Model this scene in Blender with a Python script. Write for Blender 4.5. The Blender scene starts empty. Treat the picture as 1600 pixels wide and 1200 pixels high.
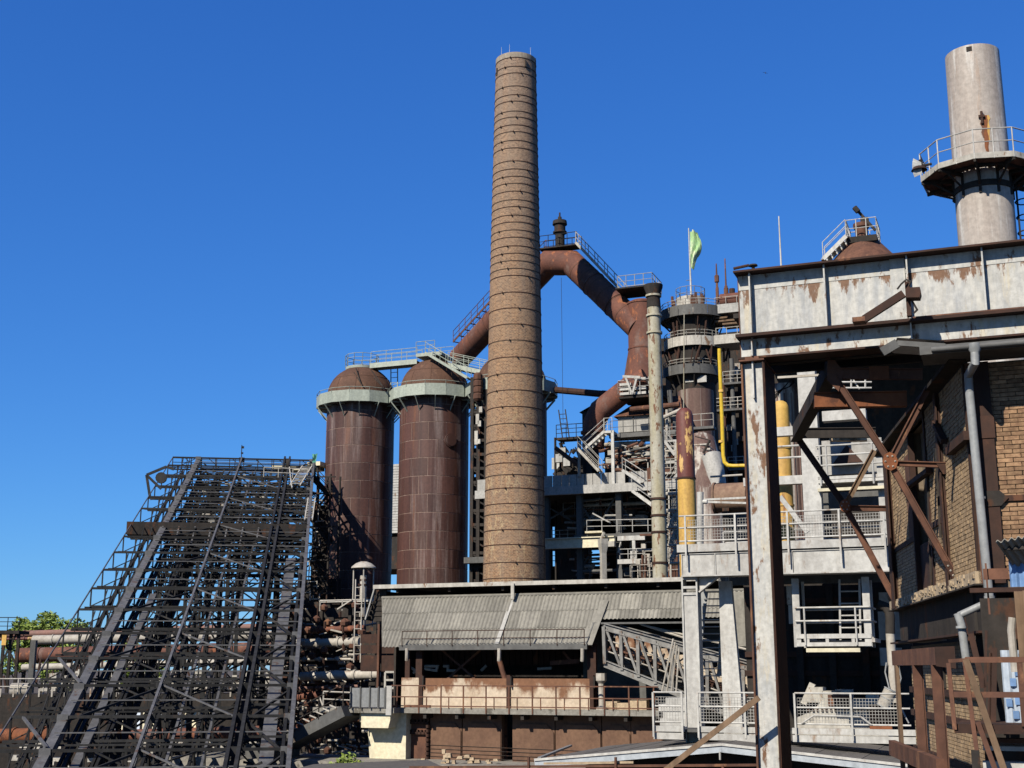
import bpy, math, random
from mathutils import Vector, Matrix
rnd = random.Random(7)
R = math.radians
PI = math.pi
# ------------------------------------------------------------------ camera, light, exposure
FPX, PITCH, CAMZ = 2000.0, R(12.5), 10.0
sc = bpy.context.scene
cam_d = bpy.data.cameras.new('camera')
cam_d.sensor_width = 36.0
cam_d.lens = 36.0 * FPX / 1600.0
cam_d.clip_start = 0.1
cam_d.clip_end = 6000
cam = bpy.data.objects.new('camera', cam_d)
sc.collection.objects.link(cam)
CAM = Vector((0, 0, CAMZ))
cam.location = CAM
cam.rotation_euler = (R(90) + PITCH, 0, 0)
sc.camera = cam
SUN_EL, SUN_AZ = R(38), R(38)            # azimuth measured to the left of straight behind the camera
sun_dir = Vector((-math.sin(SUN_AZ) * math.cos(SUN_EL), -math.cos(SUN_AZ) * math.cos(SUN_EL), math.sin(SUN_EL)))
world = bpy.data.worlds.new('World')
sc.world = world
world.use_nodes = True
wn = world.node_tree
sky = wn.nodes.new('ShaderNodeTexSky')
sky.sky_type = 'NISHITA'
sky.sun_disc = False
sky.sun_elevation = SUN_EL
sky.sun_rotation = math.atan2(sun_dir.x, sun_dir.y)
sky.air_density = 1.0
sky.dust_density = 0.0
sky.ozone_density = 3.0
sky.altitude = 200
bg = wn.nodes['Background']
bg.inputs['Strength'].default_value = 0.067
# the camera's vivid colour rendering of a clear sky: one gain and gamma per channel
sepc = wn.nodes.new('ShaderNodeSeparateColor')
comb = wn.nodes.new('ShaderNodeCombineColor')
wn.links.new(sky.outputs[0], sepc.inputs[0])
for i_, (g_, a_) in enumerate(((1.05, 0.245), (0.85, 0.72), (0.62, 2.02))):
    pw_ = wn.nodes.new('ShaderNodeMath'); pw_.operation = 'POWER'; pw_.inputs[1].default_value = g_
    ml_ = wn.nodes.new('ShaderNodeMath'); ml_.operation = 'MULTIPLY'; ml_.inputs[1].default_value = a_
    wn.links.new(sepc.outputs[i_], pw_.inputs[0])
    wn.links.new(pw_.outputs[0], ml_.inputs[0])
    wn.links.new(ml_.outputs[0], comb.inputs[i_])
wn.links.new(comb.outputs[0], bg.inputs['Color'])
sun_d = bpy.data.lights.new('sun', 'SUN')
sun_d.energy = 5.0
sun_d.angle = R(0.5)
sun_d.color = (1.0, 0.92, 0.79)
sun = bpy.data.objects.new('sun', sun_d)
sc.collection.objects.link(sun)
sun.rotation_euler = sun_dir.to_track_quat('Z', 'Y').to_euler()
sun.location = (0, 0, 200)
sc.view_settings.view_transform = 'Standard'
sc.view_settings.look = 'None'
sc.view_settings.exposure = 0.95
sc.view_settings.gamma = 1.0
sc.view_settings.use_curve_mapping = False

# ------------------------------------------------------------------ helpers
GA = R(21.2)                              # the works' street grid is turned by this much
GR = -GA
CP, SP = math.cos(PITCH), math.sin(PITCH)

def ray(px, py):
    u = (px - 800) / FPX
    v = (600 - py) / FPX
    return Vector((u, CP - v * SP, SP + v * CP))

def W(px, py, Y):
    d = ray(px, py)
    return CAM + d * (Y / d.y)

def V(*a):
    return Vector(a)

C = sc.collection

def link(o, parent=None):
    C.objects.link(o)
    if parent is not None:
        o.parent = parent
    return o

class MB:
    """collects shapes into one mesh"""
    def __init__(s):
        s.v = []
        s.f = []

    def add(s, vs, fs):
        b = len(s.v)
        s.v.extend([tuple(x) for x in vs])
        s.f.extend([tuple(b + i for i in f) for f in fs])
        return s

    def box(s, x0, x1, y0, y1, z0, z1):
        return s.add([(x0, y0, z0), (x1, y0, z0), (x1, y1, z0), (x0, y1, z0), (x0, y0, z1), (x1, y0, z1), (x1, y1, z1), (x0, y1, z1)],
                     [(3, 2, 1, 0), (4, 5, 6, 7), (0, 1, 5, 4), (1, 2, 6, 5), (2, 3, 7, 6), (3, 0, 4, 7)])

    def bar(s, p, q, w, h=None, up=(0, 0, 1)):
        h = w if h is None else h
        p, q = Vector(p), Vector(q)
        d = q - p
        if d.length < 1e-6:
            return s
        d.normalize()
        up = Vector(up)
        sd = d.cross(up)
        if sd.length < 1e-3:
            sd = d.cross(Vector((1, 0, 0)))
        sd.normalize()
        u = sd.cross(d)
        a, b = sd * (w / 2), u * (h / 2)
        return s.add([p - a - b, p + a - b, p + a + b, p - a + b, q - a - b, q + a - b, q + a + b, q - a + b],
                     [(0, 1, 2, 3), (7, 6, 5, 4), (0, 4, 5, 1), (1, 5, 6, 2), (2, 6, 7, 3), (3, 7, 4, 0)])

    def ibeam(s, p, q, w, h, t=0.03, up=(0, 0, 1)):
        p, q = Vector(p), Vector(q)
        d = (q - p).normalized()
        up = Vector(up)
        sd = d.cross(up)
        if sd.length < 1e-3:
            sd = d.cross(Vector((1, 0, 0)))
        sd.normalize()
        u = sd.cross(d)
        o = u * (h / 2 - t / 2)
        s.bar(p + o, q + o, w, t, u)
        s.bar(p - o, q - o, w, t, u)
        s.bar(p, q, t, h - 2 * t, u)
        return s

    def tube(s, p, q, r, r2=None, n=8, cap=True):
        r2 = r if r2 is None else r2
        p, q = Vector(p), Vector(q)
        d = q - p
        if d.length < 1e-6:
            return s
        d.normalize()
        a = d.cross(Vector((0, 0, 1)))
        if a.length < 1e-3:
            a = Vector((1, 0, 0))
        a.normalize()
        b = d.cross(a)
        vs = []
        for c, rr in ((p, r), (q, r2)):
            for i in range(n):
                t = 2 * PI * i / n
                vs.append(c + a * (rr * math.cos(t)) + b * (rr * math.sin(t)))
        fs = [(i, (i + 1) % n, n + (i + 1) % n, n + i) for i in range(n)]
        if cap:
            fs += [tuple(range(n - 1, -1, -1)), tuple(range(n, 2 * n))]
        return s.add(vs, fs)

    def path(s, pts, r, n=8, cap=True):
        pts = [Vector(p) for p in pts]
        rs = r if isinstance(r, (list, tuple)) else [r] * len(pts)
        ds = [(pts[i + 1] - pts[i]).normalized() for i in range(len(pts) - 1)]
        a = ds[0].cross(Vector((0, 0, 1)))
        if a.length < 1e-3:
            a = Vector((1, 0, 0))
        a.normalize()
        vs = []
        for i, p in enumerate(pts):
            if i == 0:
                t = ds[0]; k = 1
            elif i == len(pts) - 1:
                t = ds[-1]; k = 1
            else:
                t = (ds[i - 1] + ds[i])
                t = t.normalized() if t.length > 1e-4 else ds[i]
                k = 1 / max(0.4, t.dot(ds[i]))
            a = (a - t * a.dot(t)).normalized()
            b = t.cross(a)
            bend = None
            if 0 < i < len(pts) - 1:
                bend = (ds[i] - ds[i - 1])
                bend = bend.normalized() if bend.length > 1e-4 else None
            for j in range(n):
                th = 2 * PI * j / n
                o = a * (rs[i] * math.cos(th)) + b * (rs[i] * math.sin(th))
                if bend is not None:
                    bb = (bend - t * bend.dot(t))
                    if bb.length > 1e-4:
                        bb.normalize()
                        o = o + bb * (o.dot(bb) * (k - 1))
                vs.append(p + o)
        fs = []
        for i in range(len(pts) - 1):
            for j in range(n):
                fs.append((i * n + j, i * n + (j + 1) % n, (i + 1) * n + (j + 1) % n, (i + 1) * n + j))
        if cap:
            fs += [tuple(range(n - 1, -1, -1)), tuple(range((len(pts) - 1) * n, len(pts) * n))]
        return s.add(vs, fs)

    def lathe(s, prof, n=32, c=(0, 0, 0), capb=False, capt=False):
        """open profile [(r,z)..] turned fully round"""
        vs = []
        for r, z in prof:
            for i in range(n):
                t = 2 * PI * i / n
                vs.append((c[0] + r * math.cos(t), c[1] + r * math.sin(t), c[2] + z))
        fs = []
        for k in range(len(prof) - 1):
            for i in range(n):
                fs.append((k * n + i, k * n + (i + 1) % n, (k + 1) * n + (i + 1) % n, (k + 1) * n + i))
        if capb:
            fs.append(tuple(range(n - 1, -1, -1)))
        if capt:
            m = (len(prof) - 1) * n
            fs.append(tuple(m + i for i in range(n)))
        return s.add(vs, fs)

    def ring(s, r0, r1, z0, z1, n=32, a0=0.0, a1=2 * PI, c=(0, 0, 0)):
        """solid ring or arc with rectangular section"""
        full = abs(a1 - a0 - 2 * PI) < 1e-4
        m = n if full else n + 1
        vs = []
        for i in range(m):
            t = a0 + (a1 - a0) * i / n
            ct, st = math.cos(t), math.sin(t)
            for r, z in ((r0, z0), (r1, z0), (r1, z1), (r0, z1)):
                vs.append((c[0] + r * ct, c[1] + r * st, c[2] + z))
        fs = []
        for i in range(n):
            j = (i + 1) % m
            for k in range(4):
                fs.append((i * 4 + k, j * 4 + k, j * 4 + (k + 1) % 4, i * 4 + (k + 1) % 4))
        if not full:
            fs += [(0, 1, 2, 3), (n * 4 + 3, n * 4 + 2, n * 4 + 1, n * 4)]
        return s.add(vs, fs)

    def prism(s, poly, y0, y1):
        """polygon in x,z pushed along y"""
        n = len(poly)
        vs = [(x, y0, z) for x, z in poly] + [(x, y1, z) for x, z in poly]
        fs = [tuple(range(n)), tuple(range(2 * n - 1, n - 1, -1))]
        fs += [(i, i + n, (i + 1) % n + n, (i + 1) % n) for i in range(n)]
        return s.add(vs, fs)

    def prismx(s, poly, x0, x1):
        """polygon in y,z pushed along x"""
        n = len(poly)
        vs = [(x0, y, z) for y, z in poly] + [(x1, y, z) for y, z in poly]
        fs = [tuple(range(n - 1, -1, -1)), tuple(range(n, 2 * n))]
        fs += [(i, (i + 1) % n, (i + 1) % n + n, i + n) for i in range(n)]
        return s.add(vs, fs)

    def rail(s, pts, h=1.1, mids=1, step=1.5, r=0.03, posts=True, n=5, closed=False, kick=0):
        pts = [Vector(p) for p in pts]
        up = Vector((0, 0, h))
        seg = list(zip(pts, pts[1:]))
        for p, q in seg:
            s.tube(p + up, q + up, r, n=n)
            for m in range(mids):
                o = up * ((m + 1) / (mids + 1))
                s.tube(p + o, q + o, r * 0.8, n=n)
            if kick:
                s.bar(p + Vector((0, 0, kick / 2)), q + Vector((0, 0, kick / 2)), 0.012, kick)
            if posts:
                L = (q - p).length
                k = max(1, int(round(L / step)))
                for i in range(k + 1):
                    a = p.lerp(q, i / k)
                    s.tube(a, a + up, r, n=n)
        return s

    def stair(s, p, q, w, side=(0, 1, 0), step=0.2, rail=1.0, st=0.06, r=0.025):
        """flight of stairs from p (low) to q (high), two stringers, treads, two handrails"""
        p, q = Vector(p), Vector(q)
        sd = Vector(side).normalized() * (w / 2)
        for k in (-1, 1):
            s.bar(p + sd * k, q + sd * k, 0.05, 0.22)
            if rail:
                u = Vector((0, 0, rail))
                s.tube(p + sd * k + u, q + sd * k + u, r, n=5)
                s.tube(p + sd * k + u * 0.5, q + sd * k + u * 0.5, r * 0.8, n=5)
                m = max(1, int((q - p).length / 1.3))
                for i in range(m + 1):
                    a = p.lerp(q, i / m) + sd * k
                    s.tube(a, a + u, r, n=5)
        m = max(2, int(abs(q.z - p.z) / step))
        run = Vector((q.x - p.x, q.y - p.y, 0))
        if run.length < 1e-4:
            run = Vector((0.1, 0, 0))
        rd = run.normalized() * 0.12
        for i in range(m + 1):
            a = p.lerp(q, i / m)
            b0, b1 = a - sd, a + sd
            s.bar(b0, b1, 0.24, st * 0.6)
        return s

    def ladder(s, p, q, w, side=(1, 0, 0), step=0.3, r=0.025):
        p, q = Vector(p), Vector(q)
        sd = Vector(side).normalized() * (w / 2)
        s.bar(p - sd, q - sd, r * 2, r * 2)
        s.bar(p + sd, q + sd, r * 2, r * 2)
        m = max(2, int((q - p).length / step))
        for i in range(1, m):
            a = p.lerp(q, i / m)
            s.tube(a - sd, a + sd, r * 0.8, n=5)
        return s

    def mesh(s, name):
        me = bpy.data.meshes.new(name)
        me.from_pydata(s.v, [], s.f)
        me.update()
        return me

def smooth_mesh(me, ang=35):
    me.polygons.foreach_set('use_smooth', [True] * len(me.polygons))
    try:
        me.set_sharp_from_angle(angle=R(ang))
    except Exception:
        pass

def put(name, mb, mat, parent=None, smooth=True, kind=None, label=None):
    me = mb.mesh(name) if isinstance(mb, MB) else mb
    if not me.materials:
        me.materials.append(mat)
    if smooth and isinstance(mb, MB):
        smooth_mesh(me)
    o = bpy.data.objects.new(name, me)
    link(o, parent)
    if kind:
        o['kind'] = kind
    if label:
        o['label'] = label
    return o

def share(name, me, parent, loc=(0, 0, 0), rot=(0, 0, 0), scale=None, label=None):
    o = bpy.data.objects.new(name, me)
    link(o, parent)
    o.location = loc
    o.rotation_euler = rot
    if scale:
        o.scale = scale
    if label:
        o['label'] = label
    return o

class Th:
    """one thing: an Empty at its base; parts are built in its own frame"""
    def __init__(s, name, label, cat, loc, rz=GR, group=None, to_ground=False):
        loc = Vector(loc)
        if to_ground:
            loc.z = 0
        s.o = bpy.data.objects.new(name, None)
        s.o.empty_display_size = 0.5
        link(s.o)
        s.o.location = loc
        s.o.rotation_euler = (0, 0, rz)
        s.loc, s.rz = loc, rz
        s.M = Matrix.Rotation(-rz, 3, 'Z')
        s.o['label'] = label
        s.o['category'] = cat
        s.o['kind'] = 'thing'
        if group:
            s.o['group'] = group

    def lray(s, px, py):
        return s.M @ (CAM - s.loc), s.M @ ray(px, py)

    def at(s, px, py, t=0.0):                      # local point on the plane y = t
        o, d = s.lray(px, py)
        return o + d * ((t - o.y) / d.y)

    def atx(s, px, py, x=0.0):
        o, d = s.lray(px, py)
        return o + d * ((x - o.x) / d.x)

    def w(s, p):
        return s.M @ (Vector(p) - s.loc)

    def part(s, name, mb, mat, parent=None, **k):
        return put(name, mb, mat, parent or s.o, **k)

def solo(name, label, cat, mb, mat, loc=(0, 0, 0), rz=0.0, group=None, smooth=True):
    o = put(name, mb, mat, None, smooth=smooth)
    o.location = loc
    o.rotation_euler = (0, 0, rz)
    o['label'] = label
    o['category'] = cat
    o['kind'] = 'thing'
    if group:
        o['group'] = group
    return o

def structure(name, mb, mat):
    return put(name, mb, mat, None, smooth=False, kind='structure')

# ------------------------------------------------------------------ materials
def mat(name, c1, c2=None, rust=None, amt=0.35, scale=1.0, st=(1, 1, 0.18), rough=0.75, metal=0.0, bump=0.15, var=0.12, fine=6.0, soft=0.07, rscale=1.0, rst=None, c3=None, c3amt=0.4, spec=0.25, bscale=12.0, world=False, zgrad=None):
    m = bpy.data.materials.new(name)
    m.use_nodes = True
    nt = m.node_tree
    N, Lk = nt.nodes.new, nt.links.new
    bs = nt.nodes['Principled BSDF']
    bs.inputs['Roughness'].default_value = rough
    bs.inputs['Metallic'].default_value = metal
    bs.inputs['Specular IOR Level'].default_value = spec
    tc = N('ShaderNodeTexCoord')
    oi = N('ShaderNodeObjectInfo')
    off = N('ShaderNodeMath'); off.operation = 'MULTIPLY'; off.inputs[1].default_value = 57.0
    Lk(oi.outputs['Random'], off.inputs[0])
    addv = N('ShaderNodeVectorMath'); addv.operation = 'ADD'
    if world:
        ge = N('ShaderNodeNewGeometry')
        Lk(ge.outputs['Position'], addv.inputs[0])
    else:
        Lk(tc.outputs['Object'], addv.inputs[0]); Lk(off.outputs[0], addv.inputs[1])

    def noise(sc_, strv, detail=5, rough_=0.6):
        mp = N('ShaderNodeMapping'); mp.inputs['Scale'].default_value = strv
        Lk(addv.outputs[0], mp.inputs['Vector'])
        nz = N('ShaderNodeTexNoise'); nz.inputs['Scale'].default_value = sc_
        nz.inputs['Detail'].default_value = detail; nz.inputs['Roughness'].default_value = rough_
        Lk(mp.outputs[0], nz.inputs['Vector'])
        return nz.outputs['Fac']

    def ramp(fac, a, b):
        r = N('ShaderNodeMapRange'); r.inputs[1].default_value = a; r.inputs[2].default_value = b
        r.interpolation_type = 'SMOOTHSTEP'
        Lk(fac, r.inputs[0])
        return r.outputs[0]

    def mix(fac, a, b):
        x = N('ShaderNodeMix'); x.data_type = 'RGBA'
        Lk(fac, x.inputs[0])
        for i, c in ((6, a), (7, b)):
            if isinstance(c, tuple):
                x.inputs[i].default_value = (*c, 1)
            else:
                Lk(c, x.inputs[i])
        return x.outputs[2]
    K = 0.60
    c2 = c2 or tuple(x * 0.72 for x in c1)
    c1, c2 = tuple(x * K for x in c1), tuple(x * K for x in c2)
    rust = tuple(x * K for x in rust) if rust else None
    c3 = tuple(x * K for x in c3) if c3 else None
    col = mix(ramp(noise(2.2 * scale, st), 0.33, 0.67), c1, c2)
    if c3:
        col = mix(ramp(noise(1.1 * scale, st, 7, 0.68), 0.5 + (0.5 - c3amt) * 0.3, 0.5 + (0.5 - c3amt) * 0.3 + 0.12), col, c3)
    if rust:
        th = 0.5 + (0.5 - amt) * 0.42
        rf = noise(1.7 * rscale, rst or (1, 1, 0.5), 8, 0.66)
        if zgrad:
            sz = N('ShaderNodeSeparateXYZ'); Lk(tc.outputs['Object'], sz.inputs[0])
            zr_ = N('ShaderNodeMapRange'); zr_.inputs[1].default_value = zgrad[0]; zr_.inputs[2].default_value = zgrad[1]
            zr_.inputs[3].default_value = -0.17; zr_.inputs[4].default_value = 0.2
            Lk(sz.outputs[2], zr_.inputs[0])
            ad_ = N('ShaderNodeMath'); ad_.operation = 'ADD'; Lk(rf, ad_.inputs[0]); Lk(zr_.outputs[0], ad_.inputs[1])
            rf = ad_.outputs[0]
        col = mix(ramp(rf, th, th + soft), col, rust)
    # fine grain and a small tint from piece to piece
    g = ramp(noise(fine, (1, 1, 1), 4), 0.25, 0.75)
    gm = N('ShaderNodeMath'); gm.operation = 'MULTIPLY_ADD'; gm.inputs[1].default_value = 0.3; gm.inputs[2].default_value = 0.85
    Lk(g, gm.inputs[0])
    vm = N('ShaderNodeMath'); vm.operation = 'MULTIPLY_ADD'; vm.inputs[1].default_value = 2 * var; vm.inputs[2].default_value = 1 - var
    Lk(oi.outputs['Random'], vm.inputs[0])
    mm = N('ShaderNodeMath'); mm.operation = 'MULTIPLY'
    Lk(gm.outputs[0], mm.inputs[0]); Lk(vm.outputs[0], mm.inputs[1])
    sv = N('ShaderNodeVectorMath'); sv.operation = 'SCALE'
    Lk(col, sv.inputs[0]); Lk(mm.outputs[0], sv.inputs['Scale'])
    Lk(sv.outputs[0], bs.inputs['Base Color'])
    if bump:
        bp = N('ShaderNodeBump'); bp.inputs['Strength'].default_value = bump; bp.inputs['Distance'].default_value = 0.03
        Lk(noise(bscale, (1, 1, 1), 5), bp.inputs['Height'])
        Lk(bp.outputs[0], bs.inputs['Normal'])
    return m

RUST = (0.17, 0.062, 0.026)
DRUST = (0.055, 0.024, 0.015)
M = {}
M['stove'] = mat('stove_rust_plate', (0.060, 0.027, 0.023), (0.092, 0.042, 0.033), (0.30, 0.24, 0.225), 0.54, 0.7, (1, 1, 0.05), 0.6, 0.0, 0.12, 0.22, 5, 0.3, 0.6, (1, 1, 0.07), (0.12, 0.047, 0.025), 0.35, world=True)
M['seam'] = mat('stove_seam_deposit', (0.34, 0.24, 0.2), (0.2, 0.13, 0.1), None, 0, 1, world=True)
M['dome'] = mat('dome_rust', (0.085, 0.042, 0.026), (0.115, 0.058, 0.036), (0.16, 0.085, 0.05), 0.3, 0.5, (1, 1, 0.5), 0.8, var=0.06)
M['rust'] = mat('rusty_steel', (0.145, 0.066, 0.04), (0.09, 0.042, 0.028), (0.22, 0.105, 0.055), 0.32, 1, (1, 1, 0.5), 0.85)
M['rustpipe'] = mat('rusty_pipe', (0.16, 0.064, 0.042), (0.11, 0.046, 0.033), (0.28, 0.10, 0.045), 0.32, 0.5, (1, 1, 0.6), 0.8, var=0.05, c3=(0.17, 0.10, 0.08), c3amt=0.35)
M['rustorange'] = mat('orange_rust', (0.24, 0.085, 0.035), (0.15, 0.055, 0.025), (0.09, 0.035, 0.02), 0.3, 1, (1, 1, 1), 0.9)
M['rustdark'] = mat('dark_rust', DRUST, (0.035, 0.018, 0.013), (0.12, 0.05, 0.025), 0.25, 1.2, (1, 1, 0.6), 0.85)
M['black'] = mat('black_steel_and_shade', (0.034, 0.031, 0.029), (0.05, 0.043, 0.038), (0.085, 0.045, 0.03), 0.34, 1, rough=0.9, spec=0.08)  # black steel; also puts shade into the colour of dark interiors
M['incline'] = mat('charcoal_steel', (0.017, 0.017, 0.0175), (0.028, 0.028, 0.028), (0.04, 0.03, 0.024), 0.25, 1, rough=0.7, spec=0.15, var=0.4)
M['inclight'] = mat('pale_grey_steel', (0.12, 0.12, 0.122), (0.085, 0.085, 0.087), (0.085, 0.055, 0.04), 0.32, 1, rough=0.55)  # paler grey than the other incline steel
M['white'] = mat('white_paint', (0.50, 0.495, 0.465), (0.39, 0.38, 0.355), (0.23, 0.15, 0.095), 0.34, 1.5, (1, 1, 0.25), rough=0.55, soft=0.16, rscale=1.3, rst=(1, 1, 0.3))
M['whitedirty'] = mat('dirty_white_paint', (0.47, 0.45, 0.40), (0.35, 0.33, 0.29), (0.2, 0.12, 0.07), 0.3, 1.3, rough=0.7)
M['palegreen'] = mat('pale_green_paint', (0.36, 0.40, 0.34), (0.29, 0.325, 0.28), (0.25, 0.2, 0.14), 0.14, 1, rough=0.55)
M['peel'] = mat('peeling_grey_paint', (0.51, 0.50, 0.46), (0.37, 0.38, 0.375), (0.16, 0.08, 0.04), 0.36, 3.2, (1, 1, 0.18), 0.6, 0.0, 0.16, 0.05, 9, 0.07, 2.6, (1.0, 1.0, 0.4), (0.50, 0.46, 0.37), 0.4)
M['peelseam'] = mat('peeling_paint_rusty_seam', (0.51, 0.50, 0.46), (0.35, 0.36, 0.36), (0.16, 0.08, 0.04), 0.58, 3.4, (1, 1, 0.16), 0.6, 0.0, 0.16, 0.05, 9, 0.07, 2.5, (1.0, 1.0, 0.3), (0.50, 0.46, 0.37), 0.4, zgrad=(0.95, 1.95))
M['convey'] = mat('dull_grey_steel', (0.25, 0.245, 0.23), (0.17, 0.165, 0.155), (0.14, 0.085, 0.055), 0.36, 1.5, rough=0.75, soft=0.12)
M['stack'] = mat('weathered_stack_metal', (0.43, 0.385, 0.34), (0.34, 0.29, 0.25), (0.36, 0.20, 0.10), 0.3, 1.6, (1, 1, 0.07), 0.6, soft=0.22, rscale=1.6, rst=(1, 1, 0.07), c3=(0.58, 0.56, 0.52), c3amt=0.55)
M['slim'] = mat('patchy_olive_paint', (0.36, 0.325, 0.215), (0.43, 0.41, 0.335), (0.17, 0.08, 0.04), 0.34, 0.9, (1, 1, 0.15), 0.7, soft=0.04, rscale=1.6, rst=(1, 1, 0.35))
M['yellow'] = mat('yellow_paint', (0.68, 0.43, 0.10), (0.52, 0.31, 0.09), (0.24, 0.10, 0.04), 0.25, 1.0, (1, 1, .15), rough=0.65, soft=0.12, rst=(1, 1, .3))
M['brightyellow'] = mat('bright_yellow_paint', (0.68, 0.47, 0.03), (0.6, 0.4, 0.03), (0.3, 0.16, 0.03), 0.08, 0.8, rough=0.5)
M['redflake'] = mat('flaking_red_paint', (0.13, 0.04, 0.03), (0.10, 0.035, 0.03), (0.52, 0.33, 0.12), 0.36, 0.8, rough=0.6, soft=0.025, rscale=0.9, rst=(1, 1, 0.3))
M['stripe'] = mat('furnace_shell', (0.15, 0.095, 0.075), (0.11, 0.06, 0.05), (0.42, 0.385, 0.34), 0.5, 1.6, (1, 1, 0.02), 0.7, soft=0.14, rscale=0.9, rst=(1, 1, 0.02))
M['tanrust'] = mat('pale_dusty_rust', (0.25, 0.165, 0.11), (0.17, 0.10, 0.068), (0.12, 0.055, 0.032), 0.3, 0.8, (1, 1, 0.6), 0.8, soft=0.15)
M['greyplate'] = mat('grey_plate', (0.40, 0.39, 0.365), (0.31, 0.305, 0.285), (0.16, 0.11, 0.08), 0.15, 1.0, rough=0.7)
M['darkgrey'] = mat('dark_grey_plate', (0.12, 0.12, 0.115), (0.085, 0.085, 0.082), (0.08, 0.05, 0.035), 0.2, 1.0, rough=0.7)
M['fibre'] = mat('fibre_cement_sheet', (0.25, 0.238, 0.205), (0.20, 0.19, 0.165), (0.13, 0.125, 0.10), 0.3, 1.6, (1, 0.2, 0.2), 0.9, var=0.22, soft=0.2)
M['brownwall'] = mat('brown_render', (0.17, 0.098, 0.062), (0.135, 0.076, 0.05), (0.25, 0.16, 0.10), 0.2, 0.6, (1, 1, 0.5), 0.95, soft=0.2, var=0.05)
M['creamwall'] = mat('stained_cream_wall', (0.56, 0.47, 0.36), (0.46, 0.37, 0.27), (0.20, 0.10, 0.055), 0.62, 0.5, (1, 1, 0.4), 0.9, soft=0.14, rscale=0.55, rst=(1, 1, 0.6), var=0.04, zgrad=(0.1, 1.5))
M['cream'] = mat('cream_concrete', (0.68, 0.62, 0.44), (0.62, 0.57, 0.42), (0.4, 0.36, 0.28), 0.2, 0.7, rough=0.9, soft=0.15)
M['concrete'] = mat('concrete', (0.30, 0.285, 0.25), (0.24, 0.225, 0.195), (0.13, 0.12, 0.10), 0.35, 3, (1, 1, 1), 0.95, bump=0.5)
M['mortar'] = mat('mortar', (0.20, 0.16, 0.115), (0.16, 0.12, 0.085), None, 0, 3, (1, 1, 1), 0.95)
M['brick'] = mat('sooty_tan_brick', (0.33, 0.205, 0.115), (0.20, 0.115, 0.066), (0.075, 0.048, 0.034), 0.36, 5, (1, 1, 1), 0.92, bump=0.5, var=0.28, soft=0.2, rscale=1.0)
M['brickpale'] = mat('pale_tan_brick', (0.42, 0.30, 0.175), (0.26, 0.175, 0.10), (0.11, 0.078, 0.05), 0.42, 4, (1, 1, 1), 0.92, bump=0.6, var=0.2, soft=0.15, rscale=1.6, rst=(1, 1, 1))
M['felt'] = mat('roofing_felt', (0.12, 0.11, 0.10), (0.095, 0.088, 0.08), (0.16, 0.14, 0.12), 0.25, 2, (1, 1, 1), 0.95)
M['paleblue'] = mat('pale_blue_sheet', (0.50, 0.57, 0.66), (0.44, 0.51, 0.60), (0.3, 0.3, 0.3), 0.12, 1, rough=0.5)
M['blue'] = mat('blue_sheet', (0.14, 0.25, 0.46), (0.12, 0.22, 0.40), (0.3, 0.3, 0.3), 0.08, 1, rough=0.5)
M['zinc'] = mat('zinc', (0.30, 0.31, 0.31), (0.24, 0.25, 0.25), (0.22, 0.22, 0.21), 0.2, 1.5, rough=0.45, spec=0.4)
M['fascia'] = mat('pale_grey_fascia', (0.42, 0.46, 0.50), (0.36, 0.40, 0.44), None, 0, 1, rough=0.6)
M['wood'] = mat('weathered_timber', (0.20, 0.13, 0.08), (0.14, 0.09, 0.055), (0.07, 0.045, 0.03), 0.3, 3, (1, 1, 0.1), 0.9)
M['stone'] = mat('pale_stone', (0.46, 0.36, 0.24), (0.36, 0.28, 0.19), (0.2, 0.14, 0.09), 0.3, 4, (1, 1, 1), 0.95, bump=0.5)
M['ground'] = mat('cinder_ground', (0.07, 0.055, 0.045), (0.10, 0.08, 0.06), (0.05, 0.06, 0.025), 0.3, 0.05, (1, 1, 1), 0.95, rscale=0.05)
M['leaf'] = mat('leaf', (0.24, 0.31, 0.06), (0.17, 0.25, 0.045), (0.33, 0.37, 0.09), 0.35, 0.6, (1, 1, 1), 0.6, bump=0, var=0.1)
M['bark'] = mat('bark', (0.05, 0.038, 0.028))
M['flag'] = mat('flag_cloth', (0.36, 0.54, 0.24), (0.30, 0.50, 0.26), (0.72, 0.74, 0.55), 0.6, 1.2, (1, 1, 1), 0.8, bump=0, soft=0.2, rscale=0.6, rst=(1, 1, 1))
M['net'] = mat('green_net', (0.08, 0.26, 0.19), (0.06, 0.2, 0.15), rough=0.9)
M['pinkpipe'] = mat('faded_pink_pipe', (0.24, 0.13, 0.105), (0.20, 0.12, 0.10), (0.14, 0.06, 0.04), 0.3, 0.4, rough=0.8)
M['palepipe'] = mat('pale_pipe', (0.44, 0.41, 0.36), (0.36, 0.33, 0.28), (0.24, 0.15, 0.09), 0.3, 0.6, (1, 1, 1), 0.7, soft=0.12)
M['glass'] = mat('lamp_glass', (0.5, 0.5, 0.48), rough=0.2, bump=0)

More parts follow.
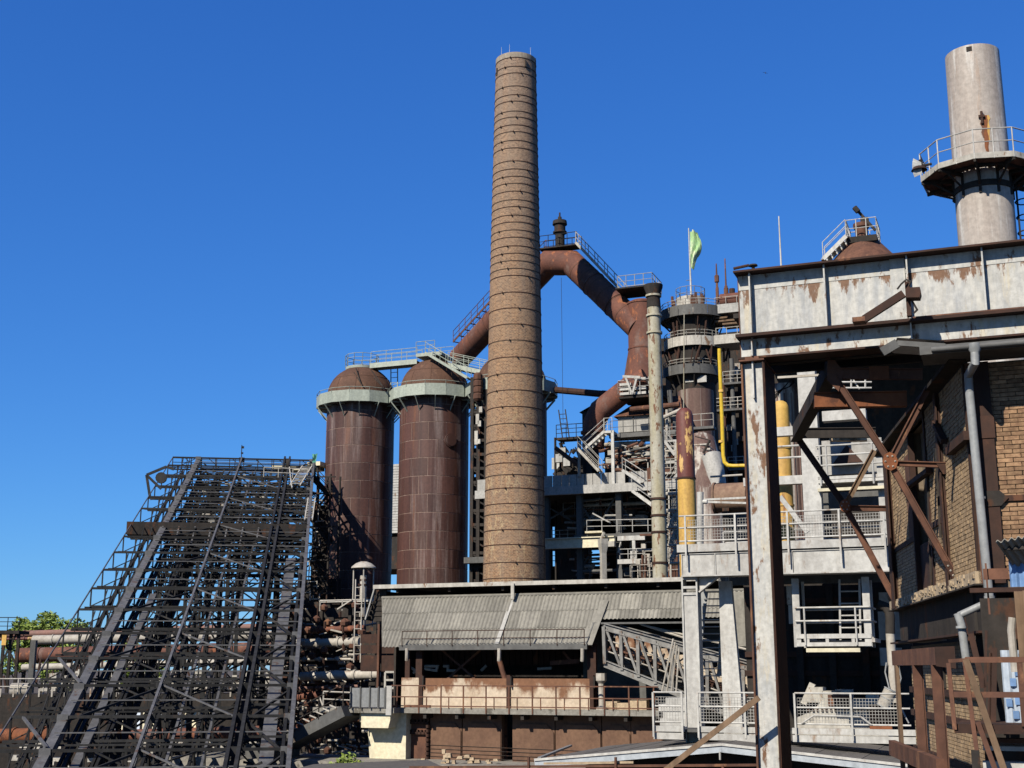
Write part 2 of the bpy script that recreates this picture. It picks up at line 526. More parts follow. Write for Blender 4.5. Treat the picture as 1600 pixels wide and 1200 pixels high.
def chimney_brick():
    m = bpy.data.materials.new('chimney_brick')
    m.use_nodes = True
    nt = m.node_tree
    N, Lk = nt.nodes.new, nt.links.new
    bs = nt.nodes['Principled BSDF']
    bs.inputs['Roughness'].default_value = 0.92
    bs.inputs['Specular IOR Level'].default_value = 0.15
    tc = N('ShaderNodeTexCoord')
    sp = N('ShaderNodeSeparateXYZ'); Lk(tc.outputs['Object'], sp.inputs[0])
    at = N('ShaderNodeMath'); at.operation = 'ARCTAN2'; Lk(sp.outputs[1], at.inputs[0]); Lk(sp.outputs[0], at.inputs[1])
    mu = N('ShaderNodeMath'); mu.operation = 'MULTIPLY'; mu.inputs[1].default_value = 2.2; Lk(at.outputs[0], mu.inputs[0])
    cb = N('ShaderNodeCombineXYZ'); Lk(mu.outputs[0], cb.inputs[0]); Lk(sp.outputs[2], cb.inputs[1])
    bt = N('ShaderNodeTexBrick')
    bt.inputs['Scale'].default_value = 1.0
    bt.inputs['Brick Width'].default_value = 0.24
    bt.inputs['Row Height'].default_value = 0.105
    bt.inputs['Mortar Size'].default_value = 0.012
    bt.inputs['Color1'].default_value = (0.098, 0.048, 0.028, 1)
    bt.inputs['Color2'].default_value = (0.205, 0.113, 0.06, 1)
    bt.inputs['Mortar'].default_value = (0.22, 0.17, 0.11, 1)
    Lk(cb.outputs[0], bt.inputs['Vector'])
    # speckle of odd bricks
    n1 = N('ShaderNodeTexNoise'); n1.inputs['Scale'].default_value = 6.5; n1.inputs['Detail'].default_value = 3
    n1.inputs['Roughness'].default_value = 0.7
    Lk(cb.outputs[0], n1.inputs['Vector'])
    r1 = N('ShaderNodeMapRange'); r1.inputs[1].default_value = 0.3; r1.inputs[2].default_value = 0.7
    r1.inputs[3].default_value = 0.62; r1.inputs[4].default_value = 1.36; Lk(n1.outputs[0], r1.inputs[0])
    sv = N('ShaderNodeVectorMath'); sv.operation = 'SCALE'; Lk(bt.outputs['Color'], sv.inputs[0]); Lk(r1.outputs[0], sv.inputs['Scale'])
    # big slow tone, greyer towards the top
    n2 = N('ShaderNodeTexNoise'); n2.inputs['Scale'].default_value = 0.5; n2.inputs['Detail'].default_value = 5
    Lk(cb.outputs[0], n2.inputs['Vector'])
    r2 = N('ShaderNodeMapRange'); r2.inputs[1].default_value = 0.38; r2.inputs[2].default_value = 0.68
    r2.inputs[4].default_value = 0.32
    Lk(n2.outputs[0], r2.inputs[0])
    mx = N('ShaderNodeMix'); mx.data_type = 'RGBA'; Lk(r2.outputs[0], mx.inputs[0]); Lk(sv.outputs[0], mx.inputs[6])
    mx.inputs[7].default_value = (0.14, 0.102, 0.074, 1)
    # pale repaired cracks: thin wandering lines
    n3 = N('ShaderNodeTexNoise'); n3.inputs['Scale'].default_value = 0.9; n3.inputs['Detail'].default_value = 6
    mp = N('ShaderNodeMapping'); mp.inputs['Scale'].default_value = (1.0, 0.33, 1); Lk(cb.outputs[0], mp.inputs['Vector'])
    Lk(mp.outputs[0], n3.inputs['Vector'])
    ab = N('ShaderNodeMath'); ab.operation = 'SUBTRACT'; ab.inputs[1].default_value = 0.5; Lk(n3.outputs[0], ab.inputs[0])
    ab2 = N('ShaderNodeMath'); ab2.operation = 'ABSOLUTE'; Lk(ab.outputs[0], ab2.inputs[0])
    r3 = N('ShaderNodeMapRange'); r3.inputs[1].default_value = 0.0; r3.inputs[2].default_value = 0.010
    r3.inputs[3].default_value = 0.85; r3.inputs[4].default_value = 0.0; Lk(ab2.outputs[0], r3.inputs[0])
    zr = N('ShaderNodeMapRange'); zr.inputs[1].default_value = 34; zr.inputs[2].default_value = 24; Lk(sp.outputs[2], zr.inputs[0])
    mm = N('ShaderNodeMath'); mm.operation = 'MULTIPLY'; Lk(r3.outputs[0], mm.inputs[0]); Lk(zr.outputs[0], mm.inputs[1])
    m2 = N('ShaderNodeMix'); m2.data_type = 'RGBA'; Lk(mm.outputs[0], m2.inputs[0]); Lk(mx.outputs[2], m2.inputs[6])
    m2.inputs[7].default_value = (0.30, 0.23, 0.13, 1)
    # grey run-off streaks, and soot on the upper shaft
    n4 = N('ShaderNodeTexNoise'); n4.inputs['Scale'].default_value = 1.6; n4.inputs['Detail'].default_value = 6
    mp4 = N('ShaderNodeMapping'); mp4.inputs['Scale'].default_value = (1.0, 0.05, 1); Lk(cb.outputs[0], mp4.inputs['Vector'])
    Lk(mp4.outputs[0], n4.inputs['Vector'])
    r4 = N('ShaderNodeMapRange'); r4.inputs[1].default_value = 0.42; r4.inputs[2].default_value = 0.7
    r4.inputs[4].default_value = 0.4; Lk(n4.outputs[0], r4.inputs[0])
    m3 = N('ShaderNodeMix'); m3.data_type = 'RGBA'; Lk(r4.outputs[0], m3.inputs[0]); Lk(m2.outputs[2], m3.inputs[6])
    m3.inputs[7].default_value = (0.135, 0.112, 0.09, 1)
    zs_ = N('ShaderNodeMapRange'); zs_.inputs[1].default_value = 34; zs_.inputs[2].default_value = 62; zs_.inputs[4].default_value = 0.62
    Lk(sp.outputs[2], zs_.inputs[0])
    m4 = N('ShaderNodeMix'); m4.data_type = 'RGBA'; Lk(zs_.outputs[0], m4.inputs[0]); Lk(m3.outputs[2], m4.inputs[6])
    gs_ = N('ShaderNodeVectorMath'); gs_.operation = 'SCALE'; gs_.inputs['Scale'].default_value = 1.0
    sc4 = N('ShaderNodeHueSaturation'); sc4.inputs['Saturation'].default_value = 0.62; sc4.inputs['Value'].default_value = 0.95
    Lk(m3.outputs[2], sc4.inputs['Color']); Lk(sc4.outputs[0], m4.inputs[7])
    Lk(m4.outputs[2], bs.inputs['Base Color'])
    bp = N('ShaderNodeBump'); bp.inputs['Strength'].default_value = 0.35; bp.inputs['Distance'].default_value = 0.05
    Lk(r1.outputs[0], bp.inputs['Height']); Lk(bp.outputs[0], bs.inputs['Normal'])
    return m
M['chimney'] = chimney_brick()
# ================================================================== the setting
gmb = MB()
gmb.add([(-2500, -60, 0), (2500, -60, 0), (2500, 4000, 0), (-2500, 4000, 0)], [(0, 1, 2, 3)])
structure('ground', gmb, M['ground'])

# ================================================================== brick chimney
CY = 97.0
axis = W(802.5, 905, CY)
ch = Th('brick_chimney', 'tall tapering round brick chimney banded with dark iron hoops', 'chimney', axis, 0, to_ground=True)
def half_at(py, halfpx):
    p = W(802.5, py, CY)
    D = p.y * CP + (p.z - CAMZ) * SP
    return halfpx * D / FPX, p.z
prof = [half_at(905, 49.0), half_at(660, 44.2), half_at(385, 38.3), half_at(100, 31.3)]
def ch_r(z):
    P = prof
    for a, b in zip(P, P[1:]):
        if z <= b[1] or b is P[-1]:
            k = (z - a[1]) / (b[1] - a[1])
            return a[0] + (b[0] - a[0]) * k
def ch_z(py):
    z = W(802.5, py, CY - 2).z
    for _ in range(4):
        z = W(802.5, py, CY - ch_r(z)).z
    return z
ztop = ch_z(81)
mb = MB()
zs = [0, 6, 10, 14, 18, 22, 26, 30, 34, 38, 42, 46, 50, 54, ztop - 0.5]
zs = [z for z in zs if z < ztop - 0.4] + [ztop - 0.45]
mb.lathe([(ch_r(z), z) for z in zs], 64)
ch.part('shaft', mb, M['chimney'])
rt = ch_r(ztop)
mb = MB().lathe([(rt * 0.99, ztop - 0.6), (rt + 0.02, ztop - 0.45), (rt + 0.02, ztop), (rt - 0.35, ztop + 0.03), (rt - 0.35, ztop - 3)], 64)
mat_cap = mat('chimney_cap_mortar', (0.40, 0.35, 0.28), (0.3, 0.25, 0.2), None, 0, 2, rough=0.95)
ch.part('cap', mb, mat_cap)
ch.o.rotation_euler = (0, R(0.2), 0)
hoops = [89.4, 103.4, 113.6, 134, 147.7, 157.9, 173.3, 182.7, 194.9, 205.4, 219.1, 230.8, 251.2, 263.7, 275.1, 286.2, 298.4, 311.8, 322.6, 335.7,
         346.8, 359, 370.5, 383.9, 395.3, 407, 419, 430, 456, 481, 506, 531, 557.6, 583, 608.8, 634.7, 661.2, 687.4, 705.4, 722.9, 741.2, 762.2, 786.4, 802.2, 827.2, 850.6, 878.3, 903]
for i, py in enumerate(hoops):
    z = ch_z(py)
    r = ch_r(z)
    mb = MB().ring(r - 0.03, r + 0.03, z - 0.028, z + 0.028, 48)
    h = ch.part('hoop', mb, M['rustdark'])
    a = R(-90 + rnd.uniform(-45, 45))
    mb = MB()
    aa = a
    mb.bar((math.cos(aa) * (r + 0.07), math.sin(aa) * (r + 0.07), z - 0.055), (math.cos(aa) * (r + 0.07), math.sin(aa) * (r + 0.07), z + 0.055), 0.22, 0.06)
    ch.part('hoop_lock', mb, M['rustdark'], parent=h)
for a in (-140, -110, -40):
    x, y = math.cos(R(a)) * (rt - 0.1), math.sin(R(a)) * (rt - 0.1)
    ch.part('lightning_rod', MB().tube((x, y, ztop - 0.2), (x, y, ztop + 0.75), 0.02, 0.01, 5), M['zinc'])
mb = MB()
for a, z in ((-158, ch_z(103)), (-62, ch_z(97))):
    x, y = math.cos(R(a)), math.sin(R(a))
    mb.bar((x * (rt + 0.02), y * (rt + 0.02), z - 0.35), (x * (rt + 0.02), y * (rt + 0.02), z + 0.25), 0.3, 0.12)
ch.part('flue_hatch', mb, M['black'])
# conductor wire down the right-hand side
ch.part('conductor_wire', MB().path([(math.cos(R(-20)) * (ch_r(z) + 0.07), math.sin(R(-20)) * (ch_r(z) + 0.07), z) for z in (4, 20, 36, 50, ztop)], 0.02, 4), M['black'])

# ================================================================== hot-blast stoves
SA, SB = V(math.cos(GA), -math.sin(GA), 0), V(math.sin(GA), math.cos(GA), 0)
s1 = W(557, 900, 118)
SR = 107 / 2 * (118 * CP + 10 * SP) / FPX
s2 = s1 + SA * 7.6
s3 = s2 + SA * 7.6
zg1 = W(557, 628, 118 - SR).z             # gallery floor
def plate_mesh(r, h, n, skew=0.0):
    """one slightly proud curved shell plate"""
    m = MB()
    a = 2 * PI / n
    g = 0.03
    vs = []
    for k in range(5):
        t = -a / 2 + a * k / 4
        t *= 0.968
        for rr, z in ((r - 0.04, g), (r + 0.02, g), (r + 0.02, h - g), (r - 0.04, h - g)):
            vs.append((rr * math.cos(t), rr * math.sin(t), z))
    fs = []
    for k in range(4):
        for j in range(4):
            fs.append((k * 4 + j, k * 4 + 4 + j, k * 4 + 4 + (j + 1) % 4, k * 4 + (j + 1) % 4))
    fs += [(3, 2, 1, 0), (16, 17, 18, 19)]
    m.add(vs, fs)
    me = m.mesh('shell_plate')
    me.materials.append(M['stove'])
    smooth_mesh(me)
    return me
PH, PN = 1.62, 12
stove_plate = plate_mesh(SR, PH, PN)
stove_gallery = {}
def stove(loc, label, first, gdrop):
    t = Th('hot_blast_stove', label, 'hot-blast stove', loc, GR, 'hot-blast stoves in a row', to_ground=True)
    zt = zg1 + 0.9
    t.part('shell', MB().lathe([(SR - 0.005, 0), (SR - 0.005, zt)], 64), M['seam'])
    rows = int(zt / PH)
    z = zt - rows * PH
    for k in range(rows):
        for i in range(PN):
            a = 2 * PI * (i + 0.5 * (k % 2)) / PN
            p = share('shell_plate', stove_plate, t.o, (0, 0, z + k * PH), (0, 0, a))
    # dome: plated cap
    dr = SR + 0.04
    pr = [(dr * math.cos(R(a)), zt + dr * 0.98 * math.sin(R(a))) for a in (0, 8, 16, 24, 32, 40, 48, 56, 64, 72, 80, 88)]
    dome = t.part('dome', MB().lathe([(dr, zt - 0.3)] + pr, 48, capt=True), M['dome'])
    mb = MB()
    for lat in (2, 34, 62):
        rr, zz = dr * math.cos(R(lat)), zt + dr * 0.98 * math.sin(R(lat))
        mb.ring(rr - 0.05, rr + 0.02, zz - 0.02, zz + 0.02, 48)
    for i in range(10):
        a = 2 * PI * i / 10
        lat0, lat1 = (2, 34) if i % 2 else (2, 62)
        pts = [((dr + 0.005) * math.cos(R(l)) * math.cos(a), (dr + 0.005) * math.cos(R(l)) * math.sin(a), zt + (dr + 0.005) * 0.98 * math.sin(R(l))) for l in range(lat0, lat1 + 1, 8)]
        mb.path(pts, 0.02, 4)
    t.part('dome_seam', mb, M['dome'], parent=dome)
    # gallery
    gr = SR + 1.0
    zf = zg1 + gdrop
    t.part('gallery_floor', MB().ring(SR + 0.03, gr, zf - 0.06, zf, 14), M['darkgrey'])
    gm = MB()
    n = 14
    for i in range(n):
        a = 2 * PI * (i + 0.5) / n
        c, s_ = math.cos(a), math.sin(a)
        bm = MB().bar((gr * c, gr * s_, zf - 0.08), (SR * c, SR * s_, zf - 1.25), 0.07, 0.1)
        bm.bar((gr * c, gr * s_, zf - 0.12), (SR * c, SR * s_, zf - 0.12), 0.07, 0.12)
        t.part('gallery_bracket', bm, M['palegreen'])
    for i in range(n):
        a, b = 2 * PI * i / n, 2 * PI * (i + 1) / n
        m = MB()
        p, q = V(gr * math.cos(a), gr * math.sin(a), zf), V(gr * math.cos(b), gr * math.sin(b), zf)
        m.bar(p + V(0, 0, 0.45), q + V(0, 0, 0.45), 0.03, 1.05)
        t.part('gallery_skirt', m, M['palegreen'])
    m = MB()
    m.rail([(gr * math.cos(2 * PI * i / n), gr * math.sin(2 * PI * i / n), zf + 0.75) for i in range(n + 1)], 0.5, 0, 5, 0.03)
    t.part('gallery_rail', m, M['palegreen'])
    return t
T1 = stove(s1, 'dark rust-brown domed stove tower nearest the black ore incline', True, 0)
T2 = stove(s2, 'streaked reddish-brown domed stove tower between its twin and the brick chimney', False, 0)
T3 = stove(s3, 'shaded domed stove tower mostly hidden behind the brick chimney', False, 0)
# round cover on the second stove
pa = T2.M @ (CAM - T2.loc)
ang = math.atan2(pa.y, pa.x) + R(28)
c, s_ = math.cos(ang), math.sin(ang)
zc = W(712, 687, s2.y - SR).z
hatch = MB()
hatch.tube((c * (SR - 0.1), s_ * (SR - 0.1), zc), (c * (SR + 0.12), s_ * (SR + 0.12), zc), 0.62, n=20)
hatch.tube((c * (SR + 0.1), s_ * (SR + 0.1), zc), (c * (SR + 0.18), s_ * (SR + 0.18), zc), 0.5, n=20)
T2.part('inspection_cover', hatch, M['stove'])
# struts on the first dome
m = MB()
for px0, py0, px1, py1 in ((556, 575, 564, 600), (553, 582, 566, 602), (580, 578, 598, 603), (584, 590, 600, 606)):
    a, b = T1.at(px0, py0, -SR * 0.75), T1.at(px1, py1, -SR * 0.95)
    m.tube(a, b, 0.05, n=5)
T1.part('dome_strut', m, M['black'])

# walkway on top of the domes
wk = Th('dome_walkway', 'pale green railed walkway and stairs running over the stove domes', 'walkway', s1 + V(0, 0, 0), GR, to_ground=True)
zt = zg1 + 0.9
zw = wk.at(560, 569, -1.6).z
def dome_platform(cx, r, z, n=10):
    m = MB().lathe([(r - 0.1, z - 0.5), (r, z - 0.05), (r, z), (0.02, z)], 16, (cx, 0, 0))
    wk.part('round_platform', m, M['palegreen'])
    rm = MB().rail([(cx + r * math.cos(2 * PI * i / 12), r * math.sin(2 * PI * i / 12), z) for i in range(13)], 1.15, 2, 3, 0.03)
    wk.part('platform_railing', rm, M['palegreen'])
dome_platform(0, 1.55, zw)
xs = [wk.at(578, 570, -1.0).x, wk.at(652, 560, -1.0).x]
zw2 = wk.at(652, 556, -1.0).z
m = MB()
m.box(1.4, xs[1], -1.1, -1.04, zw - 0.35, zw + 0.12).box(1.4, xs[1], 0.04, 0.1, zw - 0.35, zw + 0.12).box(1.4, xs[1], -1.03, 0.03, zw - 0.1, zw - 0.04)
wk.part('walkway_beam', m, M['palegreen'])
m = MB().rail([(1.5, -1.07, zw), (xs[1], -1.07, zw)], 1.2, 2, 1.5, 0.03).rail([(1.5, 0.07, zw), (xs[1], 0.07, zw)], 1.2, 2, 1.5, 0.03)
wk.part('walkway_railing', m, M['palegreen'])
# raised landing over stove two with stairs down to the right
xl0, xl1 = wk.at(650, 550, -1.5).x, wk.at(690, 550, -1.5).x
zl = wk.at(657, 552, -1.5).z
m = MB().box(xl0, xl1, -1.5, 1.2, zl - 0.3, zl)
wk.part('landing', m, M['palegreen'])
wk.part('landing_railing', MB().rail([(xl0, -1.5, zl), (xl1 - 0.7, -1.5, zl)], 1.1, 2, 1.2, 0.03).rail([(xl0, 1.2, zl), (xl1, 1.2, zl)], 1.1, 2, 1.2, 0.03), M['palegreen'])
pe = wk.at(733, 592, -3.2)
ps = wk.at(668, 553, -2.0)
wk.part('stairs', MB().stair(pe, ps, 1.0, (0, 1, 0.0), 0.22), M['palegreen'])
p0, p1 = wk.at(700, 570, -1.0), wk.at(800, 592, -1.0)
m = MB().bar(p0, p1, 0.06, 0.4)
m.bar(p0 + V(0, 1.1, 0), p1 + V(0, 1.1, 0), 0.06, 0.4).bar(p0 + V(0, .55, 0), p1 + V(0, .55, 0), 1.0, 0.05)
wk.part('walkway_beam', m, M['palegreen'])
wk.part('walkway_railing', MB().rail([p0, p1], 1.2, 2, 1.6, 0.03).rail([p0 + V(0, 1.1, 0), p1 + V(0, 1.1, 0)], 1.2, 2, 1.6, 0.03), M['palegreen'])
la, lb = wk.at(616, 606, 0.4), wk.at(616, 574, 0.4)
m = MB().ladder(la, lb, 0.7, (1, 0, 0), 0.45, 0.04)
wk.part('ladder', m, M['palegreen'])

# pale building glimpsed between the two stoves
pb = Th('pale_clad_hall', 'white clad hall glimpsed in the gap between the two stoves', 'building', W(600, 838, 150), GR, to_ground=True)
a, b = pb.at(560, 835), pb.at(660, 722)
m = MB()
n = 26
for i in range(n):
    z0 = a.z + (b.z - a.z) * i / n
    z1 = a.z + (b.z - a.z) * (i + 0.86) / n
    m.box(a.x, b.x, 0.0, 0.2, z0, z1)
pb.part('cladding', m, M['white'])
pb.part('wall', MB().box(a.x, b.x, 0.1, 9, a.z, b.z - 0.05), M['greyplate'])
pb.part('dark_beam', MB().box(a.x - 3, b.x + 2, -0.3, 8, a.z - 4.2, a.z - 0.5), M['black'])
for x in (a.x + 0.6, b.x - 0.8):
    pb.part('leg', MB().box(x, x + 0.8, 1, 2, 0, a.z - 4.25), M['black'])

# ================================================================== gas main (downcomer)
dm = Th('gas_downcomer', 'huge rusty gas pipe bent like a roof ridge behind the chimney', 'pipe', W(1003, 560, 104), GR)
# own plane of the right leg at local y=0; the left leg recedes
top_r = dm.at(893, 411, 2.2)
top_l = dm.at(858, 411, 2.2)
low = dm.at(992, 506, 0)
Dd = 108 * CP + 32 * SP
PRR = 39.5 / 2 * Dd / FPX
pl = dm.w(W(718, 560, 124))
pre = top_l.lerp(pl, 0.02)
m = MB().path([low + (low - top_r).normalized() * 0.6, top_r, top_l, pl], PRR, 28)
dm.part('pipe', m, M['rustpipe'])
for p_, q_, n_ in ((top_r, low, 7), (top_l, pl, 9)):
    for i in range(1, n_):
        c = p_.lerp(q_, i / n_)
        d = (q_ - p_).normalized()
        dm.part('weld_seam', MB().tube(c - d * 0.04, c + d * 0.04, PRR + 0.018, n=28, cap=False), M['rust'])
for k in (0.36, 0.7):
    c = top_r.lerp(low, k)
    d = (low - top_r).normalized()
    dm.part('flange', MB().tube(c - d * 0.05, c + d * 0.05, PRR + 0.05, n=28), M['rustpipe'])
for k in (0.3, 0.6):
    c = top_l.lerp(pl, k)
    d = (pl - top_l).normalized()
    dm.part('flange', MB().tube(c - d * 0.06, c + d * 0.06, PRR + 0.07, n=28), M['rustpipe'])
# vertical pot
pot_c = dm.at(1003, 500, 0)
zp1, zp0, zp2 = dm.at(1003, 463, -1.3).z, dm.at(1003, 540, -1.3).z, dm.at(1003, 590, -1.3).z
pr_ = 21 * Dd / FPX
m = MB().lathe([(pr_ * 1.2, zp2 - 0.4), (pr_ * 1.42, zp2), (pr_, zp0), (pr_, zp1 - 0.3), (pr_ * 0.7, zp1), (0.02, zp1)], 28, (pot_c.x, 0, 0))
dm.part('vessel', m, M['rustpipe'])
m = MB().ring(pr_ * 0.98, pr_ + 0.06, zp0 - 0.06, zp0 + 0.06, 28, c=(pot_c.x, 0, 0)).ring(pr_ * 0.98, pr_ + 0.06, zp1 - 0.35, zp1 - 0.2, 28, c=(pot_c.x, 0, 0))
dm.part('flange', m, M['rustpipe'])
# walkway with stairs on the ridge
zr = top_l.z + PRR
m = MB()
xa, xb = dm.at(846, 390, 2.2).x, dm.at(905, 390, 2.2).x
m.box(xa, xb, 1.5, 2.9, zr + 0.05, zr + 0.16)
dm.part('ridge_platform', m, M['black'])
m = MB().rail([(xa, 1.5, zr + 0.16), (xb, 1.5, zr + 0.16)], 1.1, 1, 1.0, 0.035).rail([(xa, 2.9, zr + 0.16), (xb, 2.9, zr + 0.16)], 1.1, 1, 1.0, 0.035)
dm.part('ridge_railing', m, M['incline'])
d = (low - top_r).normalized()
nrm = V(-d.z, 0, d.x)
if nrm.z < 0:
    nrm = -nrm
q0 = V(xb, 1.7, zr + 0.16)
q1 = dm.at(978, 462, 1.0)
m = MB().stair(q1, q0, 0.9, (0, 1, 0), 0.25, 1.0, 0.06, 0.035)
dm.part('ridge_stairs', m, M['whitedirty'])
m = MB().box(q1.x - 0.2, q1.x + 3.0, -1.5, 1.5, q1.z - 0.12, q1.z)
dm.part('pot_platform', m, M['black'])
dm.part('pot_railing', MB().rail([(q1.x, -1.5, q1.z), (q1.x + 3.0, -1.5, q1.z), (q1.x + 3, 1.5, q1.z), (q1.x, 1.5, q1.z)], 1.0, 1, 0.8, 0.035), M['zinc'])
# stairs on the left leg
dl = (pl - top_l).normalized()
off = V(0, 0, PRR * 1.35)
m = MB().stair(pl + off + V(0, -0.6, 0), top_l.lerp(pl, 0.05) + off + V(0, -0.6, 0), 1.0, (0.6, 1, 0), 0.35, 1.1, 0.06, 0.035)
dm.part('leg_stairs', m, M['rust'])
# relief stack on the ridge
ps = dm.at(875, 386, 2.2)
m = MB().lathe([(0.42, zr), (0.42, zr + 1.5), (0.62, zr + 1.55), (0.62, zr + 1.7), (0.5, zr + 1.75), (0.5, zr + 2.3), (0.66, zr + 2.35), (0.62, zr + 2.7), (0.2, zr + 2.75), (0.16, zr + 3.1), (0.02, zr + 3.12)], 18, (ps.x, 2.2, 0))
m.tube((ps.x, 2.2, zr + 3.0), (ps.x, 2.2, zr + 3.5), 0.08, n=6)
dm.part('relief_stack', m, M['black'])
# hanging rope
a = dm.at(877, 434, 2.2)
dm.part('rope', MB().tube(a, a + V(0.05, 0, -13), 0.018, n=4), M['black'])

# lower pipe from the vessel down to the stock house
lp = Th('gas_outlet_pipe', 'bent rusty pipe dropping from the white valve platform to the deck', 'pipe', W(930, 690, 103), GR)
m = MB().path([lp.at(1010, 592, 0), lp.at(985, 604, 0), lp.at(938, 641, 0), lp.at(929, 660, 0), lp.at(927, 700, 0)], 17 * 107 / FPX, 20)
lp.part('pipe', m, M['rustpipe'])
for px, py in ((961, 616), (928, 662)):
    c = lp.at(px, py)
lp.part('flange', MB().ring(0.85, 1.08, lp.at(928, 676).z - 0.1, lp.at(928, 676).z + 0.1, 20, c=(lp.at(928, 676).x, 0, 0)), M['rustpipe'])

# valve platform
vp = Th('valve_platform', 'white railed valve platform with box girders under the rusty vessel', 'platform', W(966, 622, 100.6), GR)
a, b = vp.at(966, 620), vp.at(1034, 584)
w_ = b.x - a.x
H = b.z - a.z
for k in range(4):
    z0 = a.z + H * (0.08 + 0.24 * k)
    for j in range(3):
        if (k + j) % 4 == 3:
            continue
        vp.part('box_girder', MB().box(a.x + w_ * (0.03 + j * 0.33), a.x + w_ * (0.29 + j * 0.33), 0.05 + 0.1 * (j % 2), 0.5, z0, z0 + H * 0.13), M['white'])
vp.part('deck', MB().box(a.x, b.x, 0.1, 3.0, a.z - 0.15, a.z), M['black'])
m = MB()
p1, p2, p3 = vp.at(977, 588, -0.2), vp.at(995, 590, -0.2), vp.at(988, 616, -0.2)
m.bar(p1, p3, 0.16, 0.12, (0, 1, 0)).bar(p2, p3, 0.16, 0.12, (0, 1, 0)).bar(p1 + V(-.2, 0, 0), p2 + V(.3, 0, 0), 0.16, 0.2)
vp.part('v_frame', m, M['white'])
vp.part('railing', MB().rail([(a.x, 0, a.z + 0.2), (b.x, 0, a.z + 0.2)], 1.1, 1, 1.0, 0.03).rail([(a.x, 0, a.z + 0.2), (a.x, 2.5, a.z + 0.2)], 1.1, 1, 1.0, 0.03), M['white'])
vp.part('backing', MB().box(a.x + 0.1, b.x, 1.2, 2.8, a.z, b.z - 0.1), M['black'])

# black pipe strut between stove and pipe
p, q = W(853, 608, 112), W(968, 618, 105)
m = MB().tube(p, p.lerp(q, 0.78), 0.3, n=10)
solo('connecting_pipe', 'thin black horizontal pipe linking the hidden stove to the bent rusty pipe', 'pipe', m.tube(p.lerp(q, 0.78), q, 0.33, n=10), M['rustdark'])
# ================================================================== blast furnace head with ring galleries
bf = Th('blast_furnace', 'blast furnace head with stacked round grey galleries under the flagpole', 'blast furnace', W(1085, 700, 106), GR, to_ground=True)
PXM = (106 * CP + 26 * SP) / FPX          # metres per pixel here
fc = bf.at(1085, 540, 0)
FCX = fc.x
def zof(py, t=-2.5):
    return bf.at(1085, py, t).z
core_r = 31 * PXM
m = MB().lathe([(core_r, 6), (core_r, zof(592)), (core_r * 1.15, zof(586)), (core_r * 1.25, zof(560)), (core_r * 1.2, zof(500)), (core_r * 1.3, zof(490))], 32, (FCX, 0, 0))
bf.part('core', m, M['black'])
m = MB().lathe([(27 * PXM, 6), (27 * PXM, zof(606))], 32, (FCX + 4 * PXM, -1.0, 0), capt=True)
bf.part('shell', m, M['stripe'])
def gallery(py_t, py_b, rpx, mt, n, cx, nrail, py_rail, sag=2.2, kick=True):
    r = rpx * PXM
    zt, zb = zof(py_t, -r), zof(py_b, -r)
    fl = MB().ring(core_r * 0.9, r, zb, zb + 0.08, 36, c=(cx, 0, 0))
    bf.part('gallery_floor', fl, M['darkgrey'])
    for i in range(n):
        a, b = 2 * PI * i / n, 2 * PI * (i + 0.97) / n
        bf.part('gallery_panel', MB().ring(r - 0.03, r + 0.03, zb - 0.05, zt, 5, a, b, (cx, 0, 0)), mt)
    zr = zof(py_rail, -r)
    pts = [(cx + r * math.cos(2 * PI * i / 20), r * math.sin(2 * PI * i / 20), zt - 0.05) for i in range(21)]
    bf.part('gallery_railing', MB().rail(pts, zr - zt, 1, 1.6, 0.03), M['whitedirty'])
    for i in range(10):
        a = 2 * PI * i / 10
        c, s_ = math.cos(a), math.sin(a)
        bf.part('gallery_bracket', MB().bar((cx + r * 0.97 * c, r * 0.97 * s_, zb), (cx + core_r * c, core_r * s_, zb - 1.1), 0.1, 0.14), M['black'])
    return zb, zt, r
gallery(474, 489, 51, M['darkgrey'], 14, FCX, 20, 464)
gallery(523, 537, 45, M['whitedirty'], 12, FCX - 0.1, 18, 513)
gallery(567, 581, 44, M['darkgrey'], 12, FCX - 0.3, 18, 558)
# cupola
zc0, zc1 = zof(478, -1), zof(461, -1)
cx0 = FCX - 4 * PXM
bf.part('cupola', MB().lathe([(22 * PXM, zc0 - 1), (22 * PXM, zc1), (0.02, zc1)], 20, (cx0, 0, 0)), M['whitedirty'])
bf.part('cupola_railing', MB().rail([(cx0 + 23 * PXM * math.cos(2 * PI * i / 12), 23 * PXM * math.sin(2 * PI * i / 12), zc1 - 0.3) for i in range(13)], 1.1, 1, 1.2, 0.03), M['zinc'])
m = MB()
for i in range(9):
    x = cx0 - 1.5 + rnd.random() * 3.4
    m.tube((x, -1.9, zc0 - 0.3), (x + rnd.uniform(-.2, .2), -1.9, zc0 + rnd.uniform(0.3, 0.9)), 0.12, n=6)
bf.part('valve_cluster', m, M['rust'], kind='stuff')
# side bridges running right from the galleries
for pyt, pyb, mt in ((474, 488, 'greyplate'), (522, 536, 'whitedirty')):
    a, b = bf.at(1125, pyb, -1.4), bf.at(1186, pyt, -1.4)
    z0, z1 = zof(pyb, -2.5), zof(pyt, -2.5)
    m = MB().box(FCX + 2.0, b.x, -1.45, -1.38, z0, z1).box(FCX + 2.0, b.x, -1.38, 1.2, z0, z0 + 0.1)
    bf.part('bridge', m, M[mt])
    bf.part('bridge_railing', MB().rail([(FCX + 2.2, -1.42, z1), (b.x, -1.42, z1)], 0.6, 0, 1.0, 0.03), M['whitedirty'])
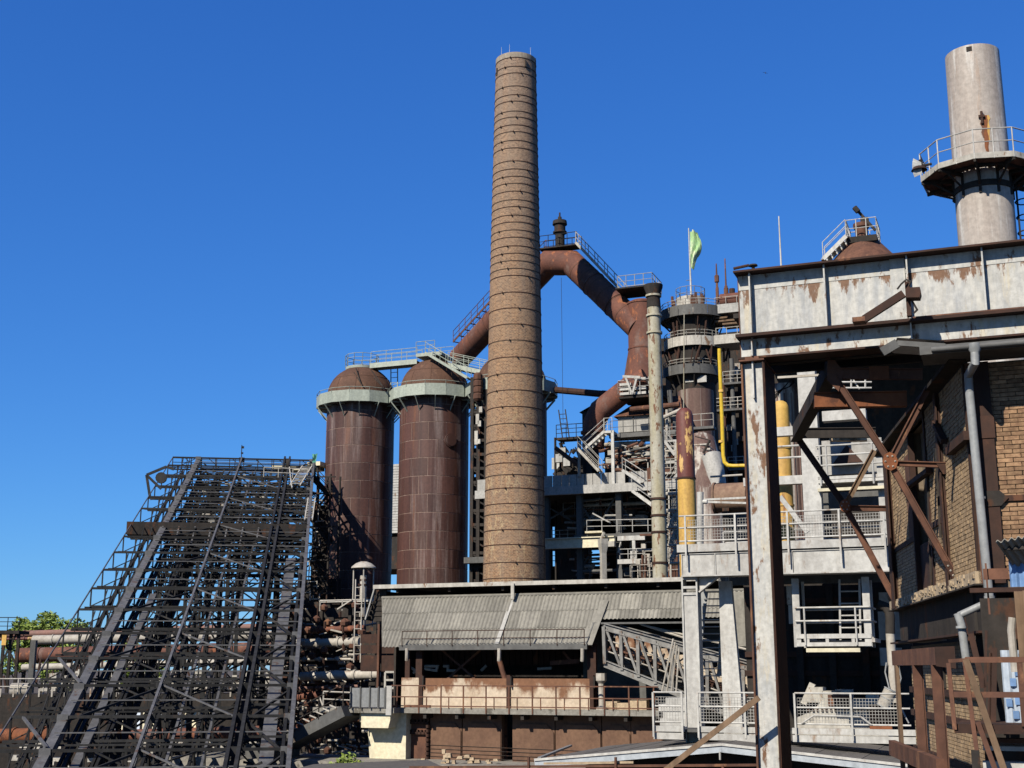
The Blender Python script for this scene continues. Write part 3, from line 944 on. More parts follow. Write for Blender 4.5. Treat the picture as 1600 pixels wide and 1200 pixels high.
# pipes and junk between the galleries
m = MB()
for i in range(26):
    z = zof(rnd.choice([500, 506, 512, 545, 550, 556]), -2) + rnd.uniform(-.3, .3)
    a = rnd.uniform(-2.6, 0.2)
    r = core_r * rnd.uniform(1.15, 1.6)
    m.tube((FCX + r * math.cos(a), r * math.sin(a), z - 0.6), (FCX + r * math.cos(a) + rnd.uniform(-.5, .5), r * math.sin(a), z + 0.6), rnd.uniform(0.04, 0.11), n=6)
bf.part('pipework', m, M['rustdark'], kind='stuff')
m = MB()
for k in range(3):
    x = bf.at(1120 + 12 * k, 500, -1.0).x
    z = zof(500 + 5 * k, -1)
    m.box(x - 0.8, x + 0.9, -1.2, 0.5, z - 0.15, z)
bf.part('step_plate', m, M['wood'], kind='stuff')
m = MB()
for x in (1077, 1096):
    a, b = bf.at(x - 7, 597, -1.9), bf.at(x + 7, 586, -1.9)
    m.box(a.x, b.x, -1.75, -1.6, a.z, b.z)
bf.part('access_plate', m, M['greyplate'], kind='stuff')

# flagpole and flag
fp = Th('flagpole', 'white flagpole on the furnace top', 'flagpole', W(1080, 462, 105.5), GR)
zt_ = fp.at(1080, 356).z
fp.part('pole', MB().tube((0, 0, -0.5), (-0.04, 0, zt_), 0.09, 0.05, 8), M['white'])
fp.part('cross_arm', MB().tube((-0.4, 0, 1.4), (0.1, 0, 1.4), 0.03, n=4), M['zinc'])
fl = MB()
a0, a1 = fp.at(1081, 361), fp.at(1084, 418)
NU, NV = 10, 18
grid = []
for j in range(NV + 1):
    v = j / NV
    z = a0.z + (a1.z - a0.z) * v
    wid = 0.62 + 0.45 * math.sin(PI * min(1, v * 1.6)) - 0.35 * v * v
    row = []
    for i in range(NU + 1):
        u = i / NU
        x = 0.05 + u * wid
        row.append((x, 0.22 * math.sin(u * 10 + v * 7) * (.2 + u), z - 0.4 * u * u - 0.07 * math.sin(u * 9 + v * 11) + (0.25 * u if v < .1 else 0)))
    grid += row
fs = [(j * (NU + 1) + i, j * (NU + 1) + i + 1, (j + 1) * (NU + 1) + i + 1, (j + 1) * (NU + 1) + i) for j in range(NV) for i in range(NU)]
fl.add(grid, fs)
solo('flag', 'limp green and pale yellow flag hanging from the white flagpole', 'flag', fl, M['flag'], fp.loc, GR)

# two brown masts and a rusty drum beside the furnace head
def mast(px, pyb, pyt, label, knob):
    p = W(px, pyb, 104)
    h = W(px, pyt, 104).z - p.z
    m = MB().lathe([(0.14, -1), (0.14, h * 0.3), (0.1, h * 0.32), (0.1, h * knob), (0.2, h * knob + 0.05), (0.2, h * knob + 0.6), (0.08, h * knob + 0.7), (0.05, h), (0.01, h)], 8)
    solo('vent_mast', label, 'mast', m, M['rust'], p, GR, 'thin brown vent masts beside the furnace head')
mast(1121, 466, 412, 'shorter brown mast with a bulge, left one of the pair right of the flag', 0.45)
mast(1135, 466, 404, 'taller brown mast, right one of the pair right of the flag', 0.08)
dr = Th('rusty_drum', 'reddish-brown drum on the furnace deck left of the grey girder', 'drum', W(1145, 480, 104), GR)
a, b = dr.at(1126, 470), dr.at(1175, 470)
zc_ = dr.at(1145, 469).z
dr.part('body', MB().tube((a.x, 0, zc_), (b.x, 0, zc_), 0.62, n=18), M['rustpipe'])
for x in (a.x + 0.5, a.x + 1.4):
    dr.part('saddle', MB().ring(0.6, 0.7, -0.08, 0.08, 12, c=(0, 0, 0)).box(-.5, .5, -.6, -.5, -.08, .08) if False else MB().box(x, x + 0.15, -0.5, 0.5, zc_ - 1.6, zc_ - 0.3), M['rustdark'])
dr.part('outlet', MB().tube((a.x + 1.0, 0, zc_ + .5), (a.x + 1.0, 0, zc_ + 1.0), 0.25, n=10).tube((a.x + 1.3, -.5, zc_ + 2.6), (a.x + 2.6, -.5, zc_ + 2.75), 0.13, n=8), M['rustdark'])

# lower duct of the furnace: a bend in grey plate
du = Th('furnace_duct', 'tapering grey and black duct bulging from the foot of the furnace shell', 'duct', W(1100, 800, 98), GR)
k = 100 / FPX
pts = [du.at(1093, 690, 1.5), du.at(1097, 730, .5), du.at(1104, 775, -.5), du.at(1108, 860, -1)]
du.part('duct', MB().path(pts, [25 * k, 30 * k, 31 * k, 24 * k], 22), M['stripe'])
du.part('collar', MB().path([du.at(1112, 712, -.6), du.at(1122, 760, -1.2)], [16 * k, 13 * k], 16), M['greyplate'])
du.part('lever', MB().tube(du.at(1099, 708, -1.4), du.at(1109, 688, -1.4), 0.1, n=6).tube(du.at(1086, 682, -1.4), du.at(1110, 688, -1.4), 0.04, n=5), M['black'])

# horizontal rusty drum vessel
hv = Th('horizontal_vessel', 'horizontal rusty cylindrical vessel beside the big grey column', 'vessel', W(1140, 800, 78), GR)
k = (78 * CP + 9 * SP) / FPX
a, b = hv.at(1116, 779), hv.at(1200, 775)
r = 23 * k
hv.part('body', MB().tube(a, b, r, n=28), M['tanrust'])
for t in (0.02, 0.62):
    c = a.lerp(b, t)
    hv.part('flange', MB().tube(c - V(0.06, 0, 0), c + V(0.06, 0, 0), r + 0.09, n=28), M['tanrust'])
hv.part('support_frame', MB().bar(hv.at(1096, 781, -1.5), hv.at(1200, 776, -1.5), 0.1, 0.12).bar(hv.at(1096, 784, -1.5), hv.at(1200, 787, -1.5), 0.1, 0.12), M['white'])
hv.part('saddle', MB().box(a.x + .6, a.x + 1.0, -.6, .6, a.z - r - 4, a.z - r * .7), M['black'])
wp = Th('white_standpipe', 'short white standpipe with a side stub in front of the rusty vessel', 'pipe', W(1094, 850, 72), GR)
k = 72 / FPX
wp.part('pipe', MB().tube(wp.at(1094, 856), wp.at(1094, 769), 5.5 * k, n=12), M['white'])
wp.part('stub', MB().tube(wp.at(1094, 784), wp.at(1105, 784), 3.5 * k, n=10), M['white'])

# slim patchy pipe stack
sp_ = Th('slim_pipe_stack', 'slim patchy grey and olive pipe stack with a dark flared top', 'pipe stack', W(1032, 905, 88), GR)
k = 92 / FPX
ztp = sp_.at(1023, 455).z
zb_ = -3
sp_.part('pipe', MB().tube((0, 0, zb_), (0, 0, ztp), 11.5 * k, 10.0 * k, 20), M['slim'])
sp_.part('flared_top', MB().lathe([(11 * k, ztp - 1.2), (10 * k, ztp - 0.3), (14.5 * k, ztp + 0.25), (15 * k, ztp + 0.45), (11 * k, ztp + 0.5), (10 * k, ztp)], 20), M['black'])
for py in (462, 493, 520, 780, 806, 832, 880):
    z = sp_.at(1027, py).z
    sp_.part('joint_band', MB().ring(10.2 * k, 12.4 * k, z - 0.07, z + 0.07, 20), M['slim'] if py < 700 else M['rustdark'])
sp_.part('guy_wire', MB().tube(sp_.at(1069, 490), sp_.at(1068, 660), 0.03, n=4), M['slim'])

# red and yellow pipe
ry = Th('red_yellow_pipe', 'thick vertical pipe, flaking dark red above and yellow below', 'pipe', W(1076, 870, 84), GR)
k = 88 / FPX
zm = ry.at(1072, 748).z
zt_ = ry.at(1069, 650).z
ry.part('lower_pipe', MB().tube((0, 0, -4), (0, 0, zm), 13.5 * k, n=20), M['yellow'])
ry.part('upper_pipe', MB().lathe([(13.5 * k, zm), (13 * k, zt_), (11 * k, zt_ + 0.3), (6.5 * k, zt_ + 0.5), (0.01, zt_ + 0.56)], 20), M['redflake'])
ry.part('joint_band', MB().ring(13.2 * k, 14.6 * k, zm - 0.06, zm + 0.06, 20), M['rustdark'])
# thin bright yellow gas pipe
yp = Th('thin_yellow_pipe', 'thin bright yellow gas pipe with a right-angle bend at its foot', 'pipe', W(1132, 728, 82), GR)
yp.part('pipe', MB().path([yp.at(1124, 545), yp.at(1124, 552), yp.at(1128, 650), yp.at(1130, 712), yp.at(1132, 722), yp.at(1137, 727), yp.at(1145, 728), yp.at(1200, 727)], 2.9 * 86 / FPX, 10), M['brightyellow'])
for py in (611, 690):
    z = yp.at(1127, py)
    yp.part('pipe_clip', MB().tube(z - V(0, 0, 0.08), z + V(0, 0, 0.08), 4.2 * 86 / FPX, n=10), M['yellow'])

# ================================================================== stock house decks behind the chimney
hh = Th('stock_house', 'dark open steel stock house with decks and railings right of the brick chimney', 'industrial building', W(860, 905, 101.4), GR, to_ground=True)
A_ = hh.at
def hz(py, t=0):
    return A_(960, py, t).z
xL, xR = A_(742, 760).x, A_(1110, 760).x
xs0 = A_(850, 760).x
# deck with panelled parapet
zd0, zd1 = A_(930, 770).z, A_(930, 757).z
hh.part('deck_beam', MB().box(xL, xR, 0, 0.35, zd0, zd1), M['greyplate'])
hh.part('deck', MB().box(xL, xR, 0.35, 14, zd1 - 0.3, zd1), M['darkgrey'])
zp0, zp1 = zd1 + 0.05, A_(930, 738).z
edges = [742, 757, 772, 787, 802, 817, 832, 846, 860, 874, 886, 898, 910, 923, 936, 948, 961, 974]
for p, q in zip(edges, edges[1:]):
    hh.part('parapet_panel', MB().box(A_(p, 745).x + 0.02, A_(q, 745).x - 0.02, 0.5, 0.56, zp0, zp1), M['greyplate'])
for p, q in ((978, 993), (993, 1008)):
    hh.part('parapet_panel', MB().box(A_(p, 745).x + 0.02, A_(q, 745).x - 0.02, 0.7, 0.76, zp0, zp1), M['greyplate'])
hh.part('parapet_panel', MB().box(A_(1008, 745).x, A_(1045, 745).x, 0.6, 0.7, zp0, zp1 + 0.2), M['rust'])
# columns and floors of the open frame
for px in (757, 848, 900, 962, 1050, 1105):
    x = A_(px, 800).x
    hh.part('column', MB().ibeam((x, 1.0, 2), (x, 1.0, zd0), 0.45, 0.5, 0.05, (0, 1, 0)), M['darkgrey'])
    hh.part('column', MB().ibeam((x + 1.2, 8.0, 2), (x + 1.2, 8.0, zd0), 0.45, 0.5, 0.05, (0, 1, 0)), M['darkgrey'])
zf1 = A_(960, 833).z
hh.part('lower_deck', MB().box(A_(895, 833).x, xR, 0.3, 10, zf1 - 0.25, zf1), M['darkgrey'])
hh.part('lower_railing', MB().rail([A_(917, 832, 0.3) * 1.0, V(A_(1062, 832, .3).x, 0.3, zf1)], 0.95, 1, 1.15, 0.035), M['white'])
# back walls leave two gaps where the sky shows
def backwall(px0, py0, px1, py1, t=10.0):
    a, b = A_(px0, py1, t), A_(px1, py0, t)
    hh.part('back_wall', MB().box(a.x, b.x, t, t + 0.2, a.z, b.z), M['black'])
backwall(740, 770, 862, 930)
backwall(862, 770, 888, 823)
backwall(862, 839, 888, 861)
backwall(862, 884, 888, 930)
backwall(888, 770, 912, 930)
backwall(912, 770, 940, 860)
backwall(912, 884, 940, 930)
backwall(940, 770, 1120, 930)
hh.part('back_railing', MB().rail([A_(858, 884, 10.3), A_(892, 884, 10.3)], 1.3, 2, 1.2, 0.04), M['black'])
# cream crane beam on a white post
a, b = A_(846, 858, -0.3), A_(960, 839, -0.3)
hh.part('crane_beam', MB().box(a.x, b.x, -0.3, 0.1, a.z, b.z).box(a.x, b.x, -0.45, 0.25, b.z, b.z + 0.08), M['cream'])
a, b = A_(914, 833, -0.2), A_(941, 829, -0.2)
hh.part('beam_cap', MB().box(a.x, b.x, -0.2, 0.4, a.z, b.z), M['cream'])
po = A_(943, 906, -0.8)
zt0, zt1 = A_(943, 842, -.8).z, A_(943, 852, -.8).z
m = MB().lathe([(0.27, 2), (0.27, zt1 - 0.6), (0.42, zt1 + 0.1), (0.42, zt0), (0.02, zt0)], 4, (po.x, -0.8, 0))
hh.part('crane_post', m, M['whitedirty'], smooth=False)
m = MB()
m.tube((po.x - .1, -.8, zt0), (po.x + 0.1, -.8, zt0 + .5), .13, n=6)
m.box(po.x + .4, po.x + .9, -.8, -.3, zt0 - .6, zt0 - .2)
hh.part('post_fitting', m, M['whitedirty'])
# stairs
hh.part('stairs', MB().stair(A_(938, 737, -0.2), A_(905, 702, -0.2), 0.9, (0, 1, 0), 0.22, 1.0), M['whitedirty'])
hh.part('stairs', MB().stair(A_(910, 708, 0.9), A_(947, 675, 0.9), 0.9, (0, 1, 0), 0.22, 1.0), M['white'])
hh.part('stairs', MB().stair(A_(1004, 755, 0.1), A_(975, 736, 0.1), 0.9, (0, 1, 0), 0.22, 1.0), M['white'])
hh.part('stairs', MB().stair(A_(1030, 797, -0.3), A_(990, 768, -0.3), 0.9, (0, 1, 0), 0.22, 1.0), M['white'])
a = A_(947, 675, 0.9)
b = A_(960, 675, 0.9)
hh.part('stair_landing', MB().box(a.x, b.x, 0.3, 1.6, a.z - 0.2, a.z), M['white'])
hh.part('landing_post', MB().box(b.x - 0.12, b.x + 0.12, 0.3, 0.5, zd1, a.z), M['white'])
hh.part('landing_railing', MB().rail([V(a.x, .3, a.z), V(b.x, .3, a.z)], 1.0, 1, .6, .03), M['whitedirty'])
# sheds on the upper deck
a, b = A_(966, 676, 3.0), A_(1062, 645, 3.0)
hh.part('control_cabin', MB().box(a.x, b.x, 3.0, 7, a.z, b.z), M['greyplate'])
rz_ = A_(1010, 620, 4.5).z
m = MB().add([(a.x - .3, 2.7, b.z), (b.x + .3, 2.7, b.z), (b.x + .3, 7.3, b.z), (a.x - .3, 7.3, b.z), (A_(1003, 620, 5).x, 5, rz_), (b.x - 0.4, 5, rz_)], [(0, 1, 5, 4), (1, 2, 5), (2, 3, 4, 5), (3, 0, 4), (3, 2, 1, 0)])
hh.part('cabin_roof', m, M['rust'], smooth=False)
for f in (.25, .5, .75):
    x = a.x + (b.x - a.x) * f
    hh.part('cabin_rib', MB().box(x - .03, x + .03, 2.94, 3.0, a.z, b.z), M['darkgrey'])
zq = A_(1000, 677, 2.0).z
hh.part('cabin_deck', MB().box(a.x - .3, b.x, 1.4, 3, zq - .35, zq), M['darkgrey'])
hh.part('cabin_railing', MB().rail([(a.x - .2, 1.45, zq), (b.x, 1.45, zq)], 1.05, 1, 1.0, 0.03), M['darkgrey'])
hh.part('machine_room', MB().box(A_(945, 730, 6).x, A_(1110, 730, 6).x, 6, 11, zd1, zq - .35), M['black'])
# pale pipes and tangled machinery on the deck
m = MB()
m.path([A_(945, 695, 2.5), A_(968, 693, 2.5), A_(1000, 692, 2.5), A_(1008, 687, 2.5), A_(1080, 684, 2.5)], 0.17, 8)
hh.part('pale_pipe', m, M['palepipe'])
m = MB().path([A_(990, 698, 2.2), A_(1030, 695, 2.2), A_(1060, 692, 2.2)], 0.1, 6)
hh.part('pale_pipe', m, M['palepipe'])
m = MB()
m.path([A_(935, 727, 1.2), A_(970, 724, 1.2), A_(985, 717, 1.2), A_(1060, 714, 1.2)], 0.06, 6)
for i in range(130):
    x, y = rnd.uniform(950, 1060), rnd.uniform(694, 737)
    p = A_(x, y, rnd.uniform(1.5, 5))
    q = p + V(rnd.uniform(-1.0, 1.0), rnd.uniform(-.4, .4), rnd.uniform(-.35, .35))
    m.tube(p, q, rnd.uniform(0.05, 0.16), n=6)
hh.part('machinery', m, M['rust'], kind='stuff')
m = MB()
for i in range(44):
    x, y = rnd.uniform(945, 1055), rnd.uniform(696, 735)
    p = A_(x, y, rnd.uniform(1.2, 4))
    m.box(p.x - rnd.uniform(.1, .4), p.x + rnd.uniform(.1, .5), p.y, p.y + .4, p.z - .1, p.z + rnd.uniform(.1, .35))
hh.part('machinery', m, M['whitedirty'], kind='stuff')
# machine bay with white frame below
a, b = A_(966, 878, 0.2), A_(1008, 840, 0.2)
m = MB().bar((a.x, .2, b.z), (b.x, .2, b.z), .25, .35).bar((b.x - .9, .2, b.z), (b.x - .9, .2, a.z), .2, .25).bar((a.x, .2, a.z), (b.x, .2, a.z), .4, .35)
m.bar((a.x + .3, .2, b.z), (a.x, .2, b.z - 1.1), .08, .08)
hh.part('bay_frame', m, M['white'])
hh.part('bay_railing', MB().rail([(a.x + .2, 0, a.z + .2), (b.x, 0, a.z + .2)], .75, 1, .7, .03).box(a.x + 1, a.x + 1.5, .1, .2, a.z + .2, a.z + .8), M['white'])
hh.part('red_valve', MB().lathe([(.25, a.z + .9), (.12, a.z + 1.2), (.2, a.z + 1.5), (.05, a.z + 1.8)], 8, (a.x + 1.2, 1.2, 0)), M['redflake'])
hh.part('light_strut', MB().bar(A_(926, 802, .6), A_(954, 817, .6), .12, .1), M['greyplate'])
# cluttered foot of the slim stack
m = MB()
for i in range(9):
    x = 988 + i * 9
    p = A_(x, 903, -1)
    m.tube(p, p + V(0, 0, rnd.uniform(0.8, 2.2)), 0.05, n=5)
m.rail([A_(985, 902, -1.3), A_(1062, 899, -1.3)], .9, 1, .8, .03)
m.rail([A_(1008, 880, -1.2), A_(1062, 878, -1.2)], .9, 1, .8, .03)
hh.part('foot_railing', m, M['palepipe'])
m = MB()
for px in (1003, 1008, 1041, 1046, 1050, 1054, 1058):
    p = A_(px, 905, -1.1)
    m.tube(p, V(p.x + rnd.uniform(-.1, .1), p.y, A_(px, rnd.uniform(840, 868), -1.1).z), 0.09, n=6)
m.bar(A_(1000, 836, -1.2), A_(1066, 834, -1.2), .2, .15)
hh.part('foot_pipework', m, M['rust'], kind='stuff')
m = MB()
for i in range(20):
    p = A_(rnd.uniform(990, 1060), rnd.uniform(850, 900), -0.6)
    m.box(p.x - .15, p.x + .2, p.y, p.y + .3, p.z - .15, p.z + .2)
hh.part('foot_fittings', m, M['palepipe'], kind='stuff')
# stair tower between slim stack and yellow pipe
tw = Th('stair_tower', 'narrow white caged stair tower between the slim stack and the yellow pipe', 'stairs', W(1050, 905, 90), GR)
m = MB()
for px in (1041, 1060):
    p = tw.at(px, 870)
    for t in (0, 1.2):
        m.bar((p.x, t, 0), (p.x, t, tw.at(px, 748).z), .09, .09)
tw.part('tower_frame', m, M['whitedirty'])
xa, xb = tw.at(1041, 800).x, tw.at(1062, 800).x
for py in (878, 850, 822, 795, 769):
    z = tw.at(1050, py).z
    tw.part('landing', MB().box(xa, xb, -.1, 1.3, z - .12, z), M['whitedirty'])
    tw.part('landing_railing', MB().rail([(xa, -.1, z), (xb, -.1, z)], 1.0, 2, .45, .025), M['whitedirty'])
for py in (850, 822, 795):
    tw.part('flight', MB().stair((xa + .1, .3, tw.at(1050, py + 27).z), (xb - .1, .3, tw.at(1050, py).z), .5, (0, 1, 0), .2, .9), M['whitedirty'])

# dark block and lift frame between the stoves' end and the stock house
dk = Th('service_tower', 'dark railed service tower between the last stove and the bent pipe', 'tower', W(895, 760, 107), GR, to_ground=True)
a, b = dk.at(911, 760), dk.at(924, 642)
dk.part('lift_shaft', MB().box(a.x, b.x, 0, 2, a.z - 2, b.z).add([(a.x - .2, -.2, b.z - .1), (b.x, -.2, b.z + .4), (b.x, 2.2, b.z + .4), (a.x - .2, 2.2, b.z - .1)], [(0, 1, 2, 3)]), M['black'])
z1 = dk.at(890, 682).z
dk.part('bridge', MB().box(dk.at(868, 682).x, dk.at(915, 682).x, .2, 1.4, z1 - .2, z1), M['black'])
dk.part('bridge_railing', MB().rail([(dk.at(868, 682).x, .2, z1), (dk.at(915, 682).x, .2, z1)], 1.1, 2, .9, .035), M['incline'])
p0, p1 = dk.at(884, 683, -.6), dk.at(878, 640, -.6)
dk.part('caged_ladder', MB().ladder(p0, p1, .6, (1, 0, 0), .4, .04), M['incline'])
m = MB()
for i in range(22):
    p = dk.at(rnd.uniform(872, 912), rnd.uniform(690, 738), rnd.uniform(0, 2))
    m.tube(p, p + V(rnd.uniform(-.8, .8), 0, rnd.uniform(-.8, .8)), rnd.uniform(.05, .2), n=6)
dk.part('pipework', m, M['black'], kind='stuff')
m = MB()
for px, py in ((872, 716), (884, 722), (877, 706)):
    p = dk.at(px, py, -.2)
    m.box(p.x - .3, p.x + .3, 0, .4, p.z - .3, p.z + .4)
dk.part('white_cabinet', m, M['greyplate'], kind='stuff')
dk.part('frame', MB().box(dk.at(866, 740).x, dk.at(868, 740).x, 0, .3, 3, z1).box(dk.at(912, 740).x, dk.at(916, 740).x, 0, .3, 3, z1), M['black'])
# steel tower behind stove two, left of the chimney
st = Th('pipe_tower', 'dark tangle of pipes and ladders in the gap between second stove and chimney', 'pipework', W(745, 760, 109.5), GR, to_ground=True)
m = MB()
for px in (738, 748, 760):
    p = st.at(px, 700)
    m.bar((p.x, 0, 4), (p.x, 0, st.at(px, 590).z), .3, .3)
    m.bar((p.x, 2.5, 4), (p.x, 2.5, st.at(px, 590).z), .3, .3)
for py in range(600, 900, 22):
    p, q = st.at(735, py), st.at(770, py)
    m.bar(p, q, .2, .25)
    m.bar(p, st.at(770, py + 20), .12, .12)
st.part('frame', m, M['black'])
m = MB()
for py in (588, 598, 608, 618):
    p = st.at(747, py, -.6)
    m.lathe([(.25, -.5), (.42, -.3), (.42, .1), (.25, .3)], 10, (p.x, p.y, p.z))
st.part('valve_column', m, M['rust'], kind='stuff')
m = MB()
for px, py, h in ((746, 655, .9), (749, 662, .5), (744, 684, 1.2), (748, 690, .4), (751, 640, .5)):
    p = st.at(px, py, -.5)
    m.box(p.x - .12, p.x + .18, -.6, -.4, p.z - h / 2, p.z + h / 2)
st.part('pale_fitting', m, M['whitedirty'], kind='stuff')
st.part('deck', MB().box(st.at(732, 870).x, st.at(800, 870).x, -1, 2, st.at(740, 872).z - .5, st.at(740, 872).z), M['darkgrey'])
for py0_, py1_ in ((905, 800), (796, 745), (741, 700), (696, 668), (664, 640)):
    st.part('dark_infill', MB().box(st.at(736, 870, .5).x, st.at(766, 870, .5).x, .5, .6, st.at(745, py0_, .5).z, st.at(745, py1_, .5).z), M['black'])  # black sheets put in for the dark shade between stove and chimney

# ================================================================== white stack, hopper and mast at right
ws = Th('white_stack', 'wide pale metal stack streaked with rust behind the grey girder', 'stack', W(1543, 375, 46), GR, to_ground=True)
k = (46 * 1.06) / FPX
axx = ws.at(1543, 375, 0).x
ztop_ = ws.at(1517, 69, -1).z
def wz(py):
    return ws.at(1530, py, -1.0).z
ws.part('shaft', MB().lathe([(43.5 * k, 0), (43 * k, wz(300)), (41 * k, ztop_), (40 * k, ztop_), (40 * k, ztop_ - 2)], 48, (axx, 0, 0)), M['stack'])
zpf = wz(262)
NP = 10
ro = 92 * k
oct_ = [(axx + ro * math.cos(2 * PI * (i + .35) / NP), ro * math.sin(2 * PI * (i + .35) / NP)) for i in range(NP)]
m = MB()
ri_, rf_ = 43 * k, ro * math.cos(PI / NP)
nb_ = int(2 * rf_ / .085)
for i in range(nb_ + 1):
    y_ = -rf_ + 2 * rf_ * i / nb_
    xo_ = math.sqrt(max(0, rf_ * rf_ - y_ * y_))
    if abs(y_) < ri_:
        xi_ = math.sqrt(ri_ * ri_ - y_ * y_)
        m.box(axx - xo_, axx - xi_, y_ - .03, y_ + .03, zpf - .03, zpf).box(axx + xi_, axx + xo_, y_ - .03, y_ + .03, zpf - .03, zpf)
    else:
        m.box(axx - xo_, axx + xo_, y_ - .03, y_ + .03, zpf - .03, zpf)
ws.part('floor_grating', m, M['rust'], smooth=False, kind='stuff')
for i in range(NP):
    j = (i + 1) % NP
    p, q = V(*oct_[i], zpf), V(*oct_[j], zpf)
    ws.part('toe_board', MB().bar(p + V(0, 0, .02), q + V(0, 0, .02), .04, .22), M['whitedirty'])
    rm = MB().tube(p + V(0, 0, 1.05), q + V(0, 0, 1.05), .025, n=6).tube(p + V(0, 0, .55), q + V(0, 0, .55), .02, n=6)
    ws.part('handrail', rm, M['greyplate'])
    for f in (0.0, .5):
        c = p.lerp(q, f)
        ws.part('rail_post', MB().tube(c + V(0, 0, -.1), c + V(0, 0, 1.05), .025, n=6), M['white'])
    a = 2 * PI * (i + .35) / NP
    c1 = V(*oct_[i], zpf - .12)
    c2 = V(axx + 43 * k * math.cos(a), 43 * k * math.sin(a), zpf - .12)
    ws.part('floor_beam', MB().bar(c1, c2, .08, .16).bar(c1.lerp(c2, .25), c2 + V(0, 0, -.55), .06, .06), M['black'])
    ws.part('floor_beam', MB().bar(V(*oct_[i], zpf - .1).lerp(V(axx, 0, zpf - .1), .3), V(*oct_[j], zpf - .1).lerp(V(axx, 0, zpf - .1), .3), .06, .1), M['black'])
    ws.part('shaft_rib', MB().bar((axx + 44 * k * math.cos(a), 44 * k * math.sin(a), zpf - 1.0), (axx + 44 * k * math.cos(a), 44 * k * math.sin(a), zpf - .1), .05, .1), M['black'])
ws.part('band', MB().ring(43 * k, 45 * k, wz(291), wz(282), 40, c=(axx, 0, 0)), M['black'])  # black ring in the shape of the platform's cast shadow on the shaft
c = ws.at(1514, 76, -41 * k)
ws.part('vent_hole', MB().box(c.x - .1, c.x + .1, -41.8 * k, -38 * k, c.z - .1, c.z + .08), M['black'])
c = ws.at(1533, 180, -43 * k)
ws.part('bracket', MB().box(c.x - .1, c.x + .12, -45.5 * k, -40 * k, c.z - .1, c.z).box(c.x - .03, c.x + .06, -45 * k, -40 * k, c.z - .35, c.z + .15), M['rustdark'])
for dx_, w_, l_, mt_ in ((.1, .10, 1.45, 'rustorange'), (.2, .08, 1.0, 'yellow'), (.02, .07, .9, 'rust'), (.15, .05, 1.7, 'rustorange')):
    m = MB()
    vs_ = []
    for j_ in range(9):
        f_ = j_ / 8
        ww_ = w_ * (1 - .55 * f_) * (1 + .25 * math.sin(j_ * 2.3 + dx_ * 30))
        for sx_ in (-1, 1):
            xx_ = c.x + dx_ + sx_ * ww_ + .02 * math.sin(j_ * 1.7)
            vs_.append((xx_, -math.sqrt((42.2 * k) ** 2 - (xx_ - axx) ** 2) - .012 - .002 * (w_ < .08), c.z - l_ * f_))
    m.add(vs_, [(2 * j_, 2 * j_ + 2, 2 * j_ + 3, 2 * j_ + 1) for j_ in range(8)])
    ws.part('rust_stain', m, M[mt_])
m = MB()
lx = ws.at(1590, 320, 0.3)
m.ladder((lx.x, .3, lx.z - 3), (lx.x, .3, zpf), .45, (0, 1, 0), .3, .03)
for i in range(7):
    z = lx.z - 2.4 + i * .62
    m.ring(.36, .40, z, z + .04, 12, c=(lx.x + .3, .3, 0))
ws.part('caged_ladder', m, M['black'])
# floodlight dish on the platform corner
fd = Th('floodlight', 'fluted shell-shaped floodlight hanging off the stack platform corner', 'lamp', W(1436, 262, 45.2), GR)
m = MB()
NS = 12
vs = []
for i in range(NS + 1):
    a = -1.2 + 2.4 * i / NS
    rr = .34 + (.018 if i % 2 else -.018)
    for j in range(5):
        b = j / 4
        vs.append((-.12 + .22 * b - .12 * math.cos(a) * (1 - b), -.05 - .1 * b, rr * math.sin(a) * (0.6 + .4 * (1 - b)) * 1.25 - .08 * b))
fs = [(i * 5 + j, i * 5 + j + 1, (i + 1) * 5 + j + 1, (i + 1) * 5 + j) for i in range(NS) for j in range(4)]
m.add(vs, fs)
fd.part('reflector', m, M['zinc'], smooth=False)
fd.part('reflector_back', MB().lathe([(.3, 0), (.22, .12), (.05, .18)], 12, (0, .02, -.1)), M['rustdark'])
fd.part('arm', MB().tube((0, 0, .05), fd.at(1456, 256), .05, n=6).tube((.05, 0, .3), (.1, 0, .05), .07, n=6), M['black'])

hp = Th('hopper_top', 'rusty conical hopper top with railed platform and stairs behind the girder', 'hopper', W(1346, 400, 64), GR, to_ground=True)
k = 64 * 1.04 / FPX
c = hp.at(1348, 380)
z0, z1, z2 = hp.at(1348, 420).z, hp.at(1348, 395).z, hp.at(1346, 373, -1).z
hp.part('cone', MB().lathe([(60 * k, z0 - 4), (60 * k, z0), (27 * k, z2), (.02, z2)], 24, (c.x, 0, 0)), M['rust'])
zpl = hp.at(1346, 369, -1).z
w0, w1 = hp.at(1323, 366, -.9).x, hp.at(1370, 366, -.9).x
hp.part('platform', MB().box(w0, w1, -1.0, 1.0, zpl - .12, zpl).box(w0, w1, -1.02, -.98, zpl - .3, zpl + .02), M['black'])
hp.part('platform_railing', MB().rail([(w0, -1, zpl), (w1, -1, zpl), (w1, 1, zpl), (w0, 1, zpl), (w0, -1, zpl)], .95, 1, .55, .025), M['white'])
hp.part('stairs', MB().stair(hp.at(1288, 408, -.9), (w0, -.9, zpl), .8, (0, 1, 0), .2, .9), M['white'])
hp.part('bell', MB().lathe([(.3, zpl), (.33, zpl + .7), (.42, zpl + .8), (.42, zpl + 1.0), (.1, zpl + 1.1)], 14, (hp.at(1346, 360).x, 0, 0)), M['rust'])
b0 = hp.at(1354, 345)
m = MB().bar(hp.at(1368, 360, -.2), hp.at(1338, 327, -.2), .1, .14).tube(hp.at(1341, 331, -.4), hp.at(1335, 324, -.4), .14, n=8).box(b0.x - .3, b0.x + .1, -.2, .2, b0.z - .2, b0.z + .15)
hp.part('counterweight_arm', m, M['black'])
rm = W(1221, 425, 58)
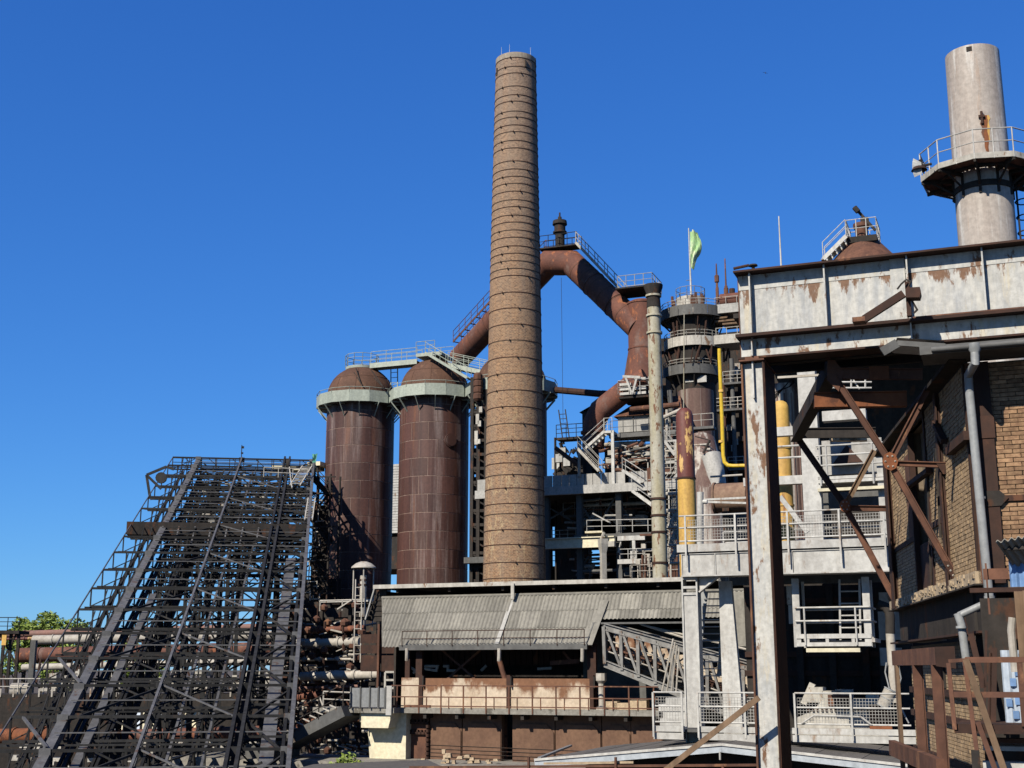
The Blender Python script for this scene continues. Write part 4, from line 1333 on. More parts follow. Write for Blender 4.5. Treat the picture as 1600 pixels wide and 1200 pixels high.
solo('antenna_mast', 'thin pale antenna mast rising alone above the grey girder', 'mast', MB().tube((0, 0, -2), (0, 0, W(1219, 338, 58).z - rm.z), .055, .03, 8), M['white'], rm)
hv_ = W(1177, 420, 52)
solo('girder_vent', 'small dark vent cap peeping over the girder left of the pale mast', 'vent', MB().lathe([(.07, -1), (.07, .1), (.2, .12), (.18, .18), (.02, .2)], 10), M['black'], hv_)
br = MB()
for s_ in (-1, 1):
    br.add([(0, -.1, 0), (s_ * .5, .02, .14), (s_ * .9, .1, .02), (s_ * .45, .16, .1)], [(0, 1, 3), (1, 2, 3)])
br.lathe([(.01, -.3), (.09, -.1), (.1, .1), (.04, .3), (.01, .36)], 6)
solo('bird', 'tiny dark bird high in the blue sky at upper right', 'bird', br, M['black'], W(1196, 114, 330), .4)

rh = Th('dark_rear_backing', 'black backing wall added behind the furnace shell and yellow gas pipe', 'building', W(1050, 900, 128), GR, to_ground=True)  # backing wall added, the dark behind the furnace put into its colour
A_ = rh.at
a, b = A_(1036, 900), A_(1215, 512)
rh.part('wall', MB().box(a.x, b.x, 0, .4, 0, b.z), M['black'])
for i in range(6):
    x = a.x + (b.x - a.x) * (i + .5) / 6
    rh.part('wall_column', MB().box(x - .2, x + .2, -.4, 0, 0, b.z - .5), M['black'])
for py in (540, 585, 630, 690, 740, 800):
    z = A_(1100, py).z
    rh.part('wall_girder', MB().box(a.x, b.x, -.35, 0, z - .25, z + .25), M['black'])
for px, py in ((1139, 668), (1146, 700), (1149, 690), (1135, 640), (1150, 580), (1152, 572)):
    c = A_(px, py, -.6)
    rh.part('pale_fitting', MB().box(c.x - .25, c.x + .25, -.6, -.4, c.z - .3, c.z + .3), M['whitedirty'])

dk.part('dark_infill', MB().box(dk.at(866, 740, 2.6).x, dk.at(916, 740, 2.6).x, 2.6, 2.8, 0, dk.at(880, 716, 2.6).z), M['black'])  # black sheet added behind the service tower as dark backing
m = MB()
for px, py, w_, h_ in ((868, 724, .35, 1.0), (874, 712, .3, .5)):
    c = dk.at(px, py, 2.3)
    dk.part('pale_panel', MB().box(c.x - w_, c.x + w_, 2.3, 2.4, c.z - h_ / 2, c.z + h_ / 2), M['white'])

# more decks, rails and runs of pipe in the stock house and round the furnace foot
A_ = hh.at
for (p, q, py, t, mt) in ((1012, 1062, 770, -1.5, 'whitedirty'), (985, 1060, 858, 1.0, 'greyplate'), (880, 935, 805, 4.0, 'darkgrey'), (1040, 1110, 720, 1.0, 'greyplate'), (1040, 1115, 670, 2.0, 'darkgrey')):
    a, b = A_(p, py, t), A_(q, py, t)
    hh.part('catwalk', MB().box(a.x, b.x, t, t + 1.0, a.z - .2, a.z), M[mt])
    hh.part('catwalk_railing', MB().rail([V(a.x, t, a.z), V(b.x, t, a.z)], 1.0, 1, .9, .028), M['whitedirty'])
for (x0_, y0_, x1_, y1_, t, r_, mt) in ((905, 790, 1010, 786, 3.0, .14, 'palepipe'), (900, 797, 1005, 794, 3.2, .08, 'rust'), (912, 812, 1000, 809, 3.0, .1, 'greyplate'), (905, 868, 1000, 864, 2.0, .1, 'rust'), (905, 893, 985, 890, 1.0, .12, 'darkgrey'), (890, 874, 940, 872, 4.0, .09, 'palepipe'),
                             (1042, 640, 1042, 735, 1.5, .12, 'palepipe'), (1050, 655, 1050, 735, 1.5, .08, 'rust'), (1056, 690, 1056, 745, .5, .1, 'whitedirty'), (1040, 705, 1110, 702, .8, .1, 'palepipe'), (1040, 698, 1110, 694, .8, .07, 'whitedirty'), (1110, 745, 1160, 742, -2, .08, 'palepipe'), (960, 683, 1060, 680, 2.4, .07, 'rust')):
    hh.part('pipe_run', MB().tube(A_(x0_, y0_, t), A_(x1_, y1_, t), r_, n=8), M[mt])
for px, py, t, w_, h_, mt in ((925, 800, 5, 1.4, 1.2, 'darkgrey'), (950, 806, 5, 1.0, .8, 'rust'), (975, 800, 5, 1.6, 1.6, 'darkgrey'), (1000, 812, 4, .8, .8, 'greyplate'), (905, 880, 3, .8, 1.0, 'rust'), (918, 886, 3, .5, .6, 'whitedirty'), (975, 893, 1, 1.2, .7, 'darkgrey')):
    c = A_(px, py, t)
    hh.part('machine_housing', MB().box(c.x - w_ / 2, c.x + w_ / 2, t, t + 1, c.z - h_ / 2, c.z + h_ / 2), M[mt])
for px in (1120, 1133, 1148):
    x = rh.at(px, 700, -1.5).x
    rh.part('riser_pipe', MB().tube((x, -1.5, 4), (x, -1.5, rh.at(px, 560 + (px % 7) * 6, -1.5).z), .22, n=10), M['rust' if px % 2 else 'darkgrey'])
for py, p, q in ((732, 1138, 1175), (640, 1118, 1165), (598, 1130, 1175)):
    a, b = rh.at(p, py, -2.2), rh.at(q, py, -2.2)
    rh.part('catwalk', MB().box(a.x, b.x, -2.2, -.6, a.z - .2, a.z), M['darkgrey'])
    rh.part('catwalk_railing', MB().rail([V(a.x, -2.2, a.z), V(b.x, -2.2, a.z)], 1.1, 2, .8, .04), M['whitedirty'])

# finer pipework and braces in the open bays of the stock house
A_ = hh.at
for (x0_, y0_, x1_, y1_, t, w_, mt) in ((900, 775, 925, 815, 2.0, .16, 'darkgrey'), (962, 775, 940, 815, 2.0, .16, 'darkgrey'), (962, 775, 985, 815, 2.0, .16, 'darkgrey'), (900, 862, 925, 900, 2.0, .14, 'darkgrey'), (925, 862, 900, 900, 2.0, .14, 'darkgrey'), (1000, 775, 1030, 812, 2.0, .12, 'rust'),
                                       (852, 790, 896, 815, 3.0, .14, 'darkgrey'), (896, 790, 852, 815, 3.0, .14, 'darkgrey')):
    hh.part('bay_brace', MB().bar(A_(x0_, y0_, t), A_(x1_, y1_, t), w_, .12), M[mt])
for i in range(34):
    x0_, y0_ = rnd.uniform(868, 1030), rnd.choice([rnd.uniform(776, 826), rnd.uniform(846, 900)])
    p = A_(x0_, y0_, rnd.uniform(1.5, 6))
    q = p + (V(rnd.uniform(.8, 2.6), 0, rnd.uniform(-.15, .15)) if i % 3 else V(0, 0, rnd.uniform(.6, 1.8)))
    hh.part('small_pipe', MB().tube(p, q, rnd.uniform(.04, .1), n=6), M[rnd.choice(['rust', 'darkgrey', 'greyplate', 'palepipe', 'rustdark'])])
for i in range(26):
    x0_, y0_ = rnd.uniform(955, 1055), rnd.uniform(694, 736)
    p = A_(x0_, y0_, rnd.uniform(.9, 3))
    q = p + (V(rnd.uniform(.6, 2.0), 0, rnd.uniform(-.25, .25)) if i % 3 else V(0, 0, rnd.uniform(.4, 1.1)))
    hh.part('small_pipe', MB().tube(p, q, rnd.uniform(.03, .07), n=6), M[rnd.choice(['rust', 'greyplate', 'palepipe', 'whitedirty', 'darkgrey'])])

# pale floor edges with rails, stairs and ducts that fill the furnace block
A_ = hh.at
for (p, q, py, t, mt) in ((858, 905, 775, 6.0, 'greyplate'), (905, 1010, 803, 6.5, 'greyplate'), (862, 900, 848, 5.0, 'greyplate'), (905, 940, 893, 2.5, 'greyplate'), (955, 1008, 700, 4.2, 'greyplate'), (960, 1060, 716, 3.6, 'whitedirty'), (1034, 1060, 688, .6, 'greyplate'), (1034, 1062, 738, .2, 'whitedirty')):
    a, b = A_(p, py, t), A_(q, py, t)
    hh.part('floor_edge', MB().box(a.x, b.x, t, t + .9, a.z - .16, a.z), M[mt])
    hh.part('floor_railing', MB().rail([V(a.x, t, a.z), V(b.x, t, a.z)], 1.0, 2, .8, .03), M[mt])
for (x0_, y0_, x1_, y1_, t) in ((905, 828, 930, 806, 3.5), (975, 826, 948, 803, 4.0), (965, 733, 985, 717, 2.6), (1056, 712, 1040, 690, .9), (1040, 768, 1060, 742, .4)):
    hh.part('stairs', MB().stair(A_(x0_, y0_, t), A_(x1_, y1_, t), .7, (0, 1, 0), .25, .9), M['greyplate'])
for (x0_, y0_, x1_, y1_, t, r_, mt) in ((985, 640, 1062, 632, 1.5, .22, 'rust'), (1035, 600, 1035, 740, 3.0, .3, 'rust'), (1046, 610, 1052, 690, 2.4, .2, 'darkgrey'), (1030, 655, 1065, 640, 1.0, .16, 'palepipe'), (868, 700, 905, 728, 1.0, .18, 'rust'), (905, 745, 905, 690, .3, .12, 'palepipe')):
    hh.part('duct', MB().tube(A_(x0_, y0_, t), A_(x1_, y1_, t), r_, n=10), M[mt])
# ================================================================== corrugated shed with deck below
sh = Th('corrugated_shed', 'open shed with long corrugated lean-to roof above the rust-stained wall', 'shed', W(597, 1010, 62), GR, to_ground=True)
A_ = sh.at
RUN = 1.7
z0, z1 = A_(760, 1010, 0).z, A_(760, 934, RUN).z
slope = math.atan2(z1 - z0, RUN)
L = math.hypot(z1 - z0, RUN)
def sheet_mesh(w, ln, wave=0.19, amp=0.032, mt='fibre'):
    n = int(round(w / wave)) * 6
    vs = []
    for i in range(n + 1):
        x = w * i / n
        z = amp * math.sin(2 * PI * i / 6)
        vs += [(x, 0, z), (x, ln, z), (x, ln, z - 0.012), (x, 0, z - 0.012)]
    fs = []
    for i in range(n):
        a, b = i * 4, i * 4 + 4
        fs += [(a, b, b + 1, a + 1), (a + 3, a + 2, b + 2, b + 3), (a, a + 3, b + 3, b)]
    m = MB().add(vs, fs)
    me = m.mesh('roof_sheet')
    me.materials.append(M[mt])
    smooth_mesh(me, 60)
    return me
SW = 0.95
full = sheet_mesh(SW + .02, L / 3 + .08)
half = sheet_mesh(SW + .02, L / 6 + .08)
xm, xr = A_(918, 1010, 0).x, A_(1192, 960, RUN / 2).x
def edge_x(d):                             # the verge cuts the sheets in a straight slanting line
    return A_(596.5, 934, RUN).x * d / L
def edge_sheet(d0_, ln, x1):
    b0_, b1_ = edge_x(d0_), edge_x(d0_ + ln)
    xs_ = [min(b0_, b1_) + (x1 - min(b0_, b1_)) * i / 60 for i in range(61)]
    vs = []
    for x in xs_:
        for bb_, y in ((b0_, 0), (b1_, ln)):
            xx = max(x, bb_)
            vs += [(xx, y, 0.032 * math.sin(2 * PI * xx / 0.19)), (xx, y, 0.032 * math.sin(2 * PI * xx / 0.19) - .012)]
    fs = []
    for i in range(60):
        k = i * 4
        fs += [(k, k + 4, k + 6, k + 2), (k + 1, k + 3, k + 7, k + 5), (k, k + 1, k + 5, k + 4)]
    return MB().add(vs, fs)
for k in range(3):
    d = L / 3 * k
    ln = L / 3 + (.08 if k < 2 else 0)
    o_ = sh.part('roof_sheet', edge_sheet(d, ln, SW), M['fibre'])
    o_.location = (0, d * math.cos(slope), z0 + d * math.sin(slope) + 0.045 * k)
    o_.rotation_euler = (slope, 0, 0)
    i = 1
    while i * SW < xr:
        x = i * SW
        if x + SW * .6 < xm or k == 2:
            share('roof_sheet', full, sh.o, (x, d * math.cos(slope), z0 + d * math.sin(slope) + 0.045 * k + rnd.uniform(0, .012)), (slope, 0, rnd.uniform(-.004, .004)))
        elif k == 1:
            d2 = L / 2 if x > xm + .2 else d
            share('roof_sheet', half if x > xm + .2 else full, sh.o, (x, d2 * math.cos(slope), z0 + d2 * math.sin(slope) + 0.045 + rnd.uniform(0, .008)), (slope, 0, 0))
        i += 1
def on_roof(px, py):                       # point on the lean-to roof plane
    o, d = sh.lray(px, py)
    n = V(0, -math.sin(slope), math.cos(slope))
    p0 = V(0, 0, z0 + .09)
    return o + d * ((p0 - o).dot(n) / d.dot(n))
sh.part('roof_flashing', MB().bar(on_roof(800, 938), on_roof(776, 1006), .2, .02), M['greyplate'])
a, b, c_, d_ = on_roof(925, 938), on_roof(955, 938), on_roof(918, 1000), on_roof(908, 1006)
sh.part('roof_flashing', MB().bar(on_roof(940, 938), on_roof(914, 1008), .75, .02), M['fibre'])
sh.part('gutter', MB().bar(A_(625, 1012, -.1), A_(918, 1010, -.1), .18, .24), M['darkgrey'])
sh.part('roof_edge_trim', MB().bar(on_roof(916, 1009), on_roof(928, 974), .06, .08).bar(on_roof(926, 974), on_roof(1130, 972), .06, .08), M['darkgrey'])
# eave railing
p, q = A_(628, 1010, -.22), A_(913, 1008, -.22)
zt_ = A_(760, 985, -.22).z
sh.part('eave_railing', MB().rail([p, q], zt_ - p.z, 1, 1.22, .022), M['rustdark'])
# high flat canopy behind
zc = A_(800, 912, 1.5).z
xa, xb = A_(586, 915, 1.5).x, A_(1180, 910, 1.5).x
sh.part('canopy', MB().box(xa, xb, 1.5, 11, zc - .05, zc + .09), M['felt'])
sh.part('canopy_edge', MB().box(xa - .05, xb, 1.38, 1.49, zc - .09, zc + .1), M['whitedirty'])
for px in (640, 720, 802, 880, 960, 1040):
    x = A_(px, 915, 3).x
    sh.part('canopy_rafter', MB().box(x - .06, x + .06, 1.6, 10.5, zc - .3, zc - .06), M['black'])
sh.part('ridge_post', MB().box(A_(802, 930, 1.4).x - .08, A_(802, 930, 1.4).x + .08, 1.28, 1.37, z1 - .1, zc), M['whitedirty'])
sh.part('ridge_trim', MB().tube((edge_x(L), RUN + .02, z1 + .1), (xb, RUN + .02, z1 + .1), .08, n=8), M['fibre'])
sh.part('upper_wall', MB().box(.1, xb, 6.5, 6.7, z1 - 4.5, zc - .06), M['black'])
for i in range(6):
    a, b = A_(588 - i * 2.6, 926 + i * 8, 1.9), A_(604, 926 + i * 8, 1.9)
    sh.part('side_louvre', MB().bar((a.x, 1.9 + .05 * i, a.z), (b.x, 1.9 + .05 * i, b.z), .05, .27).bar((a.x, 1.9, a.z), (a.x + .2, 7, a.z), .05, .22), M['black'])
sh.part('side_verge', MB().bar(A_(586, 917, 1.6), A_(571, 968, 1.8), .06, .08), M['greyplate'])
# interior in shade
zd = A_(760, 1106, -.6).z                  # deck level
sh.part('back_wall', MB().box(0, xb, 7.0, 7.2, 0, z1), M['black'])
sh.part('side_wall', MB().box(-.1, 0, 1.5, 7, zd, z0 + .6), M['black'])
for px, w in ((637, .12), (655, .16), (925, .2)):
    p = A_(px, 1050, .35)
    sh.part('post', MB().box(p.x - w, p.x + w, .3, .5, zd, z0 + .1), M['rustdark'])
p = A_(795, 1050, .25)
for px0, py0, px1, py1 in ((690, 1015, 742, 1060), (752, 1015, 700, 1060), (880, 1018, 893, 1034)):
    sh.part('cross_brace', MB().bar(A_(px0, py0, 1.4), A_(px1, py1, 1.4), .12, .1), M['rust'])
sh.part('beam', MB().bar(A_(860, 1036, 1.4), A_(905, 1033, 1.4), .15, .2), M['rust'])
for px in (636, 780, 910):
    p = A_(px, 1013, -.15)
    sh.part('downpipe', MB().path([p, p + V(0, 0, -.35), p + V(-.04, .08, -.55)], .09, 8), M['palepipe'])
m = MB()
for pts in (((640, 1042), (650, 1048), (646, 1052)), ((664, 1041), (684, 1041), (682, 1048), (664, 1045)), ((693, 1041), (700, 1041), (700, 1048), (712, 1048)), ((840, 1045), (862, 1044)), ((752, 1048), (760, 1040))):
    m.path([A_(x, y, 2.4) for x, y in pts], .07, 6)
sh.part('white_pipework', m, M['palepipe'])
sh.part('inner_wall', MB().box(A_(905, 1040, 3).x, xb, 3.6, 3.8, zd, z0 + .8), M['darkgrey'])
m = MB()
for i in range(30):
    x = .6 + i * .3
    m.box(x, x + .25, 4.4, 4.5, zd + 1.9, z0 - .1)
sh.part('inner_cladding', m, M['rustdark'])

dw = Th('rust_stained_wall', 'cream panelled parapet wall stained rusty brown along its top', 'wall', W(628, 1105, 61.4), GR)
t_ = .35
zt_ = dw.at(760, 1060, t_).z
for p, q in ((627, 657), (659, 793), (797, 924)):
    a, b = dw.at(p, 1080, t_), dw.at(q, 1080, t_)
    dw.part('wall_panel', MB().box(a.x, b.x, t_, t_ + .2, -.05, zt_ + (.0 if p > 630 else .02)), M['creamwall'])
for px in (658, 795, 925):
    a = dw.at(px, 1080, t_)
    dw.part('wall_post', MB().box(a.x - .09, a.x + .09, t_ - .08, t_ + .25, -.05, zt_ + .15), M['rustdark'])
    dw.part('bracket', MB().bar((a.x + .15, t_ - .1, zt_ - .4), (a.x + .15, t_ - .1, zt_ + .1), .1, .06), M['black'])

dk2 = Th('walkway_deck', 'long rusty-railed walkway deck below the corrugated roof', 'walkway', W(612, 1106, 60.6), GR)
b = dk2.at(1030, 1112)
dk2.part('deck_slab', MB().box(0, b.x, 0, 1.6, -.2, 0), M['stone'])
dk2.part('slab_edge', MB().box(0, b.x, -.05, 0, -.22, .03), M['concrete'])
h1 = dk2.at(800, 1072).z
for i in range(12):
    x = .3 + (b.x - .5) * i / 11
    dk2.part('post', MB().box(x - .03, x + .03, -.09, -.05, -.2, h1), M['rust'])
    if i < 11:
        x2 = x + (b.x - .5) / 11 * .35
        dk2.part('post', MB().box(x2 - .02, x2 + .02, -.09, -.05, 0, h1 * .5), M['rust'])
for z in (h1, h1 * .5, .1):
    dk2.part('handrail', MB().bar((0, -.07, z), (b.x, -.07, z), .05, .05), M['rust'])
for x in [b.x * i / 8 for i in range(9)]:
    dk2.part('bearer', MB().box(x, x + .15, .05, 1.6, -.45, -.21), M['black'])
m = MB()
for px in (940, 960, 985):
    a = dk2.at(px, 1100, .9)
    m.box(a.x, a.x + .8, .6, 1.1, .02, rnd.uniform(.15, .5))
dk2.part('debris', m, M['stone'])
ps_ = dk2.at(940, 1102, .5)
zz = dk2.at(940, 1052, .5).z
dk2.part('white_pipe_stub', MB().lathe([(.25, 0), (.25, .12), (.13, .15), (.13, zz * .72), (.24, zz * .8), (.24, zz), (.1, zz)], 10, (ps_.x, .5, 0)), M['palepipe'])

lw = Th('brown_lower_wall', 'brown rendered lower wall with arched panel seams under the walkway deck', 'wall', W(628, 1190, 61.2), GR, to_ground=True)
t_ = 0.0
for p, q in ((671, 720.5), (722, 783), (800, 866), (867.5, 939), (940.5, 985), (986, 1035)):
    a, b = lw.at(p, 1160, t_), lw.at(q, 1160, t_)
    zt_ = lw.at(800, 1108, t_).z
    zs = lw.at(800, 1131, t_).z
    m = MB().prism([(a.x, 0), (b.x, 0), (b.x, zt_), (a.x, zt_)], .06, .4)
    lw.part('wall_panel', m, M['brownwall'])
    m = MB().prism([(a.x + .03, 0), (b.x - .03, 0), (b.x - .03, zs - .35), (b.x - .35, zs), (a.x + .4, zs), (a.x + .03, zs - .4)], 0, .058)
    lw.part('raised_panel', m, M['brownwall'])
a, b = lw.at(630, 1160), lw.at(669, 1130)
m = MB().box(a.x, b.x, .1, .3, 0, b.z + .8)
lw.part('door_leaf', m, M['rust'])
m = MB().bar((a.x, 0, b.z), (b.x, 0, b.z), .1, .1).bar((a.x, 0, b.z - .45), (b.x, 0, b.z - .45), .1, .1).bar((a.x + .05, 0, 0), (a.x + .05, 0, b.z), .1, .1).bar((b.x, 0, 0), (b.x, 0, b.z), .14, .12)
for i in range(6):
    m.box(a.x + .15 + i * .18, a.x + .22 + i * .18, -.05, .1, b.z - .05, b.z + .15)
    m.box(a.x + .15 + i * .18, a.x + .22 + i * .18, -.05, .1, b.z - .5, b.z - .3)
lw.part('door_frame', m, M['rustdark'])
m = MB()
for i in range(14):
    z = b.z - .2 - i * .2
    m.tube((b.x + .02, -.1, z), (b.x + .02, -.1, z + .13), .09, n=6)
lw.part('chain_conduit', m, M['rustdark'])
m = MB()
for k in range(4):
    z = lw.at(760, 1166 + k * 6).z
    m.tube((lw.at(672, 1160).x, -.02, z), (lw.at(1000, 1160).x, -.02, z - .15), .012, n=4)
lw.part('wall_wire', m, M['black'])
gp = Th('leaning_gas_pipe', 'tall thin brown pipe rising past the deck railing to the shed eave', 'pipe', W(789, 1190, 60.2), GR, to_ground=True)
gp.part('pipe', MB().path([(0, 0, 0), (0, 0, gp.at(786, 1062).z), gp.at(776, 1016)], .12, 10), M['rust'])
gp.part('side_channel', MB().box(.32, .5, .3, .42, 0, gp.at(790, 1062).z), M['rustdark'])
for py in (1075, 1118, 1150):
    z = gp.at(789, py).z
    gp.part('pipe_clip', MB().tube((0, 0, z - .06), (0, 0, z + .06), .16, n=10), M['rustdark'])
# rubble at the foot
for i, (px, w, h) in enumerate(((690, .8, .5), (703, .7, .7), (722, .9, .45), (742, .6, .5), (768, .9, .35), (655, .5, .35))):
    t = Th('stone_pile', ['low pale stone pile left of the wall door corner', 'tallest pale stone pile below the brown wall', 'pale stone pile right of the tallest one', 'narrow pale stone pile in the middle of the brown wall foot', 'flat pale stone pile near the leaning pipe foot', 'small pale stone pile at the rusty door foot'][i], 'stones', W(px, 1199, 58), GR, 'stone piles at the brown wall foot')
    n = 5
    for j in range(n):
        x, y = rnd.uniform(-w / 2, w / 2), rnd.uniform(-.2, .2)
        s_ = rnd.uniform(.07, .15)
        m = MB().add([(x + s_ * dx * rnd.uniform(.7, 1.2), y + s_ * dy * rnd.uniform(.7, 1.2), (h * j / n if dz < 0 else h * (j + 1.3) / n)) for dx, dy, dz in ((-1, -1, -1), (1, -1, -1), (1, 1, -1), (-1, 1, -1), (-.8, -.9, 1), (.9, -.8, 1), (.8, .9, 1), (-.9, .8, 1))],
              [(3, 2, 1, 0), (4, 5, 6, 7), (0, 1, 5, 4), (1, 2, 6, 5), (2, 3, 7, 6), (3, 0, 4, 7)])
        t.part('stone', m, M['stone'], smooth=False)
tw_ = Th('retaining_ledge', 'low retaining ledge below the brown wall holding pale stones', 'wall', W(690, 1197, 57.6), GR, to_ground=True)
zl = tw_.at(690, 1194).z
tw_.part('ledge', MB().box(-14, 20, -.3, 4, 0, zl), M['concrete'])

# cream concrete pier and slatted gate left of the deck
pi = Th('cream_pier', 'cream painted concrete bridge pier with a jutting head left of the brown wall', 'pier', W(590, 1190, 60.6), GR, to_ground=True)
A_ = pi.at
zt_, zm_, zb_ = A_(600, 1108).z, A_(600, 1137).z, 0
xl, xr = A_(567, 1137).x, A_(627, 1137).x
pi.part('leg', MB().prism([(A_(588, 1190).x, 0), (xr, 0), (xr, zt_), (xl, zt_), (xl, zm_ - .2)], .5, 2.2), M['cream'], smooth=False)
m = MB().prism([(A_(570, 1125).x, zm_), (A_(612, 1125).x, zm_), (A_(619, 1116).x, zt_), (A_(570, 1116).x, zt_)], -.35, .52)
pi.part('head', m, M['cream'], smooth=False)
pi.part('corbel', MB().box(A_(563, 1140).x, A_(569, 1140).x, -.1, .6, A_(563, 1128).z, A_(563, 1112).z), M['cream'])
gt = Th('slatted_gate', 'grey slatted metal balustrade on the bridge left of the rust-stained wall', 'balustrade', W(548, 1106, 60.4), GR)
A_ = gt.at
b = A_(603, 1075)
m = MB()
n = 30
for i in range(n):
    x = b.x * i / n
    m.box(x, x + b.x / n * .72, 0, .04, .05, b.z)
gt.part('slat_panel', m, M['zinc'], kind='stuff')
for f in (0, .28, .55, .8, 1):
    gt.part('gate_post', MB().box(b.x * f - .03, b.x * f + .03, -.06, -.01, 0, b.z + .06), M['darkgrey'])
gt.part('end_panel', MB().box(b.x + .02, A_(612, 1090).x, -.02, .03, -.3, b.z + .1), M['greyplate'])
gt.part('bridge_edge', MB().box(A_(487, 1108).x, A_(614, 1108).x, .1, 1.6, -.22, 0), M['concrete'])
m = MB().rail([A_(505, 1104), (0, 0, 0)], A_(520, 1082).z, 1, 1.0, .035)
m.bar(A_(505, 1104), A_(500, 1090), .06, .06)
gt.part('pale_railing', m, M['palepipe'])
rs = Th('covered_stairs', 'dark flight of stairs slanting down left from the slatted balustrade', 'stairs', W(550, 1112, 60.9), GR)
m = MB()
p, q = rs.at(552, 1110), rs.at(440, 1168)
m.bar(p, q, 2.0, .5)
rs.part('flight', m, M['darkgrey'])
rs.part('lower_landing', MB().box(q.x - 1.2, q.x + .4, -1.2, 1, q.z - .5, q.z + .2), M['darkgrey'])
for k in range(9):
    c = p.lerp(q, (k + 1) / 11) + V(0, 0, .3)
    rs.part('tread_edge', MB().bar(c + V(0, -1.0, 0), c + V(-.35, -1.0, .12), .06, .05), M['palepipe'])
rs.part('handrail', MB().rail([p + V(0, -1, .2), q + V(0, -1, .2)], 1.0, 1, 1.2, .03), M['black'])

# ================================================================== conveyor bridge
cv = Th('conveyor_bridge', 'grey lattice conveyor bridge sloping down right under the corrugated roof', 'conveyor', W(945, 1040, 57), GR)
A_ = cv.at
ta, tb = A_(944, 979), A_(1190, 1048)
ba, bb = A_(946, 1037), A_(1190, 1135)
for nm, p, q in (('top_chord', ta, tb), ('bottom_chord', ba, bb)):
    for t in (0, 2.4):
        cv.part(nm, MB().ibeam(p + V(0, t, 0), q + V(0, t, 0), .22, .3, .04), M['convey'])
nb = 9
for i in range(nb + 1):
    f = i / nb
    p, q = ta.lerp(tb, f), ba.lerp(bb, f)
    for t in (0, 2.4):
        cv.part('upright', MB().bar(p + V(0, t, 0), q + V(0, t, 0), .16 if i else .28, .14), M['convey'])
        if i < nb:
            f2 = (i + .95) / nb
            r = ba.lerp(bb, f2)
            cv.part('diagonal', MB().bar(p + V(.1, t, -.1), r + V(0, t, .1), .16, .1), M['convey'])
    cv.part('cross_member', MB().bar(q, q + V(0, 2.4, 0), .14, .16).bar(p, p + V(0, 2.4, 0), .12, .14), M['darkgrey'])
    if i < nb:
        for g in (.35, .65):
            a_, b_ = p.lerp(q, g), ta.lerp(tb, (i + 1) / nb).lerp(ba.lerp(bb, (i + 1) / nb), g)
            cv.part('side_rail', MB().tube(a_ + V(0, .1, 0), b_ + V(0, .1, 0), .03, n=5), M['palepipe'])
mid0, mid1 = ta.lerp(ba, .55), tb.lerp(bb, .55)
cv.part('belt', MB().bar(mid0 + V(0, 1.2, 0), mid1 + V(0, 1.2, 0), 1.1, .08), M['rust'])
m = MB()
for i in range(34):
    f = i / 34
    c = mid0.lerp(mid1, f) + V(0, 1.2, -.12)
    m.tube(c + V(0, -.6, 0), c + V(0, .6, 0), .08, n=6)
cv.part('roller_set', m, M['rustdark'])
for i in range(8):
    f = (i + .5) / 8
    c = mid0.lerp(mid1, f) + V(0, 1.9, .3)
    cv.part('cover_plate', MB().box(c.x - .5, c.x + .5, c.y, c.y + .05, c.z - .25, c.z + .35), M['creamwall'])
cv.part('walk_rail', MB().tube(A_(1000, 975, 2.6), A_(1080, 1000, 2.6), .05, n=6).tube(A_(960, 985, 2.6), A_(1080, 1010, 2.6), .05, n=6).tube(A_(1010, 978, 2.6), A_(1190, 1020, 2.6), .05, n=6), M['palepipe'])
m = MB()
for i in range(60):
    f = rnd.random()
    c = ta.lerp(tb, f).lerp(ba.lerp(bb, f), rnd.uniform(.1, .9)) + V(0, rnd.uniform(.5, 2.2), 0)
    m.bar(c, c + V(rnd.uniform(-.6, .6), rnd.uniform(-.2, .2), rnd.uniform(-.4, .4)), .06, .07)
cv.part('idler_frames', m, M['convey'], kind='stuff')
# leaning bundle of poles
pb_ = Th('pole_bundle', 'bundle of thin pale poles leaning across the conveyor bridge', 'poles', W(1040, 1080, 53), GR)
for k in range(4):
    pb_.part('pole', MB().tube(pb_.at(1034 + k * 7.5, 1082), pb_.at(1052 + k * 3.0, 998 + k * 5), .035, n=6), M['palepipe'])

# ================================================================== white steel walkway frame
wf = Th('white_walkway_frame', 'white steel frame carrying the railed upper walkway across the right centre', 'walkway', W(1066, 868, 42), GR, to_ground=True)
A_ = wf.at
def zz(py, px=1070, t=0):
    return A_(px, py, t).z
x0, x1 = 0.0, A_(1400, 860).x
zg1_, zg0_ = zz(866), zz(900)
for p, q in ((1068, 1119), (1120, 1240), (1241, 1400)):
    a, b = A_(p, 880).x + .01, A_(q, 880).x - .01
    wf.part('girder_plate', MB().box(a, b, -.2, -.14, zg0_, zg1_ - .03), M['white'])
wf.part('girder_flange', MB().box(x0, x1, -.24, .5, zg1_ - .03, zg1_).box(x0, x1, -.24, .5, zg0_ - .04, zg0_), M['white'])
for px in (1068, 1120, 1240):
    a = A_(px, 880).x
    wf.part('girder_stiffener', MB().box(a - .012, a + .012, -.24, -.2, zg0_, zg1_ - .03), M['white'])
zk0, zk1 = zz(862), zz(852)
wf.part('deck', MB().box(x0 - .1, x1, -.25, 7.9, zg1_ + .01, zg1_ + .1), M['black'])  # carried far back, out of view, to keep the hall wall shaded
wf.part('kick_plate', MB().box(x0 - .1, x1, -.3, -.26, zg1_ + .04, zk1), M['white'])
